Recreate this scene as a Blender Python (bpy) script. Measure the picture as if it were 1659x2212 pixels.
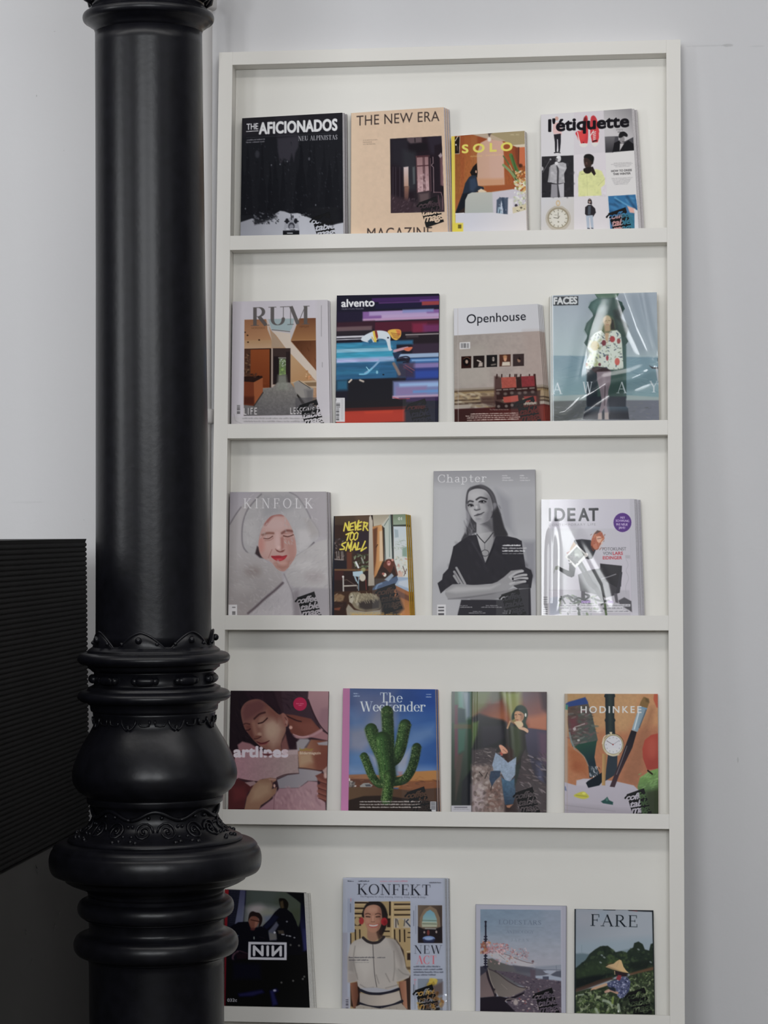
import bpy, bmesh, math, random
import numpy as np
from mathutils import Vector, Matrix, Quaternion

for o in list(bpy.data.objects): bpy.data.objects.remove(o)
SC = bpy.context.scene
COL = SC.collection

# ------------------------------------------------------------------ camera
IMG_W, IMG_H, FPX = 1659.0, 2212.0, 5283.4
YAW, PITCH, ROLL = 0.123620, 0.006, -0.003840
CAM = np.array([0.0, 0.0, 1.55])
def cam_axes():
    f = np.array([-math.sin(YAW)*math.cos(PITCH), math.cos(YAW)*math.cos(PITCH), math.sin(PITCH)])
    r = np.array([math.cos(YAW), math.sin(YAW), 0.0]); u = np.cross(r, f)
    r2 = r*math.cos(ROLL) + u*math.sin(ROLL)
    return r2, np.cross(r2, f), f
CR, CU, CF = cam_axes()
cam_d = bpy.data.cameras.new('camera'); cam_o = bpy.data.objects.new('camera', cam_d); COL.objects.link(cam_o)
cam_d.sensor_fit = 'AUTO'; cam_d.sensor_width = 36.0; cam_d.lens = FPX/IMG_H*36.0
cam_d.clip_start = 0.05; cam_d.clip_end = 100
M = Matrix.Identity(4)
for i in range(3):
    M[i][0], M[i][1], M[i][2], M[i][3] = CR[i], CU[i], -CF[i], CAM[i]
cam_o.matrix_world = M
SC.camera = cam_o
def ray(px, py):
    d = CR*((px-IMG_W/2)/FPX) - CU*((py-IMG_H/2)/FPX) + CF
    return d
def at_y(px, py, Y):
    d = ray(px, py); return CAM + d*((Y-CAM[1])/d[1])

# ------------------------------------------------------------------ world, light, exposure
SC.view_settings.view_transform = 'Standard'; SC.view_settings.look = 'None'
SC.view_settings.gamma = 1.0; SC.view_settings.use_curve_mapping = False
SC.view_settings.exposure = 0.03
w = bpy.data.worlds.new('world'); SC.world = w; w.use_nodes = True
w.node_tree.nodes['Background'].inputs[0].default_value = (0.62, 0.70, 0.80, 1)
w.node_tree.nodes['Background'].inputs[1].default_value = 0.15
CEIL, WALL_Y, REAR_Y, LEFT_X, RIGHT_X = 3.9, 5.6322, -1.9, -6.6, 2.6
# high windows around the room, all unseen; right-hand ones added to balance the light: (wall, from, to, sill, head, power)
WINDOWS = [('rear', -6.05, -4.55, 2.05, 3.75, 36.0), ('rear', -2.05, -0.55, 2.05, 3.75, 84.0), ('rear', 0.25, 1.75, 2.05, 3.75, 94.0),
           ('left', -0.25, 1.25, 1.7, 3.5, 96.0), ('right', 0.75, 2.25, 1.9, 3.7, 6.0)]
def area(name, sx, sy, power, loc, rot, col=(1, 1, 1)):
    ld = bpy.data.lights.new(name, 'AREA'); ld.shape = 'RECTANGLE'; ld.size = sx; ld.size_y = sy
    ld.energy = power; ld.color = col
    lo = bpy.data.objects.new(name, ld); COL.objects.link(lo); lo.location = loc; lo.rotation_euler = rot
DAY = (0.95, 0.975, 1.0)
for wl, a0, a1, z0, z1, pw in WINDOWS:
    m_, zm = (a0+a1)/2, (z0+z1)/2
    if wl == 'rear': area('window_daylight', a1-a0-.12, z1-z0-.12, pw, (m_, REAR_Y+.005, zm), (-math.pi/2, 0, math.pi), DAY)
    if wl == 'left': area('window_daylight', z1-z0-.12, a1-a0-.12, pw, (LEFT_X+.005, m_, zm), (0, -math.pi/2, 0), DAY)
    if wl == 'right': area('window_daylight', z1-z0-.12, a1-a0-.12, pw, (RIGHT_X-.005, m_, zm), (0, math.pi/2, 0), DAY)
# unseen strip lamps added under the ceiling to brighten the upper wall and rack
area('skylight', 5.4, 0.5, 47.0, (-0.9, 3.3, CEIL-0.02), (0, 0, 0), (1.0, 0.985, 0.97))
area('skylight', 5.4, 0.5, 9.0, (-0.9, 4.3, CEIL-0.02), (0, 0, 0), (1.0, 0.985, 0.97))

# ------------------------------------------------------------------ materials
def lin(c):
    c = np.asarray(c, float); return np.where(c <= 0.04045, c/12.92, ((c+0.055)/1.055)**2.4)
def hexc(h):
    h = h.lstrip('#'); return np.array([int(h[i:i+2], 16)/255 for i in (0, 2, 4)])
MATS = {}
def mat(name, col, rough=0.6, spec=0.5, noise=0.0, nscale=30.0, bump=0.0, bscale=200.0, coat=0.0, coat_r=0.1, metal=0.0):
    if name in MATS: return MATS[name]
    m = bpy.data.materials.new(name); m.use_nodes = True; nt = m.node_tree; b = nt.nodes['Principled BSDF']
    c = tuple(lin(hexc(col)))+(1,) if isinstance(col, str) else tuple(col)+(1,)
    b.inputs['Base Color'].default_value = c; b.inputs['Roughness'].default_value = rough
    b.inputs['Specular IOR Level'].default_value = spec; b.inputs['Metallic'].default_value = metal
    b.inputs['Coat Weight'].default_value = coat; b.inputs['Coat Roughness'].default_value = coat_r
    tc = nt.nodes.new('ShaderNodeTexCoord')
    if noise:
        n = nt.nodes.new('ShaderNodeTexNoise'); n.inputs['Scale'].default_value = nscale; n.inputs['Detail'].default_value = 5
        nt.links.new(tc.outputs['Object'], n.inputs['Vector'])
        r = nt.nodes.new('ShaderNodeMapRange'); r.inputs[1].default_value = 0.3; r.inputs[2].default_value = 0.7
        r.inputs[3].default_value = 1-noise; r.inputs[4].default_value = 1+noise
        nt.links.new(n.outputs['Fac'], r.inputs[0])
        mx = nt.nodes.new('ShaderNodeVectorMath'); mx.operation = 'SCALE'; mx.inputs[0].default_value = c[:3]
        nt.links.new(r.outputs[0], mx.inputs['Scale']); nt.links.new(mx.outputs[0], b.inputs['Base Color'])
    if bump:
        n2 = nt.nodes.new('ShaderNodeTexNoise'); n2.inputs['Scale'].default_value = bscale; n2.inputs['Detail'].default_value = 4
        nt.links.new(tc.outputs['Object'], n2.inputs['Vector'])
        bp = nt.nodes.new('ShaderNodeBump'); bp.inputs['Strength'].default_value = bump; bp.inputs['Distance'].default_value = 0.002
        nt.links.new(n2.outputs['Fac'], bp.inputs['Height']); nt.links.new(bp.outputs[0], b.inputs['Normal'])
    MATS[name] = m; return m

# ------------------------------------------------------------------ object helpers
def link(name, me, m=None, parent=None, smooth=False):
    o = bpy.data.objects.new(name, me); COL.objects.link(o)
    if m: me.materials.append(m)
    if parent: o.parent = parent
    if smooth: me.polygons.foreach_set('use_smooth', np.ones(len(me.polygons), bool))
    return o
def obj(name, bm, m, parent=None, smooth=False):
    me = bpy.data.meshes.new(name); bm.normal_update(); bm.to_mesh(me); bm.free()
    return link(name, me, m, parent, smooth)
def thing(name, label, cat, loc=(0, 0, 0), group=None):
    o = bpy.data.objects.new(name, None); COL.objects.link(o); o.location = Vector([float(v) for v in loc]); o.empty_display_size = 0.05
    o['label'] = label; o['category'] = cat
    if group: o['group'] = group
    return o
def struct(name, bm, m, parent=None, smooth=False):
    o = obj(name, bm, m, parent, smooth)
    if parent is None: o['kind'] = 'structure'
    return o
def box(bm, x0, x1, y0, y1, z0, z1, f=None):
    vs = [(x, y, z) for x in (x0, x1) for y in (y0, y1) for z in (z0, z1)]
    v = [bm.verts.new(f(*p) if f else p) for p in vs]
    for q in ((0, 1, 3, 2), (4, 6, 7, 5), (0, 4, 5, 1), (2, 3, 7, 6), (0, 2, 6, 4), (1, 5, 7, 3)):
        bm.faces.new([v[i] for i in q])
    return v
def bevel(bm, w, seg=2):
    bmesh.ops.recalc_face_normals(bm, faces=bm.faces)
    bmesh.ops.bevel(bm, geom=list(bm.edges), offset=w, segments=seg, profile=0.6, affect='EDGES', clamp_overlap=True)
def lathe(bm, prof, seg=96, cap=True):
    rings = []
    for r, z in prof:
        rings.append([bm.verts.new((r*math.cos(2*math.pi*i/seg), r*math.sin(2*math.pi*i/seg), z)) for i in range(seg)])
    for a, b in zip(rings, rings[1:]):
        for i in range(seg):
            bm.faces.new((a[i], a[(i+1) % seg], b[(i+1) % seg], b[i]))
    if cap:
        bm.faces.new(rings[0][::-1]); bm.faces.new(rings[-1])
    bmesh.ops.recalc_face_normals(bm, faces=bm.faces)
def tube(bm, pts, rad, seg=10, closed=False):
    pts = [Vector(p) for p in pts]; n = len(pts); rings = []
    rad = rad if hasattr(rad, '__len__') else [rad]*n
    up = None
    for i, p in enumerate(pts):
        a = pts[i-1] if (i > 0 or closed) else pts[i]; b = pts[(i+1) % n] if (i < n-1 or closed) else pts[i]
        t = (b-a).normalized()
        if up is None:
            up = t.orthogonal().normalized()
        up = (up - t*up.dot(t)).normalized(); s = t.cross(up)
        rings.append([bm.verts.new(p + (up*math.cos(2*math.pi*k/seg) + s*math.sin(2*math.pi*k/seg))*rad[i]) for k in range(seg)])
    pr = list(zip(rings, rings[1:])) + ([(rings[-1], rings[0])] if closed else [])
    for a, b in pr:
        for k in range(seg): bm.faces.new((a[k], a[(k+1) % seg], b[(k+1) % seg], b[k]))
    if not closed:
        bm.faces.new(rings[0][::-1]); bm.faces.new(rings[-1])
    bmesh.ops.recalc_face_normals(bm, faces=bm.faces)
def ball(bm, c, r, sc=(1, 1, 1), rot=None, u=16, v=10):
    mm = Matrix.Translation(Vector(c))
    if rot is not None: mm = mm @ rot.to_4x4()
    mm = mm @ Matrix.Diagonal((sc[0], sc[1], sc[2], 1))
    bmesh.ops.create_uvsphere(bm, u_segments=u, v_segments=v, radius=r, matrix=mm)
# ------------------------------------------------------------------ room shell
def wall_material():
    m = bpy.data.materials.new('painted_plaster'); m.use_nodes = True; nt = m.node_tree; b = nt.nodes['Principled BSDF']
    b.inputs['Roughness'].default_value = 0.85
    tc = nt.nodes.new('ShaderNodeTexCoord')
    def noise(scale, detail=4):
        n = nt.nodes.new('ShaderNodeTexNoise'); n.inputs['Scale'].default_value = scale; n.inputs['Detail'].default_value = detail
        nt.links.new(tc.outputs['Object'], n.inputs['Vector']); return n.outputs['Fac']
    ramp = nt.nodes.new('ShaderNodeMix'); ramp.data_type = 'RGBA'
    ramp.inputs['A'].default_value = (0.690, 0.686, 0.706, 1); ramp.inputs['B'].default_value = (0.728, 0.722, 0.724, 1)
    nt.links.new(noise(2.2), ramp.inputs['Factor'])
    last = ramp.outputs['Result']
    # small dents, a hairline crack beside the rack top and a smudge, at fixed places on the plaster
    def mark(p, sx, sz, col, strength, wob=0.0):
        nonlocal last
        mp = nt.nodes.new('ShaderNodeMapping'); mp.vector_type = 'TEXTURE'
        mp.inputs['Location'].default_value = p; mp.inputs['Scale'].default_value = (sx, 1000, sz)
        nt.links.new(tc.outputs['Object'], mp.inputs['Vector'])
        ln = nt.nodes.new('ShaderNodeVectorMath'); ln.operation = 'LENGTH'; nt.links.new(mp.outputs[0], ln.inputs[0])
        v = ln.outputs['Value']
        if wob:
            ad = nt.nodes.new('ShaderNodeMath'); ad.operation = 'MULTIPLY_ADD'; nt.links.new(noise(90), ad.inputs[0])
            ad.inputs[1].default_value = wob; nt.links.new(v, ad.inputs[2]); v = ad.outputs[0]
        r = nt.nodes.new('ShaderNodeMapRange'); r.inputs[1].default_value = 0.6+wob*.5; r.inputs[2].default_value = 1.0+wob*.5
        r.inputs[3].default_value = strength; r.inputs[4].default_value = 0.0; nt.links.new(v, r.inputs[0])
        mx = nt.nodes.new('ShaderNodeMix'); mx.data_type = 'RGBA'; nt.links.new(r.outputs[0], mx.inputs['Factor'])
        nt.links.new(last, mx.inputs['A']); mx.inputs['B'].default_value = col+(1,); last = mx.outputs['Result']
    g = (0.42, 0.42, 0.42)
    for px, py, sx, sz, st, wob in ((79, 207, .0012, .003, .9, 0), (1572, 98, .014, .004, .5, .8), (1528, 99, .058, .0025, .22, .8),
                                    (1635, 100, .02, .002, .2, .8), (118, 68, .003, .0015, .4, .4), (138, 325, .0015, .0015, .4, .5),
                                    (1594, 1642, .002, .008, .45, .5), (181, 1123, .0015, .0015, .4, .5), (60, 1085, .05, .003, .12, .9)):
        p = at_y(px, py, WALL_Y); mark((p[0], p[1], p[2]), sx, sz, g, st, wob)
    nt.links.new(last, b.inputs['Base Color'])
    bp = nt.nodes.new('ShaderNodeBump'); bp.inputs['Strength'].default_value = 0.25; bp.inputs['Distance'].default_value = 0.0015
    nt.links.new(noise(55, 6), bp.inputs['Height'])
    bp2 = nt.nodes.new('ShaderNodeBump'); bp2.inputs['Strength'].default_value = 0.35; bp2.inputs['Distance'].default_value = 0.02
    nt.links.new(noise(1.6, 2), bp2.inputs['Height']); nt.links.new(bp.outputs[0], bp2.inputs['Normal'])
    nt.links.new(bp2.outputs[0], b.inputs['Normal'])
    return m
M_WALL = wall_material()
M_PLAIN = mat('white_plaster', (0.62, 0.62, 0.63), 0.9)
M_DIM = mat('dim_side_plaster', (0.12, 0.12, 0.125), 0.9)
M_CEIL = mat('ceiling_paint', (0.45, 0.45, 0.45), 0.9)
M_FLOOR = mat('dark_floor_boards', (0.035, 0.028, 0.022), 0.5, noise=0.3, nscale=6)
bm = bmesh.new(); box(bm, LEFT_X, RIGHT_X, WALL_Y, WALL_Y+0.2, 0, CEIL); struct('wall_back', bm, M_WALL)
bm = bmesh.new(); box(bm, LEFT_X-0.2, RIGHT_X+0.2, REAR_Y-0.3, WALL_Y+0.2, -0.1, 0); struct('floor', bm, M_FLOOR)
bm = bmesh.new(); box(bm, LEFT_X-0.2, RIGHT_X+0.2, REAR_Y-0.3, WALL_Y+0.2, CEIL, CEIL+0.1); struct('ceiling', bm, M_CEIL)
M_WINF = mat('window_frame_paint', (0.5, 0.5, 0.5), 0.5)
nwin = 0
for wl, lo_, hi_, name in (('left', REAR_Y, WALL_Y, 'wall_left'), ('right', REAR_Y, WALL_Y, 'wall_right'), ('rear', LEFT_X, RIGHT_X, 'wall_front')):
    def put(bm, a, c, t0, t1, z0, z1):           # a..c along the wall, t0..t1 outwards from its inner face
        if wl == 'left': box(bm, LEFT_X-t1, LEFT_X-t0, a, c, z0, z1)
        elif wl == 'right': box(bm, RIGHT_X+t0, RIGHT_X+t1, a, c, z0, z1)
        else: box(bm, a, c, REAR_Y-t1, REAR_Y-t0, z0, z1)
    ws = sorted(v[1:5] for v in WINDOWS if v[0] == wl); bm = bmesh.new(); p = lo_
    for a0, a1, z0, z1 in ws:
        put(bm, p, a0, 0, .2, 0, CEIL); put(bm, a0, a1, 0, .2, 0, z0); put(bm, a0, a1, 0, .2, z1, CEIL); p = a1
    put(bm, p, hi_, 0, .2, 0, CEIL); struct(name, bm, M_DIM)
    for a0, a1, z0, z1 in ws:
        bm = bmesh.new(); nwin += 1
        for a, c, d, e in ((a0, a0+.06, z0, z1), (a1-.06, a1, z0, z1), (a0+.06, a1-.06, z0, z0+.06), (a0+.06, a1-.06, z1-.06, z1), ((a0+a1)/2-.025, (a0+a1)/2+.025, z0+.06, z1-.06)):
            put(bm, a, c, .08, .15, d, e)
        struct('window_%d' % nwin, bm, M_WINF)  # includes the right-hand windows added for the light balance

# ------------------------------------------------------------------ magazine rack
LEAN = 0.089744
D0, ZT, UL = 5.58216, CAM[2]+1.07269, -1.04394
RV = np.array([0, -math.sin(LEAN), -math.cos(LEAN)]); RN = np.array([0, -math.cos(LEAN), math.sin(LEAN)]); RU = np.array([1.0, 0, 0])
RO = np.array([UL, D0, ZT])
def rp(u, v, n=0.0): return RO + RU*u + RV*v + RN*n
def px_on_rack(px, py, n):
    d = ray(px, py); P0 = RO + RN*n
    t = ((P0-CAM) @ RN)/(d @ RN); return CAM + d*t
VS = [0, .402795, .435936, .839767, .872989, 1.27743, 1.310424, 1.715237, 1.748008, 2.152714, 2.1856, 2.5896, 2.6218]
DEP = 0.043           # inner depth of the rack
STILE = 0.0322
M_RACK = mat('rack_white_lacquer', (0.84, 0.815, 0.765), 0.45, 0.35, bump=0.03, bscale=60)
M_PANEL = mat('rack_panel_white', (0.865, 0.845, 0.79), 0.5, 0.35, noise=0.012, nscale=3)
vfloor = (RO[2]-0.004)/math.cos(LEAN)
rk = thing('magazine_rack', 'tall off-white wooden magazine rack leaning against the wall behind the black column', 'rack', rp(0.5, vfloor, -0.02))
RKL = np.array(rk.location)
def rf(u, v, n):
    return tuple(rp(u, v, n) - RKL)
def rbox(name, u0, u1, v0, v1, n0, n1, m, bev=0.00035):
    bm = bmesh.new(); box(bm, u0, u1, v0, v1, n0, n1, rf); bevel(bm, bev); return obj(name, bm, m, rk)
rbox('side_stile', -STILE, 0, -0.0305, vfloor, -DEP-0.004, 0, M_RACK)
rbox('side_stile', 1.0, 1.0+STILE, -0.0305, vfloor, -DEP-0.004, 0, M_RACK)
rbox('top_rail', 0.00005, 0.99995, -0.0305, 0, -DEP-0.004, 0, M_RACK)
for i in range(1, len(VS)-1, 2):
    rbox('front_lip', 0.00005, 0.99995, VS[i], VS[i+1], -0.012, 0, M_RACK)
    rbox('shelf_board', 0.0002, 0.9998, VS[i+1]-0.010, VS[i+1]-0.0006, -DEP+0.0004, -0.0124, M_RACK, 0.0006)
rbox('back_panel', 0.0004, 0.9996, 0.0004, vfloor-0.03, -DEP-0.0042, -DEP, M_PANEL, 0.0003)
# ------------------------------------------------------------------ cast-iron column
COL_Y = 4.72
M_IRON = mat('black_gloss_paint_on_iron', (0.0055, 0.0055, 0.0078), 0.33, 0.30, noise=0.3, nscale=40, bump=0.13, bscale=70)
def cxpx(y): return 321.3 + (y-100)*0.00835
pa, pb = at_y(cxpx(0), 0, COL_Y), at_y(cxpx(2212), 2212, COL_Y)
axis = Vector(pa-pb).normalized()
base = Vector(pb) + axis*(-(pb[2])/axis.z)
q = Vector((0, 0, 1)).rotation_difference(axis)
colm = thing('cast_iron_column', 'black cast-iron column with ornate base in the left foreground', 'column', base)
colm.rotation_mode = 'QUATERNION'; colm.rotation_quaternion = q
qi = q.inverted()
def ct(y):        # axis parameter for a silhouette seen at pixel row y
    P = Vector(at_y(cxpx(y), y, COL_Y)) - base
    return P.dot(axis)
_d = (at_y(330, 1100, COL_Y)-CAM) @ CF
K = _d/FPX
def prof(rows): return [(r*K, ct(y)) for y, r in rows]
def cpart(name, rows, seg=128, parent=colm):
    bm = bmesh.new(); lathe(bm, prof(rows), seg); return obj(name, bm, M_IRON, parent, True)
def arc(y0, y1, r0, rmax, n=10, p=1.0):   # half-round moulding bulging from r0 to rmax
    return [(y0+(y1-y0)*(0.5-0.5*math.cos(math.pi*i/n)), r0+(rmax-r0)*math.sin(math.pi*i/n)**p) for i in range(n+1)]
def ease(y0, r0, y1, r1, n=8, k=1.0):
    return [(y0+(y1-y0)*(i/n), r0+(r1-r0)*(i/n)**k) for i in range(n+1)]
# faces the camera: angle 0 of the lathe points to the viewer
view = qi @ (Vector(CAM) - (base + axis*1.5)); TH0 = math.atan2(view.y, view.x)
def cyl(y, rpx, deg):   # deg > 0 is to the right in the picture
    a = TH0 + math.radians(deg)
    return Vector((rpx*K*math.cos(a), rpx*K*math.sin(a), ct(y)))
ztop = (CEIL - base.z)/axis.z - 0.005
top_px = 0
# capital above the collar, mostly above the frame
zc = ct(16)
bm = bmesh.new()
lathe(bm, [(120*K, ct(18)), (121*K, ct(0)), (124*K, ct(-60)), (140*K, ct(-120)), (175*K, ct(-190)), (205*K, ct(-230)), (212*K, ct(-235)), (212*K, ct(-270)), (150*K, ct(-272)), (150*K, ztop)], 128)
capital = obj('capital', bm, M_IRON, colm, True)
for i in range(12):
    bm = bmesh.new(); dg = i*30+8
    pts = [cyl(10, 121, dg), cyl(4, 128, dg), cyl(-20, 128, dg), cyl(-60, 133, dg), cyl(-95, 146, dg), cyl(-108, 158, dg), cyl(-104, 165, dg)]
    tube(bm, pts, [.006, .011, .016, .019, .015, .010, .004], 10)
    for s in (-1, 1):
        tube(bm, [cyl(8, 121, dg+s*7), cyl(-2, 126, dg+s*9), cyl(-40, 129, dg+s*10), cyl(-62, 138, dg+s*7)], [.005, .008, .009, .003], 8)
    obj('acanthus_leaf', bm, M_IRON, capital, True)
cpart('collar', [(14, 119), (15, 121), (18, 123), (20, 124)] + ease(21, 126, 30, 134, 4) + arc(31, 50, 136, 142, 8)[1:] + [(51, 134), (53, 131), (56, 128), (58, 124), (62, 120), (66, 117), (72, 115.5)])
sh = [(72, 115.4), (100, 115.5), (300, 116.3), (600, 118.0), (900, 120.6), (1100, 122.2), (1300, 124.0), (1372, 124.8), (1392, 126)]
cpart('shaft', sh)
# scalloped collar with its row of beads
bm = bmesh.new(); seg = 252; N = 7; PH = 48.0
def wave(dg):
    t = ((dg+14.0+PH/2) % (360/N))/(360/N)*2-1          # 0 at the middle of a scallop
    return 1361 + 33*min(1, abs(t)*1.15)**1.6
rows = [[], [], [], []]
for i in range(seg):
    dg = i*360/seg; y = wave(dg)
    for k, (yy, rr) in enumerate(((y, 124.5), (y+1, 129.5), (max(y+3, 1392), 131.5), (1397, 131.5))):
        rows[k].append(bm.verts.new(cyl(yy, rr, dg)))
for a, b in zip(rows, rows[1:]):
    for i in range(seg): bm.faces.new((a[i], a[(i+1) % seg], b[(i+1) % seg], b[i]))
bmesh.ops.recalc_face_normals(bm, faces=bm.faces)
tube(bm, [cyl(wave(i*360/seg)+1, 128.5, i*360/seg) for i in range(seg)], 2.6*K, 8, True)
band = obj('scalloped_band', bm, M_IRON, colm, True)
for i in range(N):
    dg = -14.0+i*360/N
    bm = bmesh.new(); ball(bm, cyl(1378, 133, dg), 7.4*K); obj('bead', bm, M_IRON, band, True)
    for s in (-1, 1):
        bm = bmesh.new(); ball(bm, cyl(1386, 131, dg+s*17), 4.2*K); obj('bead', bm, M_IRON, band, True)
cpart('upper_ring', [(1391, 125)] + [(1395, 131), (1399, 137), (1402, 141), (1404, 143), (1407, 143)] + arc(1408, 1434, 144, 164.5, 12, .8) + [(1435, 143), (1441, 142), (1443, 138), (1448, 133)])
neck = cpart('neck', [(1447, 132.5), (1451, 129), (1464, 128), (1476, 129), (1479, 132.5)])
for i in range(9):
    dg = -8.5+i*40
    bm = bmesh.new()
    pts = [cyl(1464, 131.5, dg-9.5+19*k/8) for k in range(9)]
    tube(bm, pts, [10*K*math.sqrt(max(0.05, 1-(abs(k-4)/4.3)**4)) for k in range(9)], 12)
    for e in (0, -1): ball(bm, pts[e], 8.6*K, (1, 1, 1))
    obj('oblong_bead', bm, M_IRON, neck, True)
cpart('lower_ring', [(1478, 132), (1481, 138), (1483, 143), (1488, 144)] + arc(1489, 1514, 145, 165, 12, .8) + [(1515, 143), (1519, 142), (1521, 138), (1528, 137.5), (1533, 136.5), (1535, 133)])
bulb = cpart('bulb', [(1534, 132.5), (1540, 132), (1546, 131), (1553, 129.5), (1560, 130), (1568, 133), (1578, 138.5), (1590, 145.5), (1605, 154.5), (1620, 162), (1635, 168.5), (1650, 174), (1662, 177), (1672, 178), (1684, 176.5), (1695, 172), (1704, 165), (1711, 156.5), (1716, 149), (1718, 146.5)])
# hooked relief ornament under the lower ring
for i in range(8):
    dg0 = -2+i*45
    bm = bmesh.new()
    for s in (-1, 1):
        tube(bm, [cyl(y, 132.5 if y < 1556 else 131.5, dg0+s*a) for a, y in ((2.5, 1546), (2.5, 1553), (3, 1558), (7, 1559), (11, 1558), (12, 1552))], 2.2*K, 8)
        tube(bm, [cyl(y, r, dg0+s*a) for a, y, r in ((15, 1545, 132), (16, 1555, 132), (18.5, 1563, 134), (21, 1567, 135.5), (22.4, 1563, 134.5), (21.8, 1557, 133))], [2.4*K]*5+[3.4*K], 8)
    obj('hook_ornament', bm, M_IRON, bulb, True)
lneck = cpart('lower_neck', [(1717, 146.5), (1721, 147), (1730, 146), (1732, 144), (1736, 138), (1741, 133.5), (1750, 131.5), (1762, 132), (1772, 135), (1782, 142), (1790, 152), (1797, 166), (1802, 178), (1806, 186), (1810, 188), (1815, 187)])
# scrollwork on the lower neck
def rn(y):
    ys = [1736, 1750, 1762, 1772, 1782, 1790, 1797, 1802, 1806]; rs = [138, 132, 132.5, 135.5, 142.5, 152.5, 166, 178, 186]
    return float(np.interp(y, ys, rs))
for i in range(8):
    dg0 = 0+i*45
    bm = bmesh.new()
    for s in (-1, 1):
        pts = []
        for k in range(20):
            a = k/19*3.6*math.pi; rr = 20*(1-k/24)
            pts.append((s*(10+rr*.42*math.cos(a+math.pi)*1.0), 1780+rr*math.sin(a+math.pi)*.95))
        tube(bm, [cyl(y, rn(y)+2, dg0+d) for d, y in pts], [2.6*K-.00004*k for k in range(20)], 8)
        ball(bm, cyl(1780, rn(1780)+2.5, dg0+s*10), 4*K)
        for d, y, r in ((19, 1790, 4), (18, 1798, 4.5), (20.5, 1770, 3.5), (14, 1800, 5)):
            ball(bm, cyl(y, rn(y)+1.5, dg0+s*d), r*K)
    obj('scroll_ornament', bm, M_IRON, lneck, True)
    bm = bmesh.new()
    tube(bm, [cyl(1748-9*math.cos(k/16*2*math.pi-math.pi), 136.5, dg0-22.5+45*k/16) for k in range(17)], 4.2*K, 8)
    for d in (-6, 6): ball(bm, cyl(1752, 134, dg0+d), 4.5*K)
    obj('garland', bm, M_IRON, lneck, True)
cpart('base_ring', [(1813, 186), (1814, 190), (1815, 200)] + ease(1816, 208, 1826, 220, 4, .6) + arc(1827, 1886, 205, 229, 14, .55)[2:-1] + [(1885, 205), (1887, 197), (1898, 194), (1904, 184), (1909, 172), (1913, 160), (1918, 150), (1924, 146.5), (1930, 145.5)])
cpart('pedestal_drum', [(1929, 145), (1936, 146), (1938, 150)] + arc(1939, 1977, 152, 168.5, 12, .8) + [(1979, 155), (1981, 150), (1984, 145), (2000, 144), (2007, 145), (2010, 152)] + arc(2012, 2060, 154, 177.5, 12, .8) + [(2062, 156), (2064, 150), (2068, 146), (2080, 145), (2212, 145), (2380, 146)])
zf = 0.0
bm = bmesh.new(); lathe(bm, [(146*K, ct(2379)), (150*K, ct(2390)), (190*K, ct(2420)), (196*K, ct(2450)), (196*K, ct(2470)), (210*K, ct(2480)), (240*K, ct(2520)), (246*K, ct(2560)), (246*K, 0.006)], 96)
obj('foot', bm, M_IRON, colm, True)

# ------------------------------------------------------------------ white riser pipe beside the rack
M_PIPE = mat('white_pipe_paint', (0.66, 0.64, 0.63), 0.5, 0.4)
PY = 5.575
p0 = at_y(443.5, 100, PY); p1 = at_y(440.5, 1300, PY)
ax = Vector(p1-p0).normalized(); pb_ = Vector(p0)+ax*((0.004-p0[2])/ax.z); pt_ = Vector(p0)+ax*((CEIL-0.004-p0[2])/ax.z)
pipe = thing('riser_pipe', 'thin white vertical pipe on the wall between the black column and the rack', 'pipe', pb_)
bm = bmesh.new(); tube(bm, [Vector((0, 0, 0)), pt_-pb_], 15.5/FPX*5.6, 24); obj('tube', bm, M_PIPE, pipe, True)
for y in (6, 900, 1900):
    c = Vector(at_y(443.5, y, PY)); c = pb_ + (pt_-pb_)*((c.z-pb_.z)/(pt_.z-pb_.z)) - pb_
    u = (pt_-pb_).normalized(); bm = bmesh.new()
    R0, R1 = 16*5.6/FPX, 25*5.6/FPX
    tube(bm, [c-u*.018, c-u*.016, c-u*.012, c+u*.012, c+u*.016, c+u*.018], [R0+.0004, R1*.9, R1, R1, R1*.9, R0+.0004], 24)
    obj('coupling', bm, M_PIPE, pipe, True)
    bm = bmesh.new(); yb = WALL_Y-pb_.y-0.0008
    tube(bm, [c + Vector((0, .018, 0)), Vector((c.x, yb, c.z))], .006, 12); obj('wall_bracket', bm, M_PIPE, pipe, True)

# ------------------------------------------------------------------ ribbed black cabinet on the left
M_RIB = mat('black_ribbed_panel', (0.0062,0.0062,0.0066), 0.75, 0.15, noise=0.2, nscale=25)
M_BLK = mat('black_scuffed_board', (0.005, 0.0048, 0.005), 0.6, 0.2, noise=0.5, nscale=14)
dirv = ray(1430, 1140); dirv[2] = 0; dirv /= np.linalg.norm(dirv)
far_t = Vector(at_y(187, 1164, 5.40)); far_b = Vector(at_y(194.5, 1783, 5.40))
side = np.array([-dirv[1], dirv[0], 0.0])         # away from the ribbed face, into the cabinet
cab = thing('ribbed_cabinet', 'black cabinet with fine horizontal ribs on its side, left of the column', 'cabinet', (far_t.x-.3, far_t.y-1.0, 0))
CL = np.array(cab.location)
Lc = 2.1
def cabp(s, z, dpt):   # s metres from the far end towards the viewer
    x_at = far_t.x + (far_b.x-far_t.x)*(far_t.z-z)/(far_t.z-far_b.z)
    return tuple(np.array([x_at, far_t.y, z]) - dirv*s + side*dpt - CL)
bm = bmesh.new(); nr = 60; hz = far_t.z-far_b.z; per = hz/nr; a = []
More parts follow.
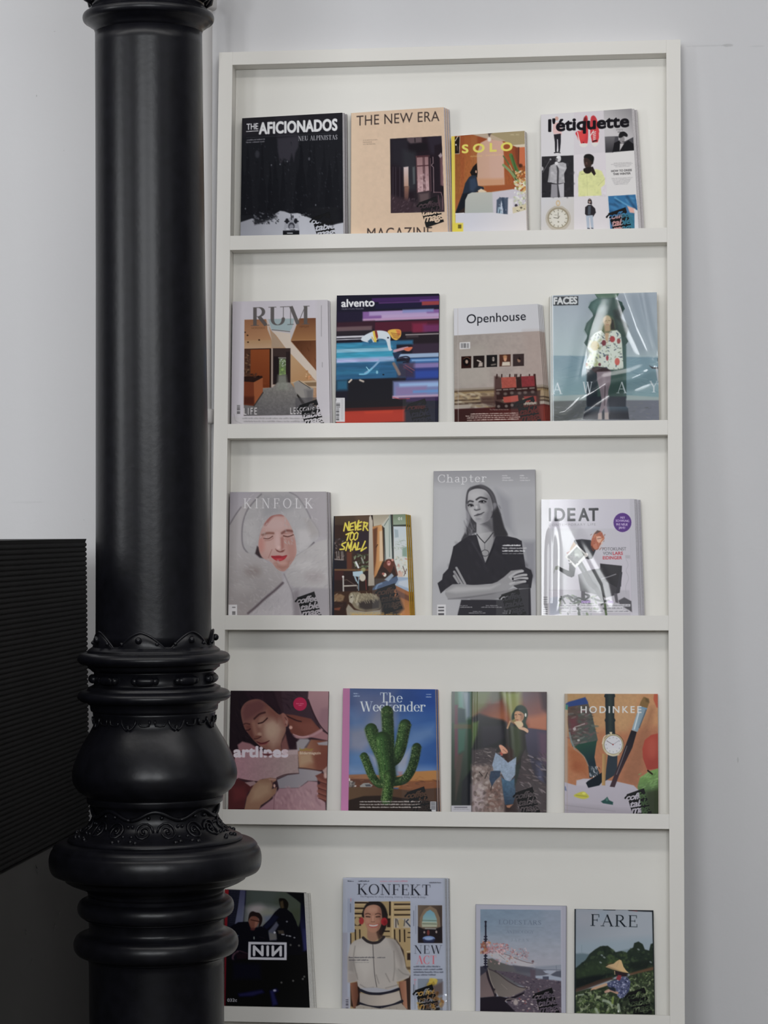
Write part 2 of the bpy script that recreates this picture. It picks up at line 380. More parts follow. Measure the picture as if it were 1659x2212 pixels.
for i in range(nr):
    z0 = far_t.z-0.008-i*(hz-0.008)/nr; pp = (hz-0.008)/nr
    for k, dp in ((0, 0.0032), (.16, 0.0010), (.34, 0.0), (.58, 0.0), (.78, 0.0010), (.94, .0032)):
        a.append((z0-k*pp, dp))
a = [(far_t.z, 0.0)] + a + [(far_b.z, 0.0045)]
va = [bm.verts.new(cabp(0, z, d)) for z, d in a]; vb = [bm.verts.new(cabp(Lc, z, d)) for z, d in a]
vc = [bm.verts.new(cabp(0, z, .024)) for z, d in a]; vd = [bm.verts.new(cabp(Lc, z, .024)) for z, d in a]
for i in range(len(a)-1):
    bm.faces.new((va[i], va[i+1], vb[i+1], vb[i])); bm.faces.new((va[i+1], va[i], vc[i], vc[i+1])); bm.faces.new((vb[i], vb[i+1], vd[i+1], vd[i]))
    bm.faces.new((vc[i], vd[i], vd[i+1], vc[i+1]))
bm.faces.new((va[0], vb[0], vd[0], vc[0])); bm.faces.new((va[-1], vc[-1], vd[-1], vb[-1]))
bmesh.ops.recalc_face_normals(bm, faces=bm.faces); obj('ribbed_panel', bm, M_RIB, cab)
def cbox(name, s0, s1, z0, z1, d0, d1, m, bev=.002):
    bm = bmesh.new(); box(bm, s0, s1, d0, d1, z0, z1, lambda s, d, z: cabp(s, z, d)); bevel(bm, bev); return obj(name, bm, m, cab)
cbox('body', 0.002, Lc-.002, far_b.z-.004, far_t.z-.012, .0244, .70, M_BLK)
cbox('top_board', 0.0, Lc, far_t.z-.0116, far_t.z, .0246, .715, M_BLK)
M_SCUFF = mat('pale_scuff', (0.05, 0.048, 0.046), 0.7)
bm = bmesh.new(); box(bm, -0.11, Lc-.02, 0.004, .68, 0.004, far_b.z-.0046, lambda s, d, z: cabp(s, z, d)); bevel(bm, .002)
nf = len(bm.faces)
for (xa, ya), (xb, yb) in (((77, 1868), (81, 1890)), ((130, 1967), (126, 1978)), ((119, 1992), (117, 2010)), ((70, 2070), (67, 2086)), ((54, 2005), (57, 2020))):
    pts = []
    for t in (0, .35, .7, 1):
        px = xa+(xb-xa)*t + (1.2 if t == .35 else 0); py = ya+(yb-ya)*t
        d = ray(px, py); n = np.array([side[0], side[1], 0]); P0 = np.array(cabp(0, 0.6, .0037))+CL
        k = ((P0-CAM) @ n)/(d @ n); pts.append(Vector(CAM+d*k-CL))
    tube(bm, pts, [.0002, .0009, .0009, .0002], 6)
bm.faces.ensure_lookup_table()
for f_ in list(bm.faces)[nf:]: f_.material_index = 1
o = obj('plinth', bm, M_BLK, cab); o.data.materials.append(M_SCUFF)
# ------------------------------------------------------------------ printing the magazine covers
# Every cover picture is drawn from shapes into a fine colour grid that becomes the cover mesh's own colours.
RES = 1.25
TXT = {}
def glyphs(s, bold=0.0, space=1.0):
    k = (s, bold, space)
    if k in TXT: return TXT[k]
    cu = bpy.data.curves.new('t', 'FONT'); cu.body = s; cu.offset = bold; cu.space_character = space; cu.resolution_u = 4
    o = bpy.data.objects.new('t', cu); COL.objects.link(o); bpy.context.view_layer.update()
    me = bpy.data.meshes.new_from_object(o.evaluated_get(bpy.context.evaluated_depsgraph_get()))
    me.calc_loop_triangles()
    v = np.empty(len(me.vertices)*3); me.vertices.foreach_get('co', v); v = v.reshape(-1, 3)[:, :2]
    t = np.empty(len(me.loop_triangles)*3, int); me.loop_triangles.foreach_get('vertices', t)
    r = v[t].reshape(-1, 3, 2)
    bpy.data.objects.remove(o); bpy.data.curves.remove(cu); bpy.data.meshes.remove(me)
    TXT[k] = r; return r
CAPH = None
def vnoise(h, w, cell, rng, cellx=None):
    cx_, cy_ = (cellx or cell), cell
    gh, gw = int(h/cy_)+3, int(w/cx_)+3
    g = rng.random((gh, gw)); y = np.arange(h)/cy_; x = np.arange(w)/cx_
    yi, xi = y.astype(int), x.astype(int); fy, fx = y-yi, x-xi
    fy = (fy*fy*(3-2*fy))[:, None]; fx = (fx*fx*(3-2*fx))[None]
    a = g[yi][:, xi]; b = g[yi][:, xi+1]; c = g[yi+1][:, xi]; d = g[yi+1][:, xi+1]
    return (a*(1-fx)+b*fx)*(1-fy)+(c*(1-fx)+d*fx)*fy
def catmull(pts, n=6, closed=True):
    P = np.array(pts, float); m = len(P); out = []
    for i in range(m if closed else m-1):
        if closed: p0, p1, p2, p3 = P[i-1], P[i], P[(i+1) % m], P[(i+2) % m]
        else: p0, p1, p2, p3 = P[max(i-1, 0)], P[i], P[i+1], P[min(i+2, m-1)]
        for k in range(n):
            t = k/n
            out.append(.5*((2*p1)+(-p0+p2)*t+(2*p0-5*p1+4*p2-p3)*t*t+(-p0+3*p1-3*p2+p3)*t**3))
    if not closed: out.append(P[-1])
    return np.array(out)
class Cover:
    """Drawing surface for one cover; drawing coordinates are units of 1/sc photo pixels from (ox, oy)."""
    def __init__(s, ox, oy, sc, quad, bg, res=RES):
        s.ox, s.oy, s.sc, s.res = ox, oy, sc, res
        s.quad = np.array(quad, float)                      # TL TR BR BL in drawing units
        s.px = s.quad/sc + np.array([ox, oy])
        lo = s.quad.min(0)-8*sc/5; hi = s.quad.max(0)+np.array([8*sc/5, 34*sc])
        s.lo = lo; s.k = res/sc
        s.w, s.h = [int(v)+2 for v in (hi-lo)*s.k]
        s.a = np.empty((s.h, s.w, 3)); s.a[:] = hexc(bg)
        s.m = None; s.sl = (quad[1][1]-quad[0][1])/(quad[1][0]-quad[0][0])
    def P(s, pts): return (np.asarray(pts, float).reshape(-1, 2)-s.lo)*s.k
    def win(s, p, pad):
        x0, y0 = np.floor(p.min(0)-pad).astype(int); x1, y1 = np.ceil(p.max(0)+pad).astype(int)+1
        x0, y0 = max(x0, 0), max(y0, 0); x1, y1 = min(x1, s.w), min(y1, s.h)
        if x1 <= x0 or y1 <= y0: return None
        return x0, y0, x1, y1
    def col(s, c, X, Y):
        if isinstance(c, str): return hexc(c)
        c0, c1, ax, ay, bx, by = c
        p = s.P([(ax, ay), (bx, by)]); d = p[1]-p[0]
        t = np.clip(((X-p[0][0])*d[0]+(Y-p[0][1])*d[1])/(d@d), 0, 1)[..., None]
        return hexc(c0)*(1-t)+hexc(c1)*t
    def put(s, wn, al, c):
        x0, y0, x1, y1 = wn
        if s.m is not None: al = al*s.m[y0:y1, x0:x1]
        Y, X = np.mgrid[y0:y1, x0:x1]
        al = al[..., None]; v = s.a[y0:y1, x0:x1]; v[:] = v*(1-al)+s.col(c, X, Y)*al
    def sdf(s, p, wn, closed=True):
        x0, y0, x1, y1 = wn; Y, X = np.mgrid[y0:y1, x0:x1].astype(float)
        n = len(p); d = np.full(X.shape, 1e9); ins = np.zeros(X.shape, bool)
        for i in range(n if closed else n-1):
            a, b = p[i], p[(i+1) % n]; e = b-a; L = e@e
            t = np.clip(((X-a[0])*e[0]+(Y-a[1])*e[1])/(L if L > 0 else 1), 0, 1)
            d = np.minimum(d, (X-a[0]-t*e[0])**2+(Y-a[1]-t*e[1])**2)
            if closed:
                c = (a[1] > Y) != (b[1] > Y)
                if c.any() and e[1] != 0: ins ^= c & (X < a[0]+(Y-a[1])*e[0]/e[1])
        d = np.sqrt(d); return np.where(ins, -d, d) if closed else d
    def pg(s, pts, c, f=1.0, a=1.0, sm=0):
        pts = np.asarray(pts, float).reshape(-1, 2)
        if sm: pts = catmull(pts, 5)
        p = s.P(pts); f = max(1.0, 1.9*f*s.k); wn = s.win(p, f+1)
        if wn is None: return
        s.put(wn, np.clip(.5-s.sdf(p, wn)/f, 0, 1)*a, c)
    def rc(s, x0, y0, x1, y1, c, f=1.0, a=1.0, sl=None):
        sl = s.sl if sl is None else sl; d = (x1-x0)*sl
        s.pg([(x0, y0), (x1, y0+d), (x1, y1+d), (x0, y1)], c, f, a)
    def el(s, cx, cy, rx, ry, c, f=1.0, a=1.0, rot=0):
        t = np.linspace(0, 2*math.pi, 25)[:-1]; r = math.radians(rot)
        x, y = rx*np.cos(t), ry*np.sin(t)
        s.pg(np.stack([cx+x*math.cos(r)-y*math.sin(r), cy+x*math.sin(r)+y*math.cos(r)], -1), c, f, a)
    def ln(s, pts, w, c, f=1.0, a=1.0, sm=0):
        pts = np.asarray(pts, float).reshape(-1, 2)
        if sm: pts = catmull(pts, 6, False)
        p = s.P(pts); f = max(1.0, 1.9*f*s.k); wp = w*s.k; wn = s.win(p, wp/2+f+1)
        if wn is None: return
        s.put(wn, np.clip(.5-(s.sdf(p, wn, False)-wp/2)/f, 0, 1)*min(1, wp/.9)*a, c)
    def mask(s, pts, f=1.0, sm=0):
        if pts is None: s.m = None; return
        pts = np.asarray(pts, float).reshape(-1, 2)
        if sm: pts = catmull(pts, 5)
        p = s.P(pts); s.m = np.clip(.5-s.sdf(p, (0, 0, s.w, s.h))/max(1.0, f*s.k), 0, 1)
    def nz(s, x0, y0, x1, y1, amp, cell, seed=1, cellx=None, tint=None, thr=None):
        wn = s.win(s.P([(x0, y0), (x1, y1)]), 0)
        if wn is None: return
        rng = np.random.default_rng(seed); h, w = wn[3]-wn[1], wn[2]-wn[0]
        cl = max(cell*s.k, 1.0); cxx = max((cellx or cell)*s.k, 1.0)
        n = vnoise(h, w, cl, rng, cxx)*.6+vnoise(h, w, max(cl/2.3, 1), rng, max(cxx/2.3, 1))*.4
        v = s.a[wn[1]:wn[3], wn[0]:wn[2]]
        if tint is None:
            k = 1+(n-.5)[..., None]*2*amp
            if s.m is not None: k = 1+(k-1)*s.m[wn[1]:wn[3], wn[0]:wn[2], None]
            v *= k
        else:
            t = .55 if thr is None else thr
            s.put(wn, np.clip((n-t)/.12, 0, 1)*amp, tint)
    def dabs(s, x0, y0, x1, y1, n, cols, sz, asp=2.0, rot=None, seed=1, a=.8, f=1.0, poly=None):
        rng = random.Random(seed)
        inside = None
        if poly is not None:
            pl = np.array(poly, float).reshape(-1, 2)
            def inside(x, y):
                r = False
                for i in range(len(pl)):
                    ax, ay = pl[i-1]; bx, by = pl[i]
                    if (ay > y) != (by > y) and x < ax+(y-ay)*(bx-ax)/(by-ay): r = not r
                return r
        for _ in range(n):
            x, y = rng.uniform(x0, x1), rng.uniform(y0, y1)
            if inside and not inside(x, y): continue
            r = rng.uniform(*sz); ro = rng.uniform(0, 180) if rot is None else rot+rng.uniform(-25, 25)
            s.el(x, y, r, r/asp, rng.choice(cols), f, a*rng.uniform(.6, 1), ro)
    def tx(s, t, x, y, w, h, c, sl=None, bold=0.0, shear=0.0, a=1.0, space=1.0, vert=0, over=None):
        """text: left end x on baseline y, total width w, capital height h, baseline slope sl"""
        global CAPH
        if CAPH is None: CAPH = np.ptp(glyphs('H')[..., 1])
        g = glyphs(t, 0.0, space); sl = s.sl if sl is None else sl
        gx = (g[..., 0]-g[..., 0].min())/np.ptp(g[..., 0])*w; gy = g[..., 1]/CAPH*h
        gx = gx+gy*shear
        X, Y = (x+gx, y-gy+gx*sl) if not vert else ((x+gy, y+gx) if vert == 1 else (x-gy, y-gx))
        T = np.stack([X, Y], -1)
        if bold > 0:
            b = bold*h; n = 12 if b*s.k > 1 else 6
            T = np.concatenate([T]+[T+np.array([math.cos(q), math.sin(q)])*b for q in np.arange(n)*2*math.pi/n])
        s.tri(T, c, a)
    def tri(s, T, c, a=1.0, ret=False):
        SS = 4; p = (T-s.lo)*s.k; wn = s.win(p.reshape(-1, 2), 1)
        if wn is None: return
        x0, y0, x1, y1 = wn; m = np.zeros(((y1-y0)*SS, (x1-x0)*SS), bool)
        q = (p-np.array([x0, y0])+.5)*SS-.5
        for (ax, ay), (bx, by), (cx_, cy_) in q:
            i0, i1 = max(int(min(ax, bx, cx_)), 0), min(int(max(ax, bx, cx_))+2, m.shape[1])
            j0, j1 = max(int(min(ay, by, cy_)), 0), min(int(max(ay, by, cy_))+2, m.shape[0])
            if i1 <= i0 or j1 <= j0: continue
            Y, X = np.mgrid[j0:j1, i0:i1]
            d0 = (bx-ax)*(Y-ay)-(by-ay)*(X-ax); d1 = (cx_-bx)*(Y-by)-(cy_-by)*(X-bx); d2 = (ax-cx_)*(Y-cy_)-(ay-cy_)*(X-cx_)
            m[j0:j1, i0:i1] |= ((d0 >= 0) & (d1 >= 0) & (d2 >= 0)) | ((d0 <= 0) & (d1 <= 0) & (d2 <= 0))
        al = m.reshape(y1-y0, SS, x1-x0, SS).mean((1, 3))
        if ret: return wn, al
        s.put(wn, al*a, c)
    def greek(s, x, y, w, h, c, seed=1, a=.7, sl=None, n=None):
        """a line of text too small to read: word-long broken strokes"""
        rng = random.Random(seed); sl = s.sl if sl is None else sl; cx_ = x
        while cx_ < x+w:
            L = min(rng.uniform(1.6, 6)*h, x+w-cx_); p = cx_
            while p < cx_+L:
                q = min(p+rng.uniform(.35, .6)*h, cx_+L); hh = h*rng.choice((.7, .7, 1.0, .8))
                s.ln([(p, y+(p-x)*sl-hh*.5), (q-.1*h, y+(q-x)*sl-hh*.5)], hh*.8, c, 1.0, a*rng.uniform(.5, 1)); p = q
            cx_ += L+.6*h
    def serif(s, t, x, y, w, h, c, T=.16, th=.045, sl=None, gap=.16, slab=0.0, a=1.0, serif=.09, shear=0.0):
        """Roman letters drawn from thick and thin strokes with hairline serifs"""
        sl = s.sl if sl is None else sl; pens = []; ox = 0
        for ch in t:
            if ch == ' ': ox += .45; continue
            gw, st = SERIF[ch]
            for e in st:
                if e[0] == 'l': pens.append(([(ox+e[1], e[2]), (ox+e[3], e[4])], [T*e[5] if e[5] > .3 else th]*2, e[5] > .3))
                elif e[0] == 'c':
                    n = 22; P_, W_ = [], []
                    for i in range(n+1):
                        an = math.radians(e[5]+(e[6]-e[5])*i/n)
                        P_.append((ox+e[1]+e[3]*math.cos(an), e[2]+e[4]*math.sin(an))); W_.append(th+(T*.95-th)*abs(math.cos(an))**1.4)
                    pens.append((P_, W_, True))
                elif e[0] == 'f':
                    sw = serif*(e[3] if len(e) > 3 else 1)
                    pens.append(([(ox+e[1]-T*.5-sw, e[2]), (ox+e[1]+T*.5+sw, e[2])], [max(th, slab)]*2, True))
                elif e[0] == 'v':
                    pens.append(([(ox+e[1], e[2]), (ox+e[1], e[3])], [max(th, slab)*1.1]*2, True))
                elif e[0] == 'd': pens.append(([(ox+e[1], e[2]), (ox+e[1]+.001, e[2])], [T*1.05]*2, True))
            ox += gw+gap
        tot = ox-gap
        def mp(p):
            X = x+(p[0]/tot)*w+p[1]*h*shear; return (X, y-p[1]*h+(X-x)*sl)
        allp = [mp(p) for P_, W_, _ in pens for p in P_]; p = s.P(allp); wn = s.win(p, h*.2*s.k+2)
        if wn is None: return
        x0, y0, x1, y1 = wn; al = np.zeros((y1-y0, x1-x0)); Y, X = np.mgrid[y0:y1, x0:x1].astype(float)
        for P_, W_, butt in pens:
            q = s.P([mp(v) for v in P_])
            for i in range(len(q)-1):
                A_, B_ = q[i], q[i+1]; e = B_-A_; L = e@e
                wa, wb = W_[i]*h*s.k, W_[i+1]*h*s.k; mx = max(wa, wb)/2+2
                i0, i1 = max(int(min(A_[0], B_[0])-mx)-x0, 0), int(max(A_[0], B_[0])+mx)+2-x0
                j0, j1 = max(int(min(A_[1], B_[1])-mx)-y0, 0), int(max(A_[1], B_[1])+mx)+2-y0
                xx, yy = X[j0:j1, i0:i1], Y[j0:j1, i0:i1]
                if xx.size == 0: continue
                tt = ((xx-A_[0])*e[0]+(yy-A_[1])*e[1])/max(L, 1e-6); tc = np.clip(tt, 0, 1)
                d = np.sqrt((xx-A_[0]-tc*e[0])**2+(yy-A_[1]-tc*e[1])**2); ww = wa+(wb-wa)*tc
                v = np.clip(.5-(d-ww/2), 0, 1)*np.minimum(1, ww/.95)
                if len(P_) == 2 and butt and L > 4:      # square ends
                    over = np.maximum(-tt, tt-1)*math.sqrt(L); v = v*np.clip(.9-over, 0, 1)
                al[j0:j1, i0:i1] = np.maximum(al[j0:j1, i0:i1], v)
        s.put(wn, al*a, c)
    def bars(s, x, y, w, h, c='#222222', bgc='#d8d8d8', vert=False, n=14, seed=3, pad=.12):
        s.rc(x, y, x+w, y+h, bgc); rng = random.Random(seed)
        p = pad
        while p < 1-pad:
            q = p+rng.uniform(.5, 1.8)/n*.8
            if vert: s.rc(x+w*pad, y+h*p, x+w*(1-pad*1.6), y+h*min(q, 1-pad), c, .8, .85)
            else: s.rc(x+w*p, y+h*pad, x+w*min(q, 1-pad), y+h*(1-pad*1.5), c, .8, .85)
            p = q+rng.uniform(.4, 1.2)/n
    def sample(s, U, V):
        """colour at cover coordinates (U to the right, V down, V may pass 1)"""
        q = s.quad; p = (q[0]*((1-U)*(1-V))[..., None]+q[1]*(U*(1-V))[..., None]+q[2]*(U*V)[..., None]+q[3]*((1-U)*V)[..., None])
        g = (p-s.lo)*s.k; x = np.clip(g[..., 0], 0, s.w-1.001); y = np.clip(g[..., 1], 0, s.h-1.001)
        xi, yi = x.astype(int), y.astype(int); fx, fy = (x-xi)[..., None], (y-yi)[..., None]; A_ = s.a
        return (A_[yi, xi]*(1-fx)+A_[yi, xi+1]*fx)*(1-fy)+(A_[yi+1, xi]*(1-fx)+A_[yi+1, xi+1]*fx)*fy
SERIF = {
 'A': (.78, [('l', .08, 0, .39, 1, .1), ('l', .39, 1, .70, 0, 1), ('l', .19, .36, .59, .36, .1), ('f', .07, 0, .7), ('f', .70, 0, .7)]),
 'C': (.74, [('c', .42, .5, .37, .5, 50, 310), ('v', .68, .68, .98), ('v', .68, .04, .30)]),
 'D': (.80, [('l', .14, 0, .14, 1, 1), ('c', .30, .5, .44, .5, -90, 90), ('l', .06, 1, .32, 1, .1), ('l', .06, 0, .32, 0, .1)]),
 'E': (.64, [('l', .14, 0, .14, 1, 1), ('l', .05, 1, .58, 1, .1), ('l', .14, .52, .46, .52, .1), ('l', .05, 0, .62, 0, .1), ('v', .58, .78, 1), ('v', .61, 0, .24), ('v', .46, .42, .62)]),
 'F': (.60, [('l', .14, 0, .14, 1, 1), ('l', .05, 1, .57, 1, .1), ('l', .14, .5, .45, .5, .1), ('v', .57, .76, 1), ('v', .45, .4, .6), ('f', .14, 0)]),
 'G': (.80, [('c', .42, .5, .37, .5, 50, 310), ('v', .68, .68, .98), ('l', .68, .04, .68, .42, 1), ('f', .66, .42)]),
 'H': (.84, [('l', .14, 0, .14, 1, 1), ('l', .70, 0, .70, 1, 1), ('l', .14, .52, .70, .52, .1), ('f', .14, 0), ('f', .14, 1), ('f', .70, 0), ('f', .70, 1)]),
 'I': (.30, [('l', .15, 0, .15, 1, 1), ('f', .15, 0), ('f', .15, 1)]),
 'J': (.44, [('l', .28, .2, .28, 1, 1), ('c', .14, .18, .14, .2, 200, 360), ('f', .28, 1)]),
 'K': (.80, [('l', .14, 0, .14, 1, 1), ('l', .14, .40, .64, 1, .1), ('l', .30, .58, .70, 0, 1), ('f', .14, 0), ('f', .14, 1), ('f', .64, 1, .8), ('f', .70, 0, .8)]),
 'L': (.62, [('l', .14, 0, .14, 1, 1), ('l', .05, 0, .60, 0, .1), ('v', .59, 0, .26), ('f', .14, 1)]),
 'M': (1.0, [('l', .12, 0, .12, 1, .1), ('l', .14, 1, .48, .02, 1), ('l', .48, .02, .84, 1, .1), ('l', .86, 0, .86, 1, 1), ('f', .12, 0, .6), ('f', .08, 1, .5), ('f', .86, 0), ('f', .90, 1, .5)]),
 'N': (.82, [('l', .12, 0, .12, 1, .1), ('l', .14, 1, .70, 0, 1), ('l', .70, 0, .70, 1, .1), ('f', .12, 0, .6), ('f', .07, 1, .4), ('f', .70, 1, .6)]),
 'O': (.86, [('c', .43, .5, .38, .5, 0, 360)]),
 'P': (.62, [('l', .14, 0, .14, 1, 1), ('c', .30, .74, .26, .26, -90, 90), ('l', .06, 1, .32, 1, .1), ('l', .14, .48, .32, .48, .1), ('f', .14, 0)]),
 'R': (.76, [('l', .14, 0, .14, 1, 1), ('c', .30, .75, .26, .25, -90, 90), ('l', .06, 1, .32, 1, .1), ('l', .14, .5, .32, .5, .1), ('l', .34, .5, .68, 0, 1), ('f', .14, 0), ('f', .72, 0, .4)]),
 'S': (.56, [('c', .28, .74, .2, .26, 30, 180), ('l', .10, .68, .46, .32, 1), ('c', .28, .26, .2, .26, -150, 0), ('v', .47, .74, .98), ('v', .09, .02, .26)]),
 'T': (.72, [('l', .36, 0, .36, 1, 1), ('l', .05, 1, .67, 1, .1), ('v', .05, .76, 1), ('v', .67, .76, 1), ('f', .36, 0)]),
 'U': (.82, [('l', .14, .3, .14, 1, 1), ('l', .68, .3, .68, 1, .1), ('c', .41, .32, .27, .32, 180, 360), ('f', .14, 1), ('f', .68, 1, .6)]),
 'W': (1.12, [('l', .08, 1, .34, 0, 1), ('l', .34, 0, .56, 1, .1), ('l', .54, 1, .80, 0, 1), ('l', .80, 0, 1.04, 1, .1), ('f', .08, 1, .6), ('f', .54, 1, .5), ('f', 1.04, 1, .5)]),
 'Y': (.74, [('l', .06, 1, .37, .45, 1), ('l', .37, .45, .68, 1, .1), ('l', .37, 0, .37, .48, 1), ('f', .06, 1, .5), ('f', .68, 1, .5), ('f', .37, 0)]),
 'a': (.52, [('c', .24, .47, .17, .2, 0, 150), ('l', .40, .04, .40, .5, 1), ('c', .22, .16, .16, .16, 60, 300), ('l', .22, .32, .40, .36, .1), ('f', .46, .02, .4)]),
 'd': (.60, [('l', .46, 0, .46, 1.0, 1), ('c', .26, .33, .2, .33, 60, 300), ('f', .40, 1.0, .4), ('f', .52, 0, .4)]),
 'e': (.52, [('c', .27, .33, .22, .33, 10, 320), ('l', .06, .38, .46, .38, .1)]),
 'h': (.64, [('l', .12, 0, .12, 1.0, 1), ('c', .32, .42, .18, .25, 0, 160), ('l', .50, 0, .50, .44, 1), ('f', .12, 0), ('f', .50, 0), ('f', .08, 1.0, .4)]),
 'k': (.64, [('l', .12, 0, .12, 1.0, 1), ('l', .12, .26, .48, .64, .1), ('l', .26, .42, .54, 0, 1), ('f', .12, 0), ('f', .08, 1.0, .4), ('f', .48, .64, .6), ('f', .54, 0, .6)]),
 'n': (.64, [('l', .12, 0, .12, .66, 1), ('c', .32, .42, .18, .25, 0, 160), ('l', .50, 0, .50, .44, 1), ('f', .12, 0), ('f', .50, 0), ('f', .08, .66, .4)]),
 'p': (.60, [('l', .12, -.3, .12, .66, 1), ('c', .32, .33, .2, .33, -120, 120), ('f', .12, -.3), ('f', .08, .66, .4)]),
 'r': (.48, [('l', .12, 0, .12, .66, 1), ('c', .32, .44, .18, .23, 40, 160), ('f', .12, 0), ('d', .42, .56), ('f', .08, .66, .4)]),
 't': (.42, [('l', .18, .14, .18, .92, 1), ('l', .02, .64, .38, .64, .1), ('c', .30, .16, .12, .16, 180, 330)]),
}
COVERS = {}
def cover(fn):
    COVERS[fn.__name__] = fn; return fn
# ------------------------------------------------------------------ cover pictures, upper two shelves
@cover
def forest():
    c = Cover(505, 230, 6.381, [(115, 162), (1497, 85), (1510, 1762), (92, 1775)], '#1c1d22'); sl = c.sl
    c.pg([(80, 100), (1520, 60), (1520, 330), (80, 420)], '#262429', 40, .8)
    c.pg([(600, 440), (900, 400), (890, 560), (850, 640), (830, 760), (800, 650), (770, 760), (700, 720), (640, 790), (610, 620)], '#35333b', 14)
    c.pg([(560, 100), (900, 90), (880, 420), (600, 440)], '#2c2a31', 30, .8)
    rg = random.Random(4)
    for i in range(16):
        x = 120+i*92+rg.uniform(-30, 30); top = rg.uniform(420, 760) if not 600 < x < 880 else rg.uniform(680, 820); w = rg.uniform(50, 95)
        pts = [(x, top)]
        for k in range(1, 9): pts.append((x+w*k/8*rg.uniform(.7, 1.3), top+k*(1500-top)/8))
        for k in range(8, 0, -1): pts.append((x-w*k/8*rg.uniform(.7, 1.3), top+k*(1500-top)/8))
        c.pg(pts, rg.choice(['#131419', '#16171c', '#1a1b20']), 6, .8)
    c.dabs(110, 500, 1490, 1480, 260, ['#2b2c32', '#32333a', '#0f1014', '#24252b', '#3c3d45'], (5, 20), 1.8, 60, 5, .5, 3)
    c.el(325, 660, 30, 50, '#44444c', 14, .6); c.el(1040, 725, 14, 22, '#5a5a62', 5, .7)
    for x, y in ((1130, 1360), (520, 810), (160, 1410), (640, 800), (740, 760)): c.el(x, y, 9, 12, '#85868e', 4, .6)
    c.pg([(80, 1600), (250, 1545), (420, 1560), (560, 1490), (640, 1440), (700, 1448), (780, 1478), (880, 1470), (1000, 1505), (1120, 1570), (1300, 1640), (1520, 1600), (1520, 2000), (80, 2000)], ('#8f9099', '#b4b5bd', 100, 1600, 900, 1600), 8, 1)
    c.pg([(420, 1600), (640, 1520), (760, 1500), (720, 1700), (400, 1740)], '#a7a8b1', 30, .5)
    c.pg([(270, 1500), (520, 1430), (600, 1520), (420, 1600), (290, 1630)], '#1b1c21', 16, .9); c.dabs(260, 1460, 620, 1620, 60, ['#17181d', '#4a4b53', '#70717a'], (8, 20), 1.6, 30, 8, .8, 3)
    c.pg([(1030, 1440), (1500, 1405), (1512, 1560), (1360, 1640), (1150, 1570), (960, 1500)], '#15161b', 14, 1)
    c.ln([(940, 1480), (1030, 1510)], 22, '#15161b', 8); c.dabs(900, 1470, 1060, 1530, 20, ['#1c1d22', '#8a8b93'], (5, 14), 1.5, 10, 3, .8, 2)
    c.pg([(680, 1720), (690, 1700), (715, 1540), (880, 1540), (905, 1700), (905, 1780), (680, 1780)], '#9a9ba4', 6)
    c.rc(678, 1712, 905, 1790, '#17181d', 4, 1, -.01); c.rc(735, 1740, 815, 1752, '#cfd0d6', 3, .8, 0)
    c.el(735, 1580, 24, 36, '#202127', 5); c.el(855, 1580, 24, 36, '#202127', 5); c.ln([(705, 1585), (890, 1585)], 16, '#1c1d23', 4)
    c.rc(770, 1530, 830, 1640, '#8d8e97', 6, 1, 0); c.el(797, 1650, 44, 52, '#3a3b43', 6); c.el(797, 1660, 30, 34, '#82838c', 6); c.ln([(770, 1690), (840, 1700)], 16, '#22232a', 4)
    c.ln([(797, 1560), (792, 1490)], 12, '#22232a', 3); c.el(815, 1520, 14, 20, '#4a4b52', 4); c.ln([(730, 1690), (880, 1690)], 10, '#c5c6cd', 3)
    c.tx('THE', 178, 322, 158, 82, '#d8d5da', sl, .022); c.ln([(174, 347), (337, 336)], 9, '#d8d5da')
    c.tx('AFICIONADOS', 352, 380, 1070, 152, '#d9d6db', -.050, .055, 0, 1, 1.04)
    c.ln([(175, 432), (1420, 366)], 4, '#6d6a72', 1, .5)
    c.serif('NEU ALPINISTAS', 893, 474, 535, 62, '#c4c1c8', .12, .06, -.037)
    c.greek(175, 476, 250, 22, '#8d8a92', 2, .5); c.greek(175, 508, 245, 24, '#8d8a92', 3, .5)
    return c
